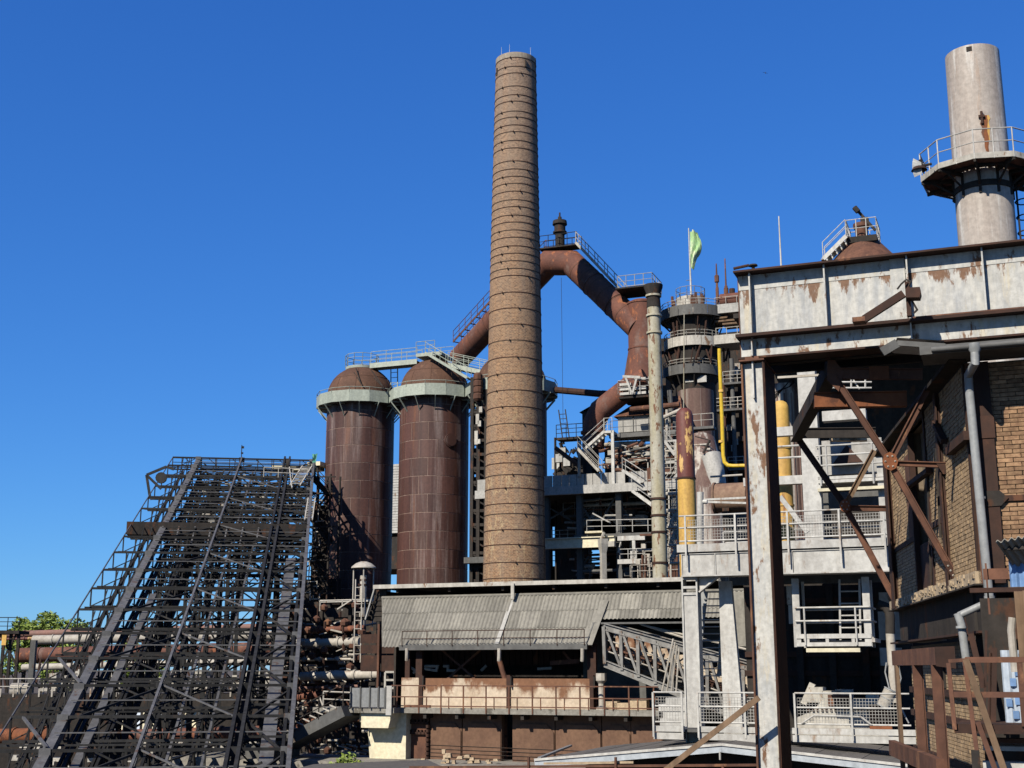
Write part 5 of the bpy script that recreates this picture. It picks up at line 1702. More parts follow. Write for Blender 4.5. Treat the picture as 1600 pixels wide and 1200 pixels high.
def mesh_panel(th, xa, xb, t, za, zb, sp=.085, mt='greyplate'):
    m = MB()
    n = max(2, int((xb - xa) / sp))
    for i in range(n + 1):
        x = xa + (xb - xa) * i / n
        m.box(x - .006, x + .006, t, t + .012, za, zb)
    n = max(2, int((zb - za) / sp))
    for i in range(n + 1):
        z = za + (zb - za) * i / n
        m.box(xa, xb, t + .013, t + .025, z - .006, z + .006)
    return th.part('wire_mesh', m, M[mt], smooth=False, kind='stuff')
def mesh_rail(th, xa, xb, t, zf, h, nposts, mesh=True, drop=.45, mt='white', posts=None):
    for k, z in enumerate((zf + h, zf + h * .58, zf + .1)):
        th.part('handrail' if k == 0 else 'rail', MB().tube((xa, t, z), (xb, t, z), .027, n=8), M[mt])
    xs = posts if posts is not None else [xa + (xb - xa) * i / (nposts - 1) for i in range(nposts)]
    for x in xs:
        th.part('rail_post', MB().box(x - .028, x + .028, t - .09, t - .04, zf - drop, zf + h), M[mt])
    if mesh:
        for p, q in zip(xs, xs[1:]):
            th_m = mesh_panel(th, p + .06, q - .06, t + .02, zf + .12, zf + h - .14)
zr = zz(808) - zk1
ps_ = [A_(px, 830, -.35).x for px in (1071, 1149, 1231, 1312, 1382)]
mesh_rail(wf, x0, ps_[-1] + .1, -.3, zk1, zr, 0, True, .75, posts=ps_)
# far railing
mesh_rail(wf, x0 + .3, x1, 5.2, zk1, zr, 5, False, .1)
# main column and gusset
xa, xb = A_(1067, 1000, -.05).x, A_(1092, 1000, -.05).x
wf.part('column', MB().box(xa, xa + .05, -.05, .45, 0, zg0_ - .05).box(xb - .05, xb, -.05, .45, 0, zg0_ - .05).box(xa + .05, xb - .05, .0, .05, 0, zz(928)), M['white'], smooth=False)
m = MB()
for py in (904, 918, 928):
    z = zz(py)
    m.box(xa + .05, xb - .05, -.04, .3, z - .04, z + .04)
wf.part('column_rung', m, M['white'])
g0 = A_(1092, 925)
g1 = A_(1121, 901)
wf.part('gusset', MB().prism([(g0.x, g0.z), (g1.x, zg0_ - .04), (g0.x, zg0_ - .04)], .1, .14).bar((g0.x, .12, g0.z), (g1.x, .12, g1.z), .25, .05), M['white'])
c2 = A_(1141, 1000, .9)
za = A_(1138, 908, .9).z
wf.part('rear_column', MB().prism([(c2.x - .28, 0), (c2.x + .42, 0), (c2.x + .3, za * .72), (c2.x + .1, za), (c2.x - .3, za)], .8, 1.1), M['white'])
wf.part('rear_column', MB().box(c2.x + .7, c2.x + 1.0, 3.6, 3.9, 0, za), M['darkgrey'])
a, b = A_(1106, 1056, 1.6), A_(1120, 925, 1.6)
wf.part('access_stairs', MB().stair(a, b, .8, (1, .2, 0), .22, .9), M['zinc'])
for x in (x0 + 1, x0 + 3.4, x0 + 6):
    wf.part('cross_beam', MB().ibeam((x, .2, zg1_ - .2), (x, 5.5, zg1_ - .2), .2, .35, .03), M['darkgrey'])
wf.part('far_girder', MB().box(x0, x1, 5.4, 5.5, zg0_, zg1_), M['darkgrey'])

# upper white frame standing on the walkway
uf = Th('white_upper_frame', 'white steel portal with a small railed balcony above the walkway, behind the rusty braces', 'steel frame', W(1274, 868, 43.2), GR)
A_ = uf.at
p, q = A_(1266, 640), A_(1277, 868)
uf.part('column', MB().box(-.3, .3, -.05, .4, -.35, A_(1262, 560).z), M['white'])
c3 = A_(1380, 800)
uf.part('column', MB().box(c3.x - .12, c3.x + .12, 0, .25, -.2, A_(1374, 690).z), M['white'])
uf.part('column_foot', MB().box(-.3, .3, -.75, -.05, -.2, .25), M['white'])
a, b = A_(1271, 659), A_(1352, 638)
uf.part('top_beam', MB().box(a.x + .3, b.x, 0, .4, a.z, b.z), M['white'])
a, b = A_(1206, 681), A_(1254, 664)
uf.part('side_beam', MB().box(a.x - 1, b.x, .1, .4, a.z, b.z), M['white'])
a, b = A_(1206, 757), A_(1262, 741)
uf.part('side_beam', MB().box(a.x - 1, b.x, .1, .4, a.z, b.z), M['white'])
a, b = A_(1279, 756), A_(1385, 740)
uf.part('balcony_edge', MB().box(a.x, b.x, -.1, .1, a.z, a.z + (b.z - a.z) * .45).box(a.x, b.x, -.05, .1, a.z + (b.z - a.z) * .55, b.z), M['white'])
uf.part('balcony_floor', MB().box(a.x, b.x, .1, 1.8, a.z, a.z + .1), M['white'])
hb = A_(1300, 697).z - b.z
for px in (1282, 1292, 1364, 1386):
    x = A_(px, 720).x
    uf.part('rail_post', MB().tube((x, -.15, a.z - .1), (x, -.15, b.z + hb), .035, n=8), M['white'])
for f in (.35, .68, 1):
    uf.part('handrail', MB().tube((a.x, -.15, b.z + hb * f), (b.x, -.15, b.z + hb * f), .03, n=8), M['white'])
uf.part('light_strip', MB().box(a.x, a.x + 2.3, -.3, -.1, a.z - .3, a.z - .2).box(a.x, a.x + 2.3, -.1, 0, a.z - .28, a.z - .22), M['cream'])
for py in (697, 715):
    z1a = A_(1230, py).z
    uf.part('side_railing', MB().tube((A_(1190, py).x, .0, z1a), (-.3, .0, z1a), .035, n=6), M['white'])
p, q = A_(1219, 776), A_(1262, 832)
uf.part('diagonal', MB().bar(p, q, .16, .14, (0, 1, 0)), M['white'])
m = MB()
for k in range(4):
    m.tube(A_(1286 + k * 22, 607, 1.5), A_(1286 + k * 22, 585, 1.5), .03, n=5)
for py in (588, 597, 606):
    m.tube(A_(1280, py, 1.5), A_(1362, py, 1.5), .03, n=5)
m.bar(A_(1333, 593, 1.6), A_(1343, 608, 1.6), .05, .05)
uf.part('high_railing', m, M['white'])
m = MB()
c = A_(1322, 712, 2.2)
m.add([(c.x - .5, 2.2, c.z - .3), (c.x + .6, 2.2, c.z - .3), (c.x + .6, 3, c.z - .3), (c.x - .5, 3, c.z - .3), (c.x, 2.5, c.z + .45)], [(0, 1, 4), (1, 2, 4), (2, 3, 4), (3, 0, 4), (3, 2, 1, 0)])
uf.part('rusty_cone', m, M['rustdark'], smooth=False)
uf.part('panel', MB().box(A_(1284, 700, 2.6).x, A_(1378, 700, 2.6).x, 2.6, 2.7, A_(1300, 742, 2.6).z, A_(1300, 688, 2.6).z), M['greyplate'])
m = MB()
for k in range(12):
    c = A_(1300 + rnd.uniform(0, 58), 686, 1.0)
    m.box(c.x - .1, c.x + .15, 1, 1.3, c.z - .05, c.z + rnd.uniform(.02, .15))
uf.part('shelf_clutter', m, M['stone'])
ba_, bb_ = A_(1284, 796, 2.0), A_(1376, 765, 2.0)
uf.part('blue_grey_panel', MB().box(ba_.x, bb_.x, 2.2, 2.3, ba_.z, bb_.z), M['darkgrey'])

# yellow tank
yt = Th('yellow_tank', 'tall yellow cylinder with a domed top seen between the grey column and the white frame', 'tank', W(1230, 868, 46), GR)
k = (46 * CP + 5 * SP) / FPX
zt_ = yt.at(1227, 640).z
r = 13.5 * k
yt.part('body', MB().lathe([(r, 0), (r, zt_), (r * .95, zt_ + .12), (r * .75, zt_ + .26), (r * .4, zt_ + .33), (.01, zt_ + .35)], 24), M['yellow'])
for py in (700, 745, 790):
    z = yt.at(1229, py).z
    yt.part('band', MB().ring(r, r + .03, z - .03, z + .03, 24), M['yellow'])
yt.part('eyelet', MB().tube((0, 0, zt_ + .3), (0, 0, zt_ + .7), .02, n=5), M['palepipe'])
bs_ = Th('brown_silo', 'brown ribbed silo wall behind the yellow tank', 'silo', W(1232, 868, 56), GR, to_ground=True)
k = 60 / FPX
zt_ = bs_.at(1230, 598, -.5).z
bs_.part('shell', MB().lathe([(25 * k, 0), (25 * k, zt_ - .5), (20 * k, zt_), (.01, zt_ + .05)], 28, (.1, 0, 0)), M['stripe'])
for i in range(10):
    a = R(-90 + (i - 4.5) * 24)
    bs_.part('rib', MB().bar((.1 + 25.3 * k * math.cos(a), 25.3 * k * math.sin(a), 0), (.1 + 25.3 * k * math.cos(a), 25.3 * k * math.sin(a), zt_ - .5), .05, .06), M['stripe'])

# hanging maintenance cage
hc = Th('hanging_cage', 'white railed maintenance cage with a ladder hanging below the upper walkway', 'work platform', W(1245, 1006, 41.2), GR)
A_ = hc.at
b = A_(1362, 1004)
ztop_ = A_(1240, 904).z
for x in (.02, b.x - .1):
    for t in (0, 1.6):
        hc.part('hanger', MB().box(x - (.1 if not t else .04), x + (.12 if not t else .04), t, t + .1, -.1, ztop_), M['white'])
hc.part('floor_beam', MB().box(0, b.x, -.03, .1, -.08, .04).box(0, b.x, -.03, .1, .16, .3), M['white'])
for x in (.3, .9, 2.3, b.x - .6):
    hc.part('floor_joist', MB().box(x, x + .1, -.02, 1.7, .04, .16), M['white'])
hc.part('floor', MB().box(0, b.x, .1, 1.7, .05, .1), M['darkgrey'])
zr1, zr2 = A_(1300, 949).z, A_(1300, 970).z
for z in (zr1, zr2):
    hc.part('handrail', MB().tube((0, -.06, z), (b.x, -.06, z), .03, n=8), M['white'])
    hc.part('handrail', MB().tube((b.x, -.06, z), (b.x, 1.7, z), .03, n=8).tube((0, 1.7, z), (b.x, 1.7, z), .03, n=8), M['white'])
for px in (1258, 1338):
    x = A_(px, 980).x
    hc.part('rail_post', MB().tube((x, -.06, -.05), (x, -.06, zr1), .03, n=8), M['white'])
la, lb = A_(1329, 1000, .6), A_(1327, 905, .6)
hc.part('ladder', MB().ladder(la, lb, .62, (1, 0, 0), .36, .03), M['white'])
p, q = A_(1260, 1014, -.1), A_(1344, 1013, -.1)
hc.part('light_strip', MB().box(p.x, q.x, -.15, .05, p.z - .1, p.z + .02), M['cream'])
for px, py in ((1233, 930), (1240, 930), (1236, 960), (1246, 960)):
    c = A_(px, py, 1.2)
    hc.part('side_plate', MB().box(c.x - .08, c.x + .1, 1.2, 1.3, c.z - .3, c.z + .3), M['whitedirty'])

# lower walkway
lo = Th('lower_white_walkway', 'white railed lower walkway with wire-mesh panels along the bottom right', 'walkway', W(1020, 1150, 41), GR)
A_ = lo.at
zf = A_(1100, 1134).z
h = A_(1100, 1082).z - zf
segs = ((1021, 1068, 3, (1022, 1067)), (1091, 1186, 3, (1092, 1165, 1215)), (1238, 1430, 3, (1243, 1331, 1405)))
for p, q, n, pp in segs:
    a, b = A_(p, 1140).x, A_(q, 1140).x
    lo.part('edge_beam', MB().box(a, b, 0, .08, zf - .42, zf - .22).box(a, b + .02, -.04, .1, zf - .19, zf - .02), M['white'])
    xs = [A_(x, 1110).x for x in pp]
    mesh_rail(lo, xs[0], max(xs[-1], b - .1), -.05, zf, h, 0, True, .35, posts=xs)
lo.part('deck', MB().box(0, A_(1430, 1140).x, .1, 1.8, zf - .2, zf - .12), M['darkgrey'])
lo.part('front_apron', MB().box(A_(1146, 1150).x, A_(1190, 1150).x, -.12, -.05, zf - .5, zf - .25), M['white'])
m = MB().tube(A_(1252, 1131, -.1), A_(1272, 1118, -.1), .03, n=6).tube(A_(1272, 1118, -.1), A_(1345, 1120, -.1), .03, n=6).tube(A_(1345, 1120, -.1), A_(1362, 1133, -.1), .03, n=6)
lo.part('inner_frame', m, M['white'])
# masonry and machine blocks behind the lower walkway
mk = Th('pale_machine_block', 'pale dusty machine foundation behind the lower walkway railing', 'machinery', W(1245, 1135, 44), GR)
A_ = mk.at
m = MB()
a, b = A_(1246, 1135), A_(1385, 1098)
m.prism([(a.x, a.z - .5), (b.x, a.z - .5), (b.x, b.z), (a.x + 2.4, b.z), (a.x + 2.2, b.z + .1), (a.x + .9, b.z + .1), (a.x + .5, b.z - .3), (a.x, b.z - .5)], 0, 1.6)
mk.part('foundation', m, M['whitedirty'], smooth=False)
for px, py, w, hh_ in ((1275, 1083, .5, .3), (1300, 1085, .6, .22), (1318, 1087, .5, .3), (1362, 1087, .35, .2)):
    c = A_(px, py + 5, .4)
    mk.part('block', MB().box(c.x - w / 2, c.x + w / 2, .3, 1.1, c.z - .2, c.z + hh_), M['whitedirty'])
m = MB()
for i in range(18):
    c = A_(1262 + i * 7, 1112, -.03)
    m.box(c.x, c.x + .07, -.06, 0, c.z, c.z + .09)
mk.part('bolt_row', m, M['rustdark'])
c = A_(1306, 1098, -.1)
mk.part('grille', MB().box(c.x - .25, c.x + .45, -.12, 0, c.z - .1, c.z + .25), M['rust'])
c = A_(1376, 1125, -.1)
mk.part('rusty_plate', MB().box(c.x - .35, c.x + .35, -.15, -.02, c.z - .3, c.z + .5), M['rustorange'])
mk.part('chute', MB().bar(A_(1256, 1100, .6), A_(1270, 1068, .6), .25, .2), M['whitedirty'])
# brown and blue crates behind left mesh
for i, (px, py, w, h, mt, lab) in enumerate(((1052, 1128, .9, .25, 'white', 'lowest white slab of the stack behind the left mesh panel'), (1054, 1116, .8, .25, 'white', 'second white slab from below behind the left mesh panel'), (1050, 1104, .9, .22, 'white', 'third white slab from below behind the left mesh panel'), (1056, 1093, .7, .2, 'white', 'top white slab of the stack behind the left mesh panel'))):
    p = W(px, py, 43.5)
    solo('white_slab', lab, 'slab', MB().box(-w / 2, w / 2, 0, .8, -.15, h - .15), M[mt], p, GR, 'white slabs behind the mesh')
bp_ = W(1384, 1075, 40.4)
gpipe = Th('grey_vent_pipe', 'pale grey vertical pipe with a black bent top beside the brick building', 'pipe', W(1397, 1090, 40.8), GR)
A_ = gpipe.at
k = 41 / FPX
gpipe.part('pipe', MB().tube(A_(1398, 1098), A_(1391, 990), 6.8 * k, n=14), M['palepipe'])
gpipe.part('bend', MB().path([A_(1391, 990), A_(1391, 965), A_(1389, 955), A_(1383, 948), A_(1372, 944)], 7.2 * k, 14), M['black'])
gpipe.part('clamp', MB().tube(A_(1397.2, 1087), A_(1396.6, 1079), 8.2 * k, n=12), M['zinc'])
gpipe.part('cable', MB().path([A_(1385, 1035, -.2), A_(1383, 1050, -.2), A_(1390, 1078, -.2), A_(1402, 1090, -.2), A_(1412, 1115, -.2), A_(1420, 1130, -.2)], .025, 5).path([A_(1402, 1030, -.2), A_(1408, 1060, -.2), A_(1400, 1085, -.2), A_(1390, 1090, -.2)], .02, 5), M['zinc'])
bk = Th('metal_bucket', 'tilted dented pale metal drum hanging by wire on the grey vent pipe', 'drum', W(1386, 1091, 40.0), GR)
d = V(.22, 0, .42).normalized()
bk.part('drum', MB().tube(-d * .27, d * .27, .2, n=16), M['palepipe'])
bk.part('rim', MB().tube(d * .26, d * .29, .215, n=16).tube(-d * .29, -d * .26, .215, n=16).tube(-d * .02, d * .01, .21, n=16), M['zinc'])
# stepped white pier bits behind the grey pipe
pw = Th('whitewashed_wall', 'whitewashed broken wall pieces between the hanging cage and the brick building', 'wall', W(1395, 1010, 46), GR, to_ground=True)
for px0, py0, px1, py1 in ((1374, 945, 1402, 925), (1374, 1000, 1410, 955), (1376, 1040, 1408, 1012)):
    a, b = pw.at(px0, py0), pw.at(px1, py1)
    pw.part('wall_piece', MB().box(a.x, b.x, 0, .3, a.z, b.z), M['whitedirty'])
pw.part('wall_core', MB().box(pw.at(1372, 1000, .4).x, pw.at(1425, 1000, .4).x, .35, .7, 0, pw.at(1390, 920, .4).z), M['black'])

# dark hall mass, the shade behind the white walkways put into its black
bh = Th('dark_furnace_hall', 'black hall mass standing in for the shade behind the white walkways', 'building', W(1165, 900, 50), GR, to_ground=True)
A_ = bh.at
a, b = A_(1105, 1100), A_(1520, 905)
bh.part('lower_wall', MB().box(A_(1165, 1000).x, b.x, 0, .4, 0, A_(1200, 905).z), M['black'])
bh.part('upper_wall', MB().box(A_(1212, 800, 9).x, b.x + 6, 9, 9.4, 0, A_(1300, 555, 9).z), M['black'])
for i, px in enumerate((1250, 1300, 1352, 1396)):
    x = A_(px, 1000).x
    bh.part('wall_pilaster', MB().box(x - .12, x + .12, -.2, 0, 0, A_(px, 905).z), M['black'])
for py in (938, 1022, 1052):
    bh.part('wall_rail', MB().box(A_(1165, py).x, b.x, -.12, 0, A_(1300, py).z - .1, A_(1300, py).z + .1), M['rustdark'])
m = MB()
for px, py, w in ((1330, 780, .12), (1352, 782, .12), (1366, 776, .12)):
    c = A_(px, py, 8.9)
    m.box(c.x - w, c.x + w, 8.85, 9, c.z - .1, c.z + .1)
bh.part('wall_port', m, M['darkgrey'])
bh.part('added_shade_roof', MB().box(A_(1212, 800, 9).x, b.x + 6, .8, 9.2, A_(1300, 557, 9).z, A_(1300, 557, 9).z + .2), M['black'])  # roof slab added to keep the upper wall in shade
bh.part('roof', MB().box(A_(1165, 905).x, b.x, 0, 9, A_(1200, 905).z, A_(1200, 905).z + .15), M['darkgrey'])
bh.part('shed_sheet', MB().box(A_(1145, 985, .8).x, A_(1170, 960, .8).x, .8, .9, A_(1150, 1010, .8).z, A_(1150, 925, .8).z), M['fibre'])
# ================================================================== black ore incline at left
top = W(270, 715, 112)
HD = math.atan(0.143 / 0.9405)
DR = ray(525, 305)
HD = math.atan2(-DR.x, DR.y)              # heading, to the left of straight ahead
SL = DR.z / math.hypot(DR.x, DR.y)
ic = Th('ore_incline', 'huge black lattice steel ore incline rising away at lower left', 'incline', top, HD, to_ground=True)
ZT = top.z
def inc(px, py, h=0.0):
    o, d = ic.lray(px, py)
    # z = ZT + SL*y + h
    t = (ZT + h + SL * o.y - o.z) / (d.z - SL * d.y)
    return o + d * t
def P(s, y, h=0.0):
    return V(s, y, ZT + SL * y + h)
ys = []
for zx, zy in ((622, 80), (598, 108), (572, 143), (552, 183), (530, 222), (502, 264), (473, 320), (442, 365), (408, 422), (370, 485), (330, 552), (283, 628), (235, 713), (180, 803), (120, 903), (55, 1017), (-15, 1140), (-95, 1275), (-180, 1420)):
    ys.append(inc(zx / 2.3077, 680 + zy / 2.3077).y)
sR = inc(487, 760).x
yb, yt_ = ys[-1], ys[0]
# the four long beams
def long_beam(px, py, w, h, hh, mt, name, y0=None, y1=None):
    s = inc(px, py).x
    return ic.part(name, MB().bar(P(s, y0 or yb, hh), P(s, y1 or yt_, hh), w, h), M[mt]), s
_, sA = long_beam(190, 945, .42, .45, -.35, 'inclight', 'main_girder')
sB = inc(404, 960).x
for k in (-.22, .22):
    ic.part('rail_girder', MB().bar(P(sB + k, yb, -.1), P(sB + k, yt_ + 1, -.1), .16, .45), M['incline'])
ic.part('rail_girder_web', MB().bar(P(sB, yb, -.45), P(sB, yt_ + 1, -.45), .2, .08), M['black'])
ic.part('edge_girder', MB().bar(P(sR, yb, -.1), P(sR, yt_ + 0.5, -.1), .2, .5), M['inclight'])
ic.part('edge_girder', MB().bar(P(sR - .3, yb, -.25), P(sR - .3, yt_, -.25), .14, .4), M['incline'])
ic.part('left_handrail', MB().tube(P(0, yb, 0), P(0, yt_, 0), .05, n=6), M['inclight'])
sC = inc(295, 950).x
ic.part('centre_rail', MB().bar(P(sC, yb, .12), P(sC, yt_, .12), .12, .14), M['inclight'])
for f in (.45, .62, .82):
    s = sA + (sB - sA) * f
    ic.part('track_rail', MB().bar(P(s, yb, -1.15), P(s, yt_, -1.15), .12, .16), M['inclight'])
# wide plate girder under the right side
sP = inc(425, 960).x
ic.part('plate_girder', MB().bar(P(sR - 1.0, yb, -.62), P(sR - 1.0, inc(467, 860).y, -.62), .62, .2), M['inclight'])
ic.part('plate_girder', MB().bar(P(sA + 1.15, yb, -.95), P(sA + 1.15, inc(225, 905).y, -.95), .36, .2), M['inclight'])
# bays
xs4 = [0, .9, 1.9]
for i, y in enumerate(ys):
    ic.part('cross_bar', MB().bar(P(0, y), P(sR, y), .12, .13), M['incline'])
    hd = 1.05
    ic.part('lower_cross_bar', MB().bar(P(0 if i % 2 == 0 else -.3, y, -hd), P(sR, y, -hd), .1, .12), M['incline'])
    for s in (0, .8, 1.6, 2.5):
        ic.part('bay_post', MB().bar(P(s, y), P(s, y, -hd), .08, .08), M['incline'])
    ic.part('bay_brace', MB().bar(P(0, y, -hd), P(1.9, y, -.1), .06, .06), M['incline'])
    if i + 1 < len(ys):
        y2 = ys[i + 1]
        ic.part('cross_bar', MB().bar(P(0, (y + y2) / 2, -.5), P(sB, (y + y2) / 2, -.5), .07, .09), M['incline'])
        # stiffening between rail girder and edge girder
        a, b = P(sB + .3, y, -.2), P(sR - .2, y2, -.2)
        c, d = P(sR - .2, y, -.2), P(sB + .3, y2, -.2)
        ic.part('side_brace', MB().bar(a if i % 2 else c, b if i % 2 else d, .1, .1), M['incline'])
        ic.part('side_brace', MB().bar(P(sB + .3, (y + y2) / 2, -.2), P(sR - .2, (y + y2) / 2, -.2), .08, .1), M['incline'])
for i in range(2, len(ys) - 1):
    if i % 2 == 0:
        ic.part('light_diagonal', MB().bar(P(sC, ys[i], .05), P(sB - .2, ys[i] - (ys[i] - ys[min(i + 1, len(ys) - 1)]) * 1.05, .05), .08, .07), M['inclight'])
        ic.part('dark_diagonal', MB().bar(P(sC, ys[i], -.1), P(sA + .2, ys[i] - (ys[i] - ys[min(i + 1, len(ys) - 1)]) * 1.05, -.1), .1, .1), M['incline'])
for i in (13, 15):
    ic.part('light_diagonal', MB().bar(P(.5, ys[i], .0), P(sA, ys[i + 1] + .3, .0), .12, .1), M['inclight'])
for i, y in enumerate(ys):
    for s_, mt_ in ((sA, 'inclight'), (sB, 'incline'), (sR - .15, 'inclight'), (sC, 'incline')):
        ic.part('gusset_plate', MB().box(s_ - .24, s_ + .24, y - .1, y - .08, ZT + SL * y - .3, ZT + SL * y + .12), M[mt_])
for i in range(len(ys) - 1):
    y, y2 = ys[i], ys[i + 1]
    for f in ((.25, .5, .75) if i < 8 else (.5,)):
        ym = y + (y2 - y) * f
        ic.part('tier_bar', MB().bar(P(sA, ym, .02), P(sR, ym, .02), .05, .055), M['incline' if f != .5 else 'inclight'])
    for s_ in (sA + 1.6, sA + 3.2, sC + 1.4, sC + 2.8):
        if s_ < sB:
            ic.part('tier_post', MB().bar(P(s_, y, 0), P(s_, y, -1.1), .07, .07), M['incline'])
# second and third layers of thin bars, and tracks beside the main girder
for i in range(len(ys) - 1):
    y, y2 = ys[i], ys[i + 1]
    for f in ((.33, .66) if i < 8 else ()):
        ym = y + (y2 - y) * f
        ic.part('thin_bar', MB().bar(P(sA + .3, ym, -.75), P(sB, ym, -.75), .07, .08), M['incline'])
    ic.part('thin_brace', MB().bar(P(sA + .2, y, -.9), P(sC, y2, -.9), .07, .07), M['incline'])
    ic.part('thin_brace', MB().bar(P(sB, y, -.9), P(sC, y2, -.9), .07, .07), M['incline'])
    for s_ in (sA - 1.3, sA - .75):
        ic.part('bay_brace', MB().bar(P(s_, y, -.1), P(s_, y2, -1.3), .06, .06), M['incline'])
for s_ in (sA - 1.3, sA - .75, sA + .55):
    ic.part('track_girder', MB().bar(P(s_, yb, -1.3), P(s_, yt_, -1.3), .16, .26), M['incline'])
# dark cross girder
yg = ys[6]
ic.part('cross_girder', MB().box(-.3, sR, yg - .2, yg + .9, ZT + SL * yg - .75, ZT + SL * yg + .15), M['black'])
for i in range(8):
    s = sA + (sB - sA) * i / 7
    ic.part('hanger', MB().bar(P(s, yg, .0), P(s - .1, yg - 1.6, -1.0), .1, .1), M['inclight'])
# deep lattice below: many thin members, one part
m = MB()
planes = [sA + .3, sA + 1.7, (sA + sC) / 2, sC, (sC + sB) / 2, sB, sR - .3]
for s in planes:
    m.bar(P(s, yb, -3.6), P(s, yt_, -3.6), .16, .22)
    m.bar(P(s, yb, -1.3), P(s, yt_, -1.3), .12, .18)
for i in range(len(ys) - 1):
    y, y2 = ys[i], ys[i + 1]
    ym = (y + y2) / 2
    for j, s in enumerate(planes):
        m.bar(P(s, y, -1.2), P(s, y, -3.6), .1, .12)
        m.bar(P(s, y, -1.2), P(s, ym, -3.6), .08, .1)
        m.bar(P(s, ym, -3.6), P(s, y2, -1.2), .08, .1)
    for h in ((-1.5, -2.5, -3.6) if i < 8 else (-3.0,)):
        m.bar(P(planes[0], y, h), P(planes[-1], y, h), .1, .13)
        if h == -2.5:
            m.bar(P(planes[0], ym, h), P(planes[-1], ym, h), .08, .1)
    for j in range(len(planes) - 1):
        a, b = planes[j], planes[j + 1]
        if (i + j) % 2:
            m.bar(P(a, y, -3.6), P(b, y2, -3.6), .08, .08)
            m.bar(P(b, y, -1.5), P(a, y, -3.6), .07, .07)
        else:
            m.bar(P(b, y, -3.6), P(a, y2, -3.6), .08, .08)
            m.bar(P(a, y, -1.5), P(b, y, -3.6), .07, .07)
for i in range(0, 17):                      # denser machinery near the top
    y, y2 = ys[i], ys[i + 1]
    for k in range(110 if i < 7 else 10):
        s = rnd.uniform(sA + .5, sR - .4)
        h = rnd.uniform(-3.4, -.6)
        yy = rnd.uniform(y2, y)
        q = V(rnd.uniform(-1.2, 1.2), rnd.uniform(-.3, .3), rnd.uniform(-.8, .8))
        m.bar(P(s, yy, h), P(s, yy, h) + q, .09, .1)
ic.part('lattice', m, M['incline'], kind='stuff', smooth=False)
m = MB()
for k in range(90):
    s = rnd.uniform(sA + .5, sR - .3)
    yy = rnd.uniform(ys[6], ys[0])
    p = P(s, yy, rnd.uniform(-2.6, -.8))
    m.box(p.x - rnd.uniform(.05, .3), p.x + rnd.uniform(.05, .3), p.y, p.y + .1, p.z, p.z + rnd.uniform(.04, .16))
ic.part('pale_fittings', m, M['whitedirty'], kind='stuff', smooth=False)
# legs
for y in (-4, -22, -40):
    for s in (sA + .4, sC, sB):
        zt = ZT + SL * y - 3.6
        if zt < 1:
            continue
        m = MB()
        for dx in (-.6, .6):
            m.bar((s + dx, y, 0), (s + dx * .6, y, zt), .28, .3)
        nseg = max(2, int(zt / 1.5))
        for k in range(nseg):
            za, zb = zt * k / nseg, zt * (k + 1) / nseg
            sg = -1 if k % 2 else 1
            m.bar((s - .55 * sg, y, za), (s + .55 * sg, y, zb), .1, .1).bar((s - .55, y, zb), (s + .55, y, zb), .1, .1)
        ic.part('trestle_leg', m, M['incline'])
# pulley housing on the left edge, top railings, antenna
p = inc(246, 760)
m = MB()
for dx, dz, dx2, dz2 in ((-.9, .9, .6, 1.6), (-.9, .9, -.5, -1.0), (.6, 1.6, 1.2, 1.4), (-.5, -1.0, .2, -.9), (-.9, .9, .3, -.2)):
    m.bar(p + V(dx, 0, dz), p + V(dx2, 0, dz2), .16, .2)
m.tube(p + V(.25, -.1, .7), p + V(.25, .2, .7), .45, n=12)
ic.part('pulley_frame', m, M['incline'])
m = MB().rail([P(0, yt_, -.9), P(sR, yt_, -.9)], .95, 1, 1.2, .04)
for k in range(12):
    m.bar(P(sR * k / 12, yt_, 0), P(sR * (k + 1) / 12, yt_, -.9 if k % 2 else .0), .06, .06)
ic.part('top_railing', m, M['incline'])
a = inc(377, 716)
ic.part('antenna', MB().tube(a, a + V(0, 0, 1.2), .04, n=5).box(a.x - .05, a.x + .2, a.y, a.y + .1, a.z + .9, a.z + 1.1).box(a.x - .05, a.x + .15, a.y, a.y + .1, a.z + .4, a.z + .55), M['black'])
a = inc(449, 728, .2)
ic.part('guide_wheel', MB().tube(a - V(0.12, 0, 0), a + V(.12, 0, 0), .55, n=16), M['black'])
# pale ladders at the upper right corner
m = MB()
m.ladder(inc(482, 812, .1), inc(487, 778, .1), .55, (1, 0, 0), .5, .04)
m.ladder(inc(461, 758, .4), inc(480, 728, .8), .8, (1, 0, 0), .4, .04)
m.rail([inc(412, 745, .3), inc(480, 748, .3)], .8, 1, 1.4, .035)
m.bar(inc(452, 730, .4), inc(456, 762, .4), .08, .08)
ic.part('pale_ladder', m, M['whitedirty'])
gn = P(sR - .1, yt_ - 1.5, .2)
m = MB()
vs = []
for j in range(9):
    for i in range(4):
        vs.append((sR - .1 + .12 * i + rnd.uniform(-.08, .08), gn.y + rnd.uniform(-.12, .12), gn.z + .7 - j * .3 + rnd.uniform(-.1, .1)))
m.add(vs, [(j * 4 + i, j * 4 + i + 1, (j + 1) * 4 + i + 1, (j + 1) * 4 + i) for j in range(8) for i in range(3)])
solo('green_net', 'green netting hanging at the top right corner of the black incline', 'net', m, M['net'], ic.loc, HD)
sb = Th('pale_shelter', 'pale sheeted shelter roof at the top of the incline beside the first stove', 'shelter', W(470, 745, 117), GR)
A_ = sb.at
for a, b, c, d in ((424, 733, 448, 726), (452, 735, 492, 727), (480, 722, 500, 727), (430, 772, 486, 767)):
    p, q = A_(a, b), A_(c, d)
    sb.part('roof_sheet', MB().box(p.x, q.x, 0, 1.8, p.z, q.z), M['cream'])
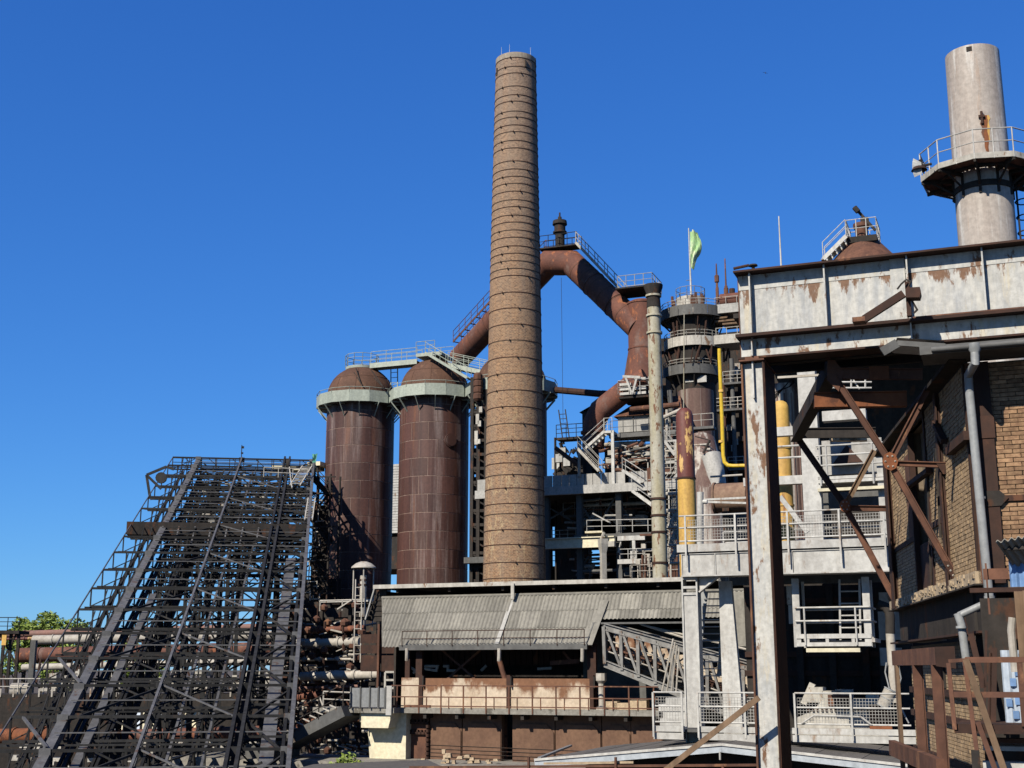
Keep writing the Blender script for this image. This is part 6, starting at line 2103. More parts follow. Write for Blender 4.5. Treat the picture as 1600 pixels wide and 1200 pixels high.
sb.part('frame', MB().box(A_(425, 770).x, A_(495, 770).x, .2, .4, A_(470, 790).z, A_(470, 785).z).box(A_(494, 770).x - .1, A_(494, 770).x, .2, .4, A_(470, 900).z, A_(470, 727).z), M['black'])
# open stair tower between incline and first stove
sq = Th('incline_stair_tower', 'dark zigzag stair tower squeezed between the incline and the first stove', 'stairs', W(505, 960, 110), GR, to_ground=True)
A_ = sq.at
m = MB()
lv = [745, 775, 810, 845, 880, 915, 950, 990]
for i in range(len(lv) - 1):
    a, b = A_(487, lv[i + 1] if i % 2 else lv[i]), A_(515, lv[i] if i % 2 else lv[i + 1])
    lo_, hi_ = (a, b) if a.z < b.z else (b, a)
    m.stair(lo_, hi_, .8, (0, 1, 0), .3, 1.0, .06, .04)
sq.part('stairs', m, M['black'])
m = MB()
for px in (484, 498, 518):
    p = A_(px, 850)
    m.bar((p.x, -.5, 2), (p.x, -.5, A_(px, 742).z), .14, .14).bar((p.x, 1.2, 2), (p.x, 1.2, A_(px, 742).z), .14, .14)
for py in range(745, 1100, 26):
    m.bar(A_(478, py, -.5), A_(524, py, -.5), .1, .12)
    m.bar(A_(484, py, -.5), A_(518, py + 26, -.5), .08, .08)
sq.part('frame', m, M['black'])
sq.part('dark_infill', MB().box(A_(482, 1000, 1.6).x, A_(506, 1000, 1.6).x, 1.6, 1.7, 0, A_(490, 790, 1.6).z), M['black'])  # black sheets added behind the stairs as dark backing
sq.part('dark_infill', MB().box(A_(466, 1000, 2.6).x, A_(530, 1000, 2.6).x, 2.6, 2.7, 0, A_(490, 905, 2.6).z), M['black'])
m = MB()
for i in range(90):
    p = A_(rnd.uniform(464, 500), rnd.uniform(780, 1010), -.7)
    m.bar(p, p + (V(rnd.uniform(.2, .9), 0, 0) if i % 3 else V(0, 0, rnd.uniform(.3, 1.1))), .06, .07)
sq.part('pale_rung', m, M['palepipe'], kind='stuff')

# ================================================================== pipe jungle between incline and shed
pj = Th('pipe_rack', 'tangled rack of pipes and railings between the incline and the corrugated shed', 'pipework', W(520, 1060, 76), GR, to_ground=True)
A_ = pj.at
for px in (462, 500, 545, 590):
    x = A_(px, 1050, 1).x
    pj.part('rack_post', MB().bar((x, 1, 0), (x, 1, A_(px, 945, 1).z), .2, .2), M['black'])
for py in (948, 968, 990, 1020, 1036, 1070, 1120):
    pj.part('rack_beam', MB().bar(A_(452, py, 1.2), A_(604, py - 2, 1.2), .14, .2), M['black'])
def hpipe(x0, y0, x1, y1, rpx, mt, t=0):
    p, q = A_(x0, y0, t), A_(x1, y1, t)
    pj.part('pipe', MB().tube(p, q, rpx * 78 / FPX, n=12), M[mt])
    for f in (.15, .4, .7, .92):
        c = p.lerp(q, f)
        d = (q - p).normalized() * .06
        pj.part('pipe_joint', MB().tube(c - d, c + d, rpx * 78 / FPX + .06, n=12), M[mt])
hpipe(455, 1006, 562, 1003, 6.5, 'palepipe')
hpipe(470, 1057, 592, 1054, 6.5, 'palepipe', -.6)
hpipe(452, 985, 570, 982, 5, 'rustpipe', .6)
hpipe(455, 1090, 545, 1082, 6, 'rustpipe', 1)
hpipe(470, 1127, 575, 1124, 3.5, 'rust', .2)
hpipe(460, 1030, 560, 1030, 2, 'palepipe', 0)
hpipe(456, 1076, 560, 1072, 2.5, 'pinkpipe', -.3)
m, m2, m3 = MB(), MB(), MB()
for i in range(420):
    p = A_(rnd.uniform(446, 566), rnd.uniform(945, 1190), rnd.uniform(-.7, 3))
    k = rnd.random()
    if k < .4:
        m.tube(p, p + V(0, 0, rnd.uniform(-1.1, 1.1)), rnd.uniform(.03, .1), n=5)
    elif k < .8:
        m2.tube(p, p + V(rnd.uniform(-1.3, 1.3), 0, rnd.uniform(-.2, .2)), rnd.uniform(.03, .09), n=5)
    else:
        m3.lathe([(.05, -.2), (.22, -.1), (.25, .1), (.05, .25)], 7, (p.x, p.y, p.z))
pj.part('small_pipework', m, M['rustdark'], kind='stuff')
pj.part('small_pipework', m2, M['palepipe'], kind='stuff')
pj.part('valves', m3, M['rust'], kind='stuff')
pj.part('rear_wall', MB().box(A_(430, 1100, 6).x, A_(640, 1100, 6).x, 6, 6.3, 0, A_(520, 940, 6).z), M['black'])
pj.part('upper_platform', MB().box(A_(500, 935, 0).x, A_(575, 935, 0).x, 0, 1.6, A_(520, 937).z - .15, A_(520, 937).z), M['whitedirty'])
pj.part('platform_railing', MB().rail([A_(500, 955, 0), A_(570, 953, 0)], .6, 0, 1.4, .04).bar(A_(527, 952, -.1), A_(550, 937, -.1), .07, .07), M['palepipe'])
pj.part('ladder', MB().ladder(A_(558, 1035, -.8), A_(561, 905, -.8), .42, (1, 0, 0), .45, .03), M['palepipe'])
cl = Th('ribbed_lean_to', 'dark ribbed sheet wall between the ladder and the corrugated shed', 'shed', W(565, 1050, 68), GR, to_ground=True)
A_ = cl.at
for (p, q) in ((990, 1006), (1007, 1022), (1023, 1050)):
    a, b = A_(563, q), A_(592, p)
    cl.part('wall_sheet', MB().box(a.x, b.x, 0, .06, a.z + .03, b.z - .03), M['rustdark'])
    a, b = A_(594, q), A_(640, p)
    cl.part('wall_sheet', MB().box(a.x, b.x, .1, .16, a.z + .03, b.z - .03), M['rustdark'])
cl.part('post', MB().box(A_(591, 1000).x, A_(594, 1000).x, -.1, .1, 0, A_(592, 975).z), M['rust'])
a, b = A_(602, 1075, -.5), A_(632, 1050, -.5)
m = MB()
for f in (0, .5, 1):
    m.bar((a.x + (b.x - a.x) * f, -.5, a.z), (a.x + (b.x - a.x) * f, -.5, b.z), .12, .1)
for f in (0, .5, 1):
    m.bar((a.x, -.5, a.z + (b.z - a.z) * f), (b.x, -.5, a.z + (b.z - a.z) * f), .1, .1)
cl.part('white_frame', m, M['whitedirty'])
vc = Th('canopy_vent', 'mushroom-shaped pale cap on a pipe stub in front of the first stove', 'vent', W(567, 940, 80), GR)
A_ = vc.at
k = 82 / FPX
zc_ = A_(567, 886).z
vc.part('cap', MB().lathe([(19 * k, zc_ - .08), (18.5 * k, zc_), (12 * k, zc_ + .22), (5 * k, zc_ + .33), (.01, zc_ + .35)], 20), M['palepipe'])
vc.part('pipe', MB().tube((0, 0, -2), (0, 0, zc_ - .5), 5 * k, n=14), M['palepipe'])
for a in range(4):
    t = PI / 2 * a + .5
    vc.part('cap_post', MB().tube((15 * k * math.cos(t), 15 * k * math.sin(t), -1.5), (15 * k * math.cos(t), 15 * k * math.sin(t), zc_ - .05), .045, n=6), M['palepipe'])
for z in (-.1, zc_ - 1.1, zc_ - .8):
    vc.part('pipe_band', MB().ring(5 * k, 6 * k, z - .05, z + .05, 14), M['rustdark'])

# ================================================================== far left background
def long_pipe(label, x0, y0, x1, y1, Y, rpx, mt, kind='pipe', joints=8):
    p, q = W(x0, y0, Y), W(x1, y1, Y - 3)
    t = Th('pipeline', label, 'pipe', p, math.atan2(q.y - p.y, q.x - p.x))
    L = (q - p)
    b = V(math.hypot(L.x, L.y), 0, L.z)
    r = rpx * Y * 1.0 / FPX
    t.part('pipe', MB().tube((0, 0, 0), b, r, n=16), M[mt])
    for i in range(joints):
        c = b * ((i + .5) / joints)
        t.part('flange', MB().tube(c - V(.06, 0, 0), c + V(.06, 0, 0), r + .07, n=16), M[mt])
    return t
long_pipe('faded pink pipeline highest of the left pipes, below the green tree', -80, 994, 560, 975, 142, 5, 'pinkpipe')
long_pipe('thin red pipeline just under the faded pink one', -80, 1001, 560, 984, 141, 2.2, 'redflake')
long_pipe('chalky white pipeline between the pink and the thick brown pipes', 52, 1000, 560, 990, 138, 7, 'palepipe')
long_pipe('thick brown pipeline crossing behind the incline at left', 28, 1024, 600, 1010, 136, 11, 'rustpipe')
long_pipe('pale broken pipeline under the thick brown one', 35, 1043, 520, 1030, 134, 5, 'palepipe')
long_pipe('orange rusty pipeline low at the left picture edge', -90, 1152, 95, 1148, 84, 10.5, 'rustorange', joints=4)
long_pipe('rusty pipeline low behind the foot of the incline', 180, 1150, 470, 1142, 82, 9, 'rustpipe', joints=6)
lb_ = Th('railed_gantry', 'dark railed gantry with a cross frame at the far left edge', 'gantry', W(0, 1040, 118), .05, to_ground=True)
A_ = lb_.at
m = MB().box(-8, A_(30, 982).x, 0, 3, A_(10, 985).z - .3, A_(10, 985).z)
lb_.part('deck', m, M['black'])
lb_.part('railing', MB().rail([(-8, 0, A_(10, 985).z), (A_(30, 980).x, 0, A_(10, 985).z)], 1.15, 2, 1.1, .04), M['incline'])
m = MB()
for px in (3, 14, 26):
    x = A_(px, 1000).x
    m.bar((x, .5, 0), (x, .5, A_(10, 985).z), .25, .25)
m.bar(A_(0, 1040, .4), A_(26, 990, .4), .15, .15).bar(A_(26, 1040, .4), A_(0, 990, .4), .15, .15)
lb_.part('frame', m, M['black'])
lb_.part('yellow_sign', MB().box(A_(2, 1000, -.2).x, A_(9, 1000, -.2).x, -.1, 0, A_(5, 1008).z, A_(5, 992).z), M['yellow'])
lb_.part('support', MB().box(A_(44, 1050, .4).x, A_(52, 1050, .4).x, .4, 1, 0, A_(48, 1000).z), M['darkgrey'])
dwl = Th('dark_bunker_wall', 'dark bunker wall with a toothed rim at the lower left', 'wall', W(-20, 1150, 104), .05, to_ground=True)
A_ = dwl.at
zt_ = A_(20, 1085).z
dwl.part('wall', MB().box(-15, A_(480, 1090).x, 0, 6, 0, zt_), M['black'])  # plain black wall
for i in range(26):
    x = A_(0, 1080).x + i * 1.0
    dwl.part('rim_tooth', MB().box(x, x + .12, -.06, 0, zt_ - .2, zt_ + .45), M['palepipe'])
dwl.part('white_drum', MB().tube(A_(18, 1078, 1), A_(45, 1078, 1), .55, n=14), M['palepipe'])
dwl.part('rim_rail', MB().rail([(0, .3, zt_), (A_(460, 1085).x, .3, zt_)], 1.2, 1, 2, .05), M['whitedirty'])
m = MB()
for i in range(60):
    p = A_(rnd.uniform(60, 470), rnd.uniform(1048, 1082), rnd.uniform(1, 5))
    m.box(p.x, p.x + rnd.uniform(.3, 1.4), p.y, p.y + 1, p.z, p.z + rnd.uniform(.15, .7))
dwl.part('clutter', m, M['whitedirty'], kind='stuff')
m = MB()
for i in range(40):
    p = A_(rnd.uniform(0, 470), rnd.uniform(1030, 1082), rnd.uniform(1, 5))
    m.bar(p, p + V(rnd.uniform(-.4, .4), 0, rnd.uniform(.6, 2.4)), .14, .14)
dwl.part('clutter', m, M['rustdark'], kind='stuff')
# striped cream panels seen through the incline
cs = Th('cream_panel_row', 'row of cream and pale blue sheets leaning behind the lower incline', 'panels', W(170, 1150, 92), -.03, to_ground=True)
A_ = cs.at
for i in range(15):
    p = A_(178 + i * 11, 1142)
    h = A_(178, 1112).z - p.z
    cs.part('leaning_sheet', MB().add([(p.x, 0, p.z), (p.x + .3, 0, p.z), (p.x + .05, .8, p.z + h), (p.x - .25, .8, p.z + h), (p.x, .05, p.z), (p.x + .3, .05, p.z), (p.x + .05, .85, p.z + h), (p.x - .25, .85, p.z + h)], [(0, 1, 2, 3), (7, 6, 5, 4), (0, 4, 5, 1), (1, 5, 6, 2), (2, 6, 7, 3), (3, 7, 4, 0)]), M['cream' if i % 3 else 'paleblue'], smooth=False)
cs.part('plinth', MB().box(-2, A_(360, 1150).x, -.2, 1.2, 0, A_(178, 1142).z), M['black'])
m = MB()
for i in range(70):
    p = A_(rnd.uniform(-40, 440), rnd.uniform(1150, 1200), rnd.uniform(-1.5, 0))
    m.box(p.x, p.x + rnd.uniform(.1, .7), p.y, p.y + .5, p.z, p.z + rnd.uniform(.06, .3))
cs.part('scrap', m, M['whitedirty'], kind='stuff')

# ================================================================== trees and shrub
leaf_m = MB()
def leaf_cluster(m, c, r, n, size):
    for i in range(n):
        d = V(rnd.gauss(0, 1), rnd.gauss(0, 1), rnd.gauss(0, 1))
        d.normalize()
        p = Vector(c) + d * r * (rnd.random() ** .45)
        s = size * rnd.uniform(.6, 1.4)
        a = V(rnd.uniform(-1, 1), rnd.uniform(-1, 1), rnd.uniform(-.6, .6)).normalized() * s
        b = a.cross(V(rnd.uniform(-1, 1), rnd.uniform(-1, 1), rnd.uniform(-1, 1)))
        if b.length < 1e-4:
            continue
        b = b.normalized() * s * .55
        m.add([p - a, p - b * .9, p + a, p + b], [(0, 1, 2, 3)])
def tree(px, pyt, Y, spread, label, n=14):
    g = W(px, 1000, Y)
    t = Th('tree', label, 'tree', g, rnd.uniform(0, 6), 'trees behind the far pipes', to_ground=True)
    H = W(px, pyt, Y).z
    m = MB().path([(0, 0, 0), (.1, 0, H * .35), (-.1, .1, H * .6), (0, 0, H * .85)], [.45, .35, .2, .06], 8)
    tips = []
    for i in range(9):
        a = 2 * PI * i / 9 + rnd.uniform(-.3, .3)
        z0 = H * rnd.uniform(.35, .65)
        tip = V(math.cos(a) * spread * rnd.uniform(.5, .9), math.sin(a) * spread * rnd.uniform(.5, .9), z0 + H * rnd.uniform(.12, .3))
        m.path([(0, 0, z0), tip * .5 + V(0, 0, z0 * .52), tip], [.15, .1, .03], 5)
        tips.append(tip)
    t.part('trunk', m, M['bark'])
    m = MB()
    for tip in tips + [V(rnd.uniform(-.6, .6) * spread, rnd.uniform(-.6, .6) * spread, H * rnd.uniform(.62, .95)) for _ in range(n)]:
        leaf_cluster(m, tip, spread * rnd.uniform(.22, .4), 170, .26)
    t.part('crown', m, M['leaf'], smooth=False)
tree(42, 962, 170, 3.4, 'rounded green tree crown at the left end of the group')
tree(72, 953, 172, 4.0, 'tallest green tree crown in the middle of the left group')
tree(106, 962, 170, 3.6, 'spreading green tree crown nearest the incline')
tree(215, 1005, 165, 3.6, 'green tree crown glimpsed through the incline lattice')
sh_ = Th('shrub', 'bright green leafy shrub growing at the bottom below the dark stairs', 'shrub', W(535, 1200, 56), 0, to_ground=True)
H = W(535, 1186, 56).z
m = MB()
for i in range(7):
    m.path([(0, 0, 0), (rnd.uniform(-.4, .4), 0, H * .6), (rnd.uniform(-.9, .9), rnd.uniform(-.3, .3), H * rnd.uniform(.85, 1.0))], [.05, .04, .015], 5)
sh_.part('stem', m, M['bark'])
m = MB()
for i in range(10):
    leaf_cluster(m, (rnd.uniform(-.9, .9), rnd.uniform(-.4, .4), H + rnd.uniform(-.6, .02)), .35, 60, .1)
sh_.part('foliage', m, M['leaf'], smooth=False)

# ================================================================== low roofs along the bottom edge
lr = Th('low_gabled_roof', 'low felt-covered gabled roof with pale fascia at the bottom right of centre', 'roof', W(836, 1187, 40), GR, to_ground=True)
A_ = lr.at
pL, pR_, pE = A_(836, 1187), A_(1128, 1163), A_(1420, 1196)
pl_ = A_(836, 1187, 0)
def roof_slab(p, q, d, th_, mt, name):
    dv = V(0, d, 0)
    up = V(0, 0, th_)
    a = [p, q, q + dv, p + dv]
    m = MB().add(a + [x - up for x in a], [(0, 1, 2, 3), (7, 6, 5, 4), (0, 4, 5, 1), (1, 5, 6, 2), (2, 6, 7, 3), (3, 7, 4, 0)])
    return lr.part(name, m, M[mt], smooth=False)
n = 10
dL = 7.5
for (p, q, k0) in ((pL, pR_, 10), (pR_, pE, 8)):
    for i in range(k0):
        a, b = p.lerp(q, i / k0), p.lerp(q, (i + .985) / k0)
        roof_slab(a + V(0, .06, .02 * (i % 2) * .4), b + V(0, .06, .02 * (i % 2) * .4), dL, .05, 'felt', 'felt_strip')
lr.part('fascia', MB().bar(pL + V(0, 0, -.1), pR_ + V(0, 0, -.1), .08, .24).bar(pR_ + V(0, 0, -.1), pE + V(0, 0, -.1), .08, .24), M['fascia'])
lr.part('fascia_trim', MB().bar(pL + V(0, -.05, -.0), pR_ + V(0, -.05, -.0), .06, .07).bar(pR_ + V(0, -.05, 0), pE + V(0, -.05, 0), .06, .07), M['white'])
lr.part('shed_wall', MB().prism([(pL.x + 1.2, 0), (pE.x - .3, 0), (pE.x - .3, pE.z - .3), (pR_.x, pR_.z - .3), (pL.x + 1.2, pL.z - .2)], 1.2, 6.8), M['black'])
lr.part('drip_bolt', MB().tube(pR_ + V(-.05, -.08, -.2), pR_ + V(-.05, -.08, -.42), .03, n=6), M['white'])
a = A_(894, 1164, 7.0)
lr.part('roof_edge', MB().bar(pL + V(.1, .1, .04), A_(892, 1165, 7.4), .1, .06), M['zinc'])
lf = Th('low_left_roof', 'sliver of a low flat dark roof at the bottom left of centre', 'roof', W(480, 1203, 46), GR, to_ground=True)
A_ = lf.at
a, b = A_(440, 1204), A_(668, 1197)
lf.part('roof_slab', MB().add([tuple(A_(430, 1210)), tuple(A_(700, 1202)), tuple(A_(668, 1187, 4)), tuple(A_(490, 1194, 4))] + [tuple(A_(430, 1210) - V(0, 0, .15)), tuple(A_(700, 1202) - V(0, 0, .15)), tuple(A_(668, 1187, 4) - V(0, 0, .15)), tuple(A_(490, 1194, 4) - V(0, 0, .15))], [(0, 1, 2, 3), (7, 6, 5, 4), (0, 4, 5, 1), (1, 5, 6, 2), (2, 6, 7, 3), (3, 7, 4, 0)]), M['felt'], smooth=False)
lf.part('wall', MB().box(a.x + .5, b.x, .4, 3.6, 0, a.z - .3), M['black'])
br_ = Th('rusty_guard_rail', 'thin rusty guard rail running along the bottom picture edge', 'railing', W(640, 1198, 33), GR, to_ground=True)
A_ = br_.at
p, q = A_(640, 1199), A_(1230, 1195)
br_.part('rail', MB().bar(p, q, .05, .055), M['rust'])
br_.part('rail', MB().bar(A_(850, 1193, .1), A_(990, 1191, .1), .06, .05), M['stone'])
for px, y0 in ((827, 1183), (963, 1183), (1130, 1196), (700, 1197)):
    c = A_(px, 1200)
    br_.part('post', MB().bar((c.x, -.04, 0), (c.x, -.04, A_(px, y0).z), .06, .05), M['rust'])
bt_ = Th('rusty_bar', 'rusty flat bar slanting across the bottom to the big grey column', 'brace', W(1050, 1196, 25), GR)
bt_.part('bar', MB().bar(bt_.at(1035, 1207), bt_.at(1186, 1090), .1, .05, (0, -1, 0)), M['wood'])
# ================================================================== foreground portal: girder and column
pg = Th('plate_girder', 'deep grey plate girder with peeling paint and rust across the upper right', 'girder', W(1158, 560, 25), GR)
A_ = pg.at
zt_, zm_ = A_(1156, 424).z, A_(1156, 526).z
xe = A_(1640, 500).x + 2.5
sx = [A_(px, 480).x for px in (1172, 1290, 1421, 1541)] + [A_(1541, 480).x + 1.45, xe]
b0 = 0.0
x0 = -.03
edges = [x0] + sx
for p, q in zip(edges, edges[1:]):
    pg.part('web_panel', MB().box(p + .006, q - .006, .2, .225, zm_ + .04, zt_ - .04), M['peelseam'])
pg.part('upper_strip', MB().box(x0, xe, .19, .2, zt_ - .35, zt_ - .05), M['peel'])
pg.part('top_flange', MB().box(x0 - .05, xe, -.09, .55, zt_ - .04, zt_), M['rustdark'])
pg.part('middle_flange', MB().box(x0 - .05, xe, -.1, .55, zm_ - .03, zm_ + .03), M['rustdark'])
lx = [x0, sx[0], sx[2], xe]
for p, q in zip(lx, lx[1:]):
    pg.part('lower_web_panel', MB().box(p + .006, q - .006, .17, .2, .04, zm_ - .03), M['peel'])
pg.part('bottom_flange', MB().box(x0 - .05, xe, .06, .6, 0, .04), M['rustdark'])
for x in sx[:-1]:
    pg.part('stiffener', MB().box(x - .015, x + .015, .01, .2, zm_ + .03, zt_ - .04), M['peel'])
pg.part('cover_plate', MB().box(sx[2] - .33, sx[2] - .05, .165, .19, zm_ + .03, zt_ - .04), M['peel'])
for x in (sx[0], sx[2]):
    pg.part('stiffener', MB().box(x - .012, x + .012, 0, .17, .04, zm_ - .03), M['peel'])
pg.part('end_plate', MB().box(x0 - .02, x0 + .0, .19, .5, .04, zt_ - .04), M['rust'])
m = MB()
for i in range(60):
    x = x0 + .1 + i * .14
    for z in (zt_ - .2,):
        m.box(x, x + .022, .178, .19, z, z + .022)
pg.part('rivet_row', m, M['peel'], kind='stuff', smooth=False)
pg.part('bearing_rail', MB().box(sx[2] + .05, xe, -.02, .05, zm_ + .03, zm_ + .075), M['rust'])
pg.part('soffit', MB().box(x0, xe, .62, .8, -.02, .02), M['black'])
pg.part('back_web', MB().box(x0, xe, .56, .6, .04, zt_ - .04), M['rustdark'])
dkp = Th('shade_roof_deck', 'black roof deck added for the shadow behind the grey girder', 'roof', W(1210, 556, 25.9), GR)  # roof added for the black zone and shade below the girder
dkp.part('deck_plate', MB().box(-.2, 7.8, .1, .6, .1, .22), M['black'])
m = MB()
for i in range(9):
    m.box(.1 + i * .85, .2 + i * .85, .12, .58, -.12, .09)
dkp.part('deck_rafter', m, M['black'])
for t in (.3,):
    dkp.part('deck_purlin', MB().box(-.15, 7.7, t, t + .12, -.3, -.13), M['black'])
m = MB()
for px0, py0, px1, py1 in ((1243, 565, 1282, 558), (1335, 560, 1362, 556), (1215, 590, 1300, 585)):
    m.bar(dkp.at(px0, py0, 2.5), dkp.at(px1, py1, 2.5), .05, .05)
dkp.part('pale_conduit', m, M['palepipe'])
c = dkp.at(1232, 600, .8)
m = MB()
for k in range(3):
    m.path([c + V(-.35, 0, -.25 - .05 * k), c + V(-.1, .05, -.05), c + V(.06, 0, .1), c + V(.12, 0, .02 + .03 * k), c + V(.02, 0, -.06), c + V(-.2, .02, -.12), c + V(-.4, 0, -.2)], .013, 5)
dkp.part('cable_loop', m, M['black'])

col = Th('steel_column', 'tall grey steel column with flaking paint standing right of centre', 'column', W(1157, 566, 25.05), GR, to_ground=True)
A_ = col.at
zc_ = A_(1157, 566).z
w = A_(1193, 568).x
col.part('left_flange', MB().box(0, .035, 0, 1.25, 0, zc_), M['rust'])
col.part('right_flange', MB().box(w - .03, w, -.02, 1.25, 0, zc_), M['rustdark'])  # darker than the left flange, its shade put into the colour
col.part('face_plate', MB().box(.035, w - .03, .1, .125, 0, zc_ - .02), M['peel'])
col.part('rear_plate', MB().box(.035, w - .03, 1.15, 1.18, 0, zc_ - .02), M['black'])
col.part('cap_plate', MB().box(-.02, w + .02, -.06, 1.3, zc_, zc_ + .035), M['rust'])
col.part('top_stiffener', MB().box(w * .48, w * .48 + .03, .0, .1, zc_ - .75, zc_), M['peel'])
col.part('bearing_block', MB().box(w * .2, w * .8, 0, .5, zc_ + .035, zc_ + .1), M['rust'])
col.part('flange_lip', MB().box(w, w + .012, .0, .05, 0, zc_), M['rust'])

wl = Th('bracket_lamp', 'rusty bracket lamp on a slanting arm fixed to the grey girder', 'lamp', W(1420, 465, 23.2), GR)
A_ = wl.at
wl.part('arm', MB().bar(A_(1350, 499), A_(1412, 459), .09, .14), M['rustdark'])
wl.part('arm_foot', MB().box(A_(1332, 500).x, A_(1352, 500).x, -.05, .25, A_(1340, 503).z, A_(1340, 496).z), M['rust'])
wl.part('post', MB().box(A_(1416, 480).x, A_(1423, 480).x, .05, .2, A_(1420, 492).z, A_(1420, 438).z), M['rustdark'])
hc_ = A_(1428, 459)
wl.part('lamp_head', MB().prism([(hc_.x - .14, hc_.z - .09), (hc_.x + .1, hc_.z - .11), (hc_.x + .13, hc_.z - .02), (hc_.x + .12, hc_.z + .09), (hc_.x - .12, hc_.z + .1)], -.12, .15), M['rustdark'])
wl.part('cable', MB().path([A_(1402, 452, -.02), A_(1408, 444, -.05), A_(1416, 437, -.03), A_(1423, 440, -.02), A_(1420, 447, -.02)], .018, 5).path([A_(1425, 470, 0), A_(1433, 484, .05), A_(1428, 489, .05)], .02, 5), M['black'])

# ================================================================== brick building at right
bb = Th('brick_building', 'sooty tan brick building with iron framing at the right edge', 'building', W(1534, 912, 22.4), R(-8.45))
A_ = bb.at
ax = bb.atx
TW = ax(1397, 945, 0).y                    # length of the left wall
_c, _s = math.cos(-(GR - R(-8.45))), math.sin(-(GR - R(-8.45)))
_o, _d = bb.lray(1530, 541)
_o2, _d2 = V(_o.x * _c - _o.y * _s, _o.x * _s + _o.y * _c, _o.z), V(_d.x * _c - _d.y * _s, _d.x * _s + _d.y * _c, _d.z)
zt_ = (_o2 + _d2 * ((-1.03 - _o2.y) / _d2.y)).z - .06
# left wall: backing with a tall recess, bricks proud of it
d0, d1 = sorted((ax(1428, 800, 0).y, ax(1456, 800, 0).y))
zd1 = ax(1440, 655, 0).z
zd0 = ax(1446, 925, 0).z + .0
bb.part('left_wall', MB().box(.0, .3, 0, d0, 0, zt_).box(0, .3, d1, TW, 0, zt_).box(0, .3, d0, d1, zd1, zt_).box(.25, .3, d0, d1, 0, zd1), M['mortar'], smooth=False)
BL, BH, JT = .25, .066, .012
bm_ = MB()
z = .25
r_ = 0
while z < zt_ - .05:
    y = .14 + (0 if r_ % 2 else -.13)
    while y < TW:
        y0, y1 = max(y, .14), min(y + BL, TW)
        cyy = (y0 + y1) / 2
        if y1 - y0 > .04 and not (d0 - .02 < cyy < d1 + .02 and z < zd1):
            pr = -.012 - rnd.random() * .012
            bm_.box(pr, 0, y0, y1, z + rnd.uniform(-.003, .003), z + BH)
        y += BL + JT
    z += BH + JT
    r_ += 1
bb.part('left_wall_bricks', bm_, M['brickpale'], kind='stuff', smooth=False)
# recess: dark upper, rusty plate below
bb.part('recess_door', MB().box(.06, .1, d0 + .35, d1 - .1, .05, ax(1446, 845, 0).z), M['rustdark'])
bb.part('recess_frame', MB().box(-.05, .08, d0, d0 + .12, 0, zd1).box(-.05, .08, d1 - .12, d1, 0, zd1).box(-.06, .08, d0, d1, zd1, zd1 + .15), M['rustdark'])
zpl = ax(1430, 845, 0).z
bb.part('recess_panel', MB().box(-.03, .02, d1 - .1, d1 + .7, zpl + .05, zpl + 2.0), M['rust'])
# iron posts on the left wall
def wpost(px, py, w_, pr):
    y = ax(px, py, 0).y
    bb.part('iron_post', MB().box(-pr, 0.0, y - w_ / 2, y + w_ / 2, 0, zt_).box(-pr - .03, -pr, y - w_, y + w_, 0, zt_), M['rustdark'])
    return y
yp1 = wpost(1487, 880, .1, .09)
yp2 = wpost(1402, 900, .25, .12)
bb.part('iron_post', MB().box(-.04, 0, 0.0, .13, 0, zt_), M['rustdark'])
bb.part('iron_band', MB().box(-.05, .0, yp1, d0, ax(1470, 815, 0).z - .06, ax(1470, 815, 0).z + .06), M['rustdark'])
bb.part('iron_band', MB().box(-.05, .0, d1, TW, ax(1412, 853, 0).z - .06, ax(1412, 853, 0).z + .06), M['rustdark'])
bb.part('wall_strut', MB().bar(ax(1412, 765, -.1), ax(1452, 735, -.1), .14, .1), M['rustdark'])
bb.part('wall_strut', MB().bar(ax(1483, 705, -.1), ax(1512, 680, -.1), .14, .16), M['rustdark'])
bb.part('wall_strut', MB().bar(ax(1460, 660, -.1), ax(1475, 690, -.1), .12, .1), M['rustdark'])
bb.part('conduit', MB().tube(ax(1456, 930, -.04), ax(1449, 720, -.04), .03, n=6).tube(ax(1463, 700, -.05), ax(1470, 840, -.05), .03, n=6), M['black'])
# front wall, turned to the street grid
FW = bpy.data.objects.new('front_wall', None)
fwrot = GR - R(-8.45)
def F(x, t, z):                            # front wall frame to building frame
    c, s_ = math.cos(fwrot), math.sin(fwrot)
    return V(x * c - t * s_, x * s_ + t * c, z)
def fput(name, mb, mt, **k):
    o = bb.part(name, mb, mt, **k)
    o.rotation_euler = (0, 0, fwrot)
    return o
C.objects.unlink(FW) if FW.name in C.objects else None
bpy.data.objects.remove(FW)
fput('front_wall', MB().box(0, 4.5, .02, .3, -.1, zt_), M['mortar'], smooth=False)
fput('under_wall', MB().box(-.2, 4.5, 1.2, 1.4, -12, -.1), M['black'], smooth=False)  # black wall standing in for the shade of the void below
brick_meshes = []
for v_ in range(6):
    m = MB()
    a = [rnd.uniform(-.004, .004) for _ in range(8)]
    L_, H_ = BL / 2, BH / 2
    m.add([(-L_ + a[0], -.02 + a[4], -H_), (L_ + a[1], -.02 + a[5], -H_), (L_, .02, -H_), (-L_, .02, -H_), (-L_ + a[2], -.02 + a[6], H_), (L_ + a[3], -.02 + a[7], H_), (L_, .02, H_), (-L_, .02, H_)],
          [(3, 2, 1, 0), (4, 5, 6, 7), (0, 1, 5, 4), (1, 2, 6, 5), (2, 3, 7, 6), (3, 0, 4, 7)])
    me = m.mesh('brick')
    me.materials.append(M['brick'])
    brick_meshes.append(me)
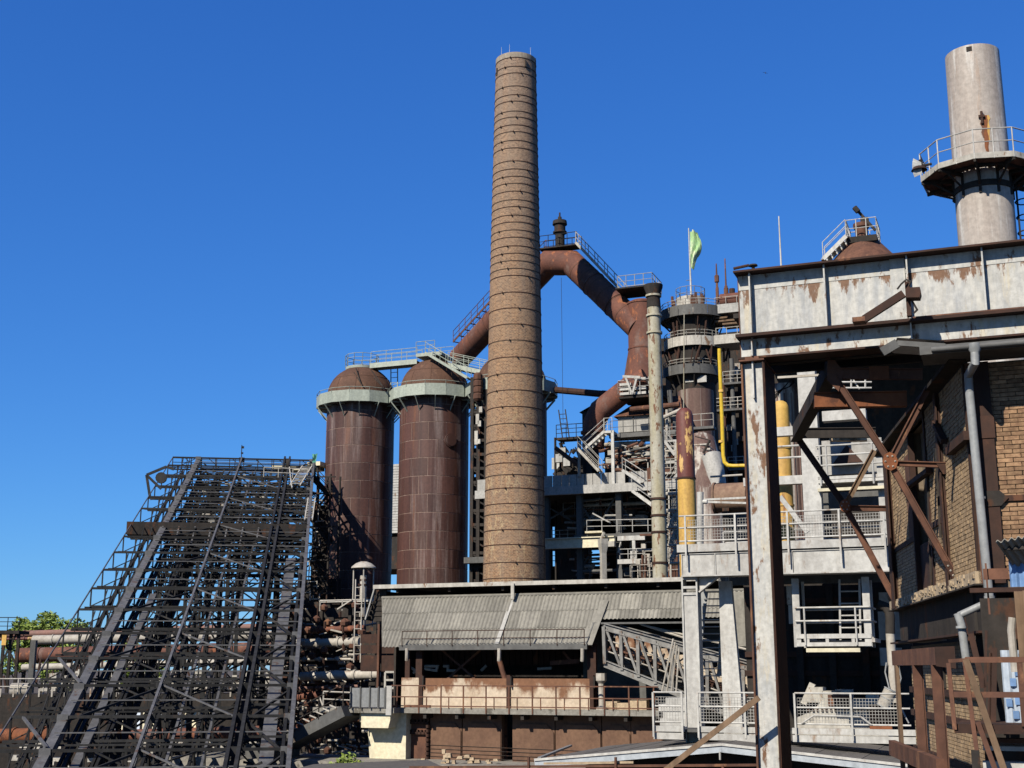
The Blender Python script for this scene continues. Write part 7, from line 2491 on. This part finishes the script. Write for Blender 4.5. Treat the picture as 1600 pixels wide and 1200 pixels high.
def fwat(px, py):                          # photo pixel on the front wall -> its frame
    o, d = bb.lray(px, py)
    c, s_ = math.cos(-fwrot), math.sin(-fwrot)
    o2 = V(o.x * c - o.y * s_, o.x * s_ + o.y * c, o.z)
    d2 = V(d.x * c - d.y * s_, d.x * s_ + d.y * c, d.z)
    return o2 + d2 * (-o2.y / d2.y)
xp0 = fwat(1552, 700).x
zlo = fwat(1580, 905).z
n_ = 0
rest = MB()
z = zlo
r_ = 0
cand = []
while z < zt_ - .05:
    x = (.13 if r_ % 2 else 0) - .1
    while x < 4.2:
        if x > .02:
            cand.append((x + BL / 2, z + BH / 2))
        x += BL + JT
    z += BH + JT
    r_ += 1
cand.sort(key=lambda c: (c[0] > 1.55, abs(c[1] - 1.6)))
for i, (x, z) in enumerate(cand):
    p = F(x, -rnd.uniform(0, .006), z + rnd.uniform(-.002, .002))
    if i < 295:
        share('brick', rnd.choice(brick_meshes), bb.o, p, (0, 0, fwrot + rnd.uniform(-.012, .012)))
    else:
        rest.box(x - BL / 2, x + BL / 2, -.02 - rnd.random() * .006, .02, z - BH / 2, z + BH / 2)
fput('front_wall_bricks', rest, M['brick'], kind='stuff', smooth=False)
a = fwat(1549, 780)
b = fwat(1600, 774)
fput('iron_post', MB().box(a.x - .07, a.x + .07, -.06, 0, 0, zt_).box(a.x - .13, a.x + .13, -.08, -.06, 0, zt_), M['rustdark'])
fput('iron_band', MB().box(.05, 4, -.07, 0, a.z - .05, a.z + .05), M['rustdark'])
fput('corner_plate', MB().prism([(.1, a.z - .14), (.42, a.z - .13), (.55, a.z), (.42, a.z + .13), (.1, a.z + .14)], -.1, -.075), M['black'], smooth=False)
fput('iron_post', MB().box(0, .1, -.05, 0, 0, zt_), M['rust'])
a = fwat(1548, 668)
fput('corner_plate', MB().box(.1, .42, -.1, -.075, a.z - .2, a.z + .2), M['rustdark'])
# ledge and channel under the left wall
bb.part('concrete_ledge', MB().prismx([(0, 0), (TW + .1, 0), (TW + .1, .22), (0, .22)], -.1, .0), M['stone'])
m = MB()
for i in range(120):
    y = rnd.uniform(0, TW)
    zq_ = rnd.uniform(.0, .16)
    m.box(-.115 - rnd.random() * .02, -.08, y, y + rnd.uniform(.05, .18), zq_, zq_ + rnd.uniform(.04, .09))
bb.part('ledge_rubble', m, M['stone'], kind='stuff', smooth=False)
zl2 = ax(1470, 955, -.1).z
bb.part('channel_beam', MB().box(.12, .2, -.1, TW + .1, -.8, 0).box(-.14, .2, -.1, TW + .1, -.03, -.002), M['black'])  # web coloured black for the shadow of the ledge overhang
bb.part('beam_flange', MB().box(-.14, .2, -.1, TW + .1, -.84, -.8), M['rustdark'])
bb.part('lower_wall', MB().box(.35, .6, .1, TW, -12, -.9), M['mortar'])
m = MB()
z = -4.4
r_ = 0
while z < -1.0:
    y = .1 - (.13 if r_ % 2 else 0)
    while y < TW:
        m.box(.33 - rnd.random() * .012, .36, max(.1, y), min(TW, y + BL), z, z + BH)
        y += BL + JT
    z += BH + JT
    r_ += 1
bb.part('lower_wall_bricks', m, M['brickpale'], kind='stuff', smooth=False)
for py in (1080, 1118, 1178):
    z = ax(1455, py, .3).z
    bb.part('wall_plate', MB().box(.24, .33, .1, TW, z - .07, z + .07), M['rustdark'])
bb.part('lintel', MB().box(.2, .36, ax(1475, 1000, .3).y, ax(1440, 1000, .3).y, ax(1455, 1003, .3).z, ax(1455, 1003, .3).z + .2), M['concrete'])
for px in (1437, 1472):
    y = ax(px, 1060, .3).y
    bb.part('cavity', MB().box(.27, .34, y - .35, y + .35, ax(px, 1075, .3).z, ax(px, 1042, .3).z), M['black'])
# eave, gutter, downpipe
fput('eave', MB().box(-.7, 4.5, -1.0, .1, zt_ + .05, zt_ + .15).box(-.7, 4.5, -1.0, -.95, zt_ + .0, zt_ + .05), M['darkgrey'])
bb.part('side_eave', MB().box(-.3, .0, -.2, TW, zt_ + .03, zt_ + .1), M['black'])
g0, g1 = bb.at(1476, 544, -.9), bb.at(1640, 533, -1.6)
gz = (bb.at(1476, 543, -.9).z)
pp = F(-.25, -1.05, 0)
fput('gutter', MB().tube((-.5, -1.06, zt_ + .06), (4.5, -1.06, zt_ + .06), .05, n=12), M['darkgrey'])
fl0, fl1, fl2 = A_(1378, 550, -.6), A_(1402, 536, -.6), A_(1477, 541, -.9)
bb.part('metal_flashing', MB().bar(fl0, fl1, .05, .16).bar(fl1, fl2, .04, .09), M['darkgrey'])
bb.part('metal_flashing', MB().add([fl1 + V(0, 0, .1), fl2 + V(0, 0, .1), fl2 + V(.2, 2, .3), fl1 + V(.2, 2, .3)], [(0, 1, 2, 3)]), M['zinc'])
dp = Th('downpipe', 'grey zinc downpipe with a kinked neck on the brick building corner', 'downpipe', W(1523, 546, 21.35), R(-8.45))
D_ = dp.at
k = 22.1 / FPX
dp.part('hopper_head', MB().lathe([(6.5 * k, -.14), (6.5 * k, -.06), (9.5 * k, .0), (9.5 * k, .1)], 14), M['zinc'])
e = dp.w(bb.o.matrix_basis @ V(-.2, -.22, 0))
a2 = dp.at(1514, 604, .75)
b2 = dp.at(1546, 938, .85)
dp.part('neck', MB().path([(0, 0, 0), dp.at(1524, 566, 0), dp.at(1513, 586, .7), a2 + V(0, 0, -.1)], 6.6 * k, 14), M['zinc'])
dp.part('pipe', MB().path([a2, b2, dp.at(1549, 943, .85)], 6.8 * k, 16), M['zinc'])
dp.part('offset_pipe', MB().tube(dp.at(1546, 940, .9), dp.at(1498, 962, .9), 5.6 * k, n=14), M['zinc'])
dp.part('lower_pipe', MB().path([dp.at(1496, 958, .9), dp.at(1502, 975, .9), dp.at(1511, 1040, .9)], 6.2 * k, 14), M['zinc'])
for px, py in ((1532, 778), (1546, 933), (1502, 980)):
    c = dp.at(px, py, .86)
    dp.part('pipe_clip', MB().tube(c - V(0, 0, .02), c + V(0, 0, .02), 8.2 * k, n=14), M['zinc'])

# rusty brackets standing off the left wall
bf_ = Th('rusty_bracket_frame', 'rusty riveted brace frame standing off the brick wall under the girder', 'brace frame', bb.loc, R(-8.45))
A_ = bf_.at
tf, tr = ax(1492, 915, 0).y, ax(1403, 948, 0).y
def brace(name, pts, t, w_=.11, mt='rust', h=.08):
    for p, q in zip(pts, pts[1:]):
        a, b = A_(*p, t), A_(*q, t)
        d = (b - a).normalized()
        n = d.cross(V(0, 1, 0))
        m = MB().bar(a, b, h, w_, n).bar(a + V(0, -h * .5 - .01, 0) + n * (w_ / 2 - .01), b + V(0, -h * .5 - .01, 0) + n * (w_ / 2 - .01), .07, .02, n)
        bf_.part(name, m, M[mt])
brace('front_diagonal', [(1303, 588), (1390, 722)], tf, .12)
brace('front_diagonal', [(1390, 722), (1500, 916)], tf, .12)
brace('front_strut', [(1390, 722), (1450, 606)], tf, .12)
brace('front_tie', [(1390, 724), (1482, 727)], tf, .1)
brace('top_chord', [(1300, 584), (1441, 585)], tf, .22)
brace('box_beam', [(1272, 626), (1416, 624)], tf + .3, .30, 'rustorange', .2)
brace('rear_diagonal', [(1246, 684), (1320, 791)], tr, .15, 'rustdark')
brace('rear_diagonal', [(1320, 791), (1403, 947)], tr, .15)
brace('rear_strut', [(1320, 791), (1366, 704)], tr, .14, 'wood')
brace('rear_tie', [(1320, 794), (1400, 795)], tr, .14)
brace('rear_chord', [(1248, 677), (1368, 676)], tr, .26, 'black')
a, b = A_(1300, 572, tf), A_(1243, 678, tr)
bf_.part('purlin', MB().bar(a, b, .14, .42).bar(a + V(0, 0, -.2), b + V(0, 0, -.2), .26, .03), M['black'])
for (px, py, t, r) in ((1390, 722, tf, .15), (1320, 791, tr, .14)):
    c = A_(px, py, t)
    m = MB()
    n = 8
    m.add([(c.x + r * math.cos(2 * PI * i / n), c.y - .1 + dy, c.z + r * 1.25 * math.sin(2 * PI * i / n)) for dy in (0, .03) for i in range(n)], [tuple(range(n))[::-1], tuple(range(n, 2 * n))] + [(i, (i + 1) % n, n + (i + 1) % n, n + i) for i in range(n)])
    g = bf_.part('gusset_plate', m, M['rustorange'], smooth=False)
    for i in range(6):
        x, z = c.x + r * .62 * math.cos(2 * PI * i / 6), c.z + r * .78 * math.sin(2 * PI * i / 6)
        bf_.part('rivet', MB().lathe([(.02, 0), (.018, .014), (.008, .02)], 7, (0, 0, 0)), M['whitedirty'], parent=g)
        C.objects[-1].location = (x, c.y - .1, z)
        C.objects[-1].rotation_euler = (R(90), 0, 0)
c = A_(1300, 575, tf)
bf_.part('head_gusset', MB().prism([(c.x - .12, c.z - .25), (c.x + .1, c.z - .5), (c.x + .22, c.z - .1), (c.x + .05, c.z + .16), (c.x - .08, c.z + .16)], c.y - .06, c.y - .03), M['rust'], smooth=False)
for (px, py, t) in ((1492, 905, tf), (1410, 935, tr)):
    c = A_(px, py, t)
    bf_.part('foot_gusset', MB().prism([(c.x - .2, c.z + .35), (c.x + .12, c.z + .3), (c.x + .12, c.z - .15), (c.x + .02, c.z - .15)], c.y - .07, c.y - .04), M['rustdark'], smooth=False)
    for i in range(4):
        f = i / 4
        bf_.part('rivet', MB().lathe([(.02, 0), (.018, .014), (.008, .02)], 7), M['whitedirty'])
        C.objects[-1].location = (c.x - .12 + .16 * f, c.y - .07, c.z + .25 - .36 * f)
        C.objects[-1].rotation_euler = (R(90), 0, 0)
c = A_(1480, 727, tf)
bf_.part('tie_gusset', MB().prism([(c.x - .22, c.z + .04), (c.x - .1, c.z - .18), (c.x + .08, c.z - .18), (c.x + .08, c.z + .08)], c.y - .07, c.y - .04), M['rustdark'], smooth=False)
c = A_(1372, 583, tf)
bf_.part('splice_plate', MB().box(c.x - .18, c.x + .2, c.y - .09, c.y - .06, c.z - .15, c.z + .12), M['rustorange'])

# rusty beam and posts in front of the lower wall
rb = Th('rusty_post_frame', 'rusty beam with two flat rusty posts in front of the lower brick wall', 'steel frame', W(1500, 1010, 20.9), R(-8.45))
ax2 = rb.atx
y1_ = ax2(1398, 1035, -.35).y
za = (ax2(1398, 1035, -.35).z + ax2(1490, 1015, -.35).z) / 2
rb.part('top_beam', MB().bar((-.35, -.1, za), (-.35, y1_, za), .1, .28), M['rust'])
rb.part('beam_end', MB().prism([(-.42, za - .16), (-.12, za - .2), (-.12, za + .15), (-.42, za + .14)], -.2, -.15), M['rustdark'])
for px, py, bx in ((1437, 1120, 1440), (1467, 1120, 1470)):
    y = ax2(px, py, -.35).y
    rb.part('post', MB().box(-.42, -.27, y - .02, y + .02, -3.2, za - .14).box(-.27, -.24, y, y + .14, -3.2, za - .14), M['rust'])
y = ax2(1408, 1100, -.35).y
rb.part('post', MB().box(-.42, -.36, y - .12, y + .12, -3.4, za - .14), M['wood'])
zb_ = ax2(1450, 1192, -.5).z
rb.part('bottom_beam', MB().bar((-.5, -.4, zb_), (-.5, y1_, zb_), .12, .28), M['rust'])
for y in (y1_ * .6, y1_ * .3):
    rb.part('foot', MB().box(-.5, -.35, y - .1, y + .1, -10, zb_ - .14), M['rustdark'])
rr_ = Th('rusty_railing', 'rusty angle-iron railing and platform edge at the lower right corner', 'railing', W(1516, 1100, 19.0), GR)
A_ = rr_.at
x1 = A_(1700, 1030).x
for (p0, p1, w_) in (((1482, 1036), (1492, 1140), .09), ((1507, 1030), (1526, 1172), .10)):
    rr_.part('post', MB().bar(A_(*p0), A_(*p1), w_, .06), M['rust'])
a = A_(1593, 1035)
rr_.part('post', MB().box(a.x - .04, a.x + .04, -.03, .03, A_(1593, 1135).z, a.z), M['rust'])
for py, p0 in ((1031, 1508), (1085, 1490)):
    a = A_(p0, py)
    rr_.part('rail', MB().box(a.x, x1, -.035, .0, a.z - .04, a.z + .04), M['rust'])
a = A_(1482, 1033)
rr_.part('rail', MB().bar(a, A_(1510, 1031), .05, .05), M['rust'])
a, b = A_(1491, 1142), A_(1491, 1131)
rr_.part('platform_edge', MB().box(a.x, x1, .01, .08, a.z, b.z).box(a.x, x1, -.03, .9, a.z - .03, a.z), M['rustdark'])
rr_.part('platform', MB().box(a.x, x1, .1, 2.5, a.z + .02, a.z + .06), M['rustdark'])
rr_.part('long_brace', MB().bar(A_(1509, 1030, -.08), A_(1570, 1206, -.08), .09, .04, (0, -1, 0)), M['wood'])
rr_.part('short_brace', MB().bar(A_(1528, 1128, -.05), A_(1556, 1205, -.05), .07, .04, (0, -1, 0)), M['rust'])
a, b = A_(1520, 1208), A_(1530, 1172)
rr_.part('lower_post', MB().box(a.x, b.x, -.05, .05, a.z, b.z), M['black'])
for py, mt in ((1160, 'rust'), (1167, 'white'), (1196, 'white')):
    a = A_(1536, py, .5)
    rr_.part('lower_ledge', MB().box(a.x, x1, .5, .7, a.z - .05, a.z + .06), M[mt])

# blue corrugated shed
bs2 = Th('blue_corrugated_shed', 'blue and pale corrugated sheet shed with dark jutting roof at the right edge', 'shed', W(1578, 905, 20.1), GR)
A_ = bs2.at
def corr(x0, x1, z0, z1, t, wave=.1, amp=.018):
    n = max(2, int((x1 - x0) / wave)) * 6
    vs = []
    for i in range(n + 1):
        x = x0 + (x1 - x0) * i / n
        y = t + amp * math.sin(2 * PI * i / 6)
        vs += [(x, y, z0), (x, y, z1), (x, y + .01, z1), (x, y + .01, z0)]
    fs = []
    for i in range(n):
        a, b = i * 4, i * 4 + 4
        fs += [(a, b, b + 1, a + 1), (a + 2, b + 2, b + 3, a + 3), (a + 1, b + 1, b + 2, a + 2), (a, a + 3, b + 3, b)]
    return MB().add(vs, fs)
z0, z1 = A_(1585, 917).z, A_(1585, 862).z
for i in range(4):
    bs2.part('wall_sheet', corr(i * .6, i * .6 + .595, z0, z1, 0), M['blue'])
za, zb = A_(1570, 1130, .3).z, A_(1570, 960, .3).z
x_ = A_(1566, 1060, .3).x
for i in range(5):
    bs2.part('lower_sheet', corr(x_ + i * .5, x_ + i * .5 + .495, za, zb - (.55 if i == 0 else 0), .35), M['paleblue'])
for px, py in ((1590, 1050), (1583, 1066), (1577, 1098), (1591, 1095), (1588, 1117)):
    c = A_(px, py, .3)
    bs2.part('blue_patch', MB().box(c.x - .045, c.x + .045, .31, .325, c.z - .06, c.z + .06), M['blue'], smooth=False)
r0, r1 = A_(1556, 846, -.55), A_(1560, 842, -.55)
n = 6 * 26
vs = []
x0 = r0.x
zf = r0.z
for i in range(n + 1):
    x = x0 + 2.6 * i / n
    dz = .022 * math.sin(2 * PI * i / 6)
    zz_ = zf + (x - x0) * .16
    xb_ = x + .25
    vs += [(x, -.55, zz_ + dz), (xb_, .1, zz_ + dz - .38), (xb_, .1, zz_ + dz - .395), (x, -.55, zz_ + dz - .015)]
fs = []
for i in range(n):
    a, b = i * 4, i * 4 + 4
    fs += [(a, b, b + 1, a + 1), (a + 3, a + 2, b + 2, b + 3), (a, a + 3, b + 3, b)]
bs2.part('roof_sheet', MB().add(vs, fs), M['fibre'])
bs2.part('roof_bearer', MB().box(x0 + .1, x0 + 2.6, -.4, .3, z1 + .0, z1 + .06), M['black'])
bs2.part('sill', MB().box(-.6, 2.4, -.1, .15, z0 - .08, z0 - .01), M['rustdark'])
a = A_(1589, 905, -.15)
bs2.part('timber_post', MB().box(a.x - .06, a.x + .1, -.2, -.05, A_(1590, 1140).z, z0 - .08), M['wood'])
a = A_(1596, 905, -.3)
bs2.part('timber_post', MB().box(a.x, a.x + .14, -.4, -.25, A_(1590, 1140).z, z0 - .08), M['wood'])
bs2.part('side_wall', MB().box(-.5, .6, 1.4, 1.6, -8, z0 - .1), M['black'])  # black wall, the shade of the void behind put into its colour
m = MB()
for px0, py0, px1, py1, w_ in ((1517, 990, 1537, 1075, .09), (1541, 985, 1538, 1130, .04), (1553, 1012, 1551, 1135, .1), (1548, 1020, 1545, 1130, .05)):
    m.bar(A_(px0, py0, .5), A_(px1, py1, .5), w_, .05, (0, -1, 0))
bs2.part('leaning_scrap', m, M['rustdark'])
bs2.part('pale_drainpipe', MB().path([A_(1582, 965, -.1), A_(1580, 985, -.1), A_(1586, 1050, -.1)], .06, 10), M['palepipe'])
bs2.part('iron_bracket', MB().box(A_(1538, 920).x, A_(1578, 920).x, .05, .1, A_(1550, 905).z, A_(1550, 888).z).box(A_(1540, 900).x, A_(1543, 900).x, 0, .05, A_(1540, 960).z, A_(1540, 880).z), M['rust'])
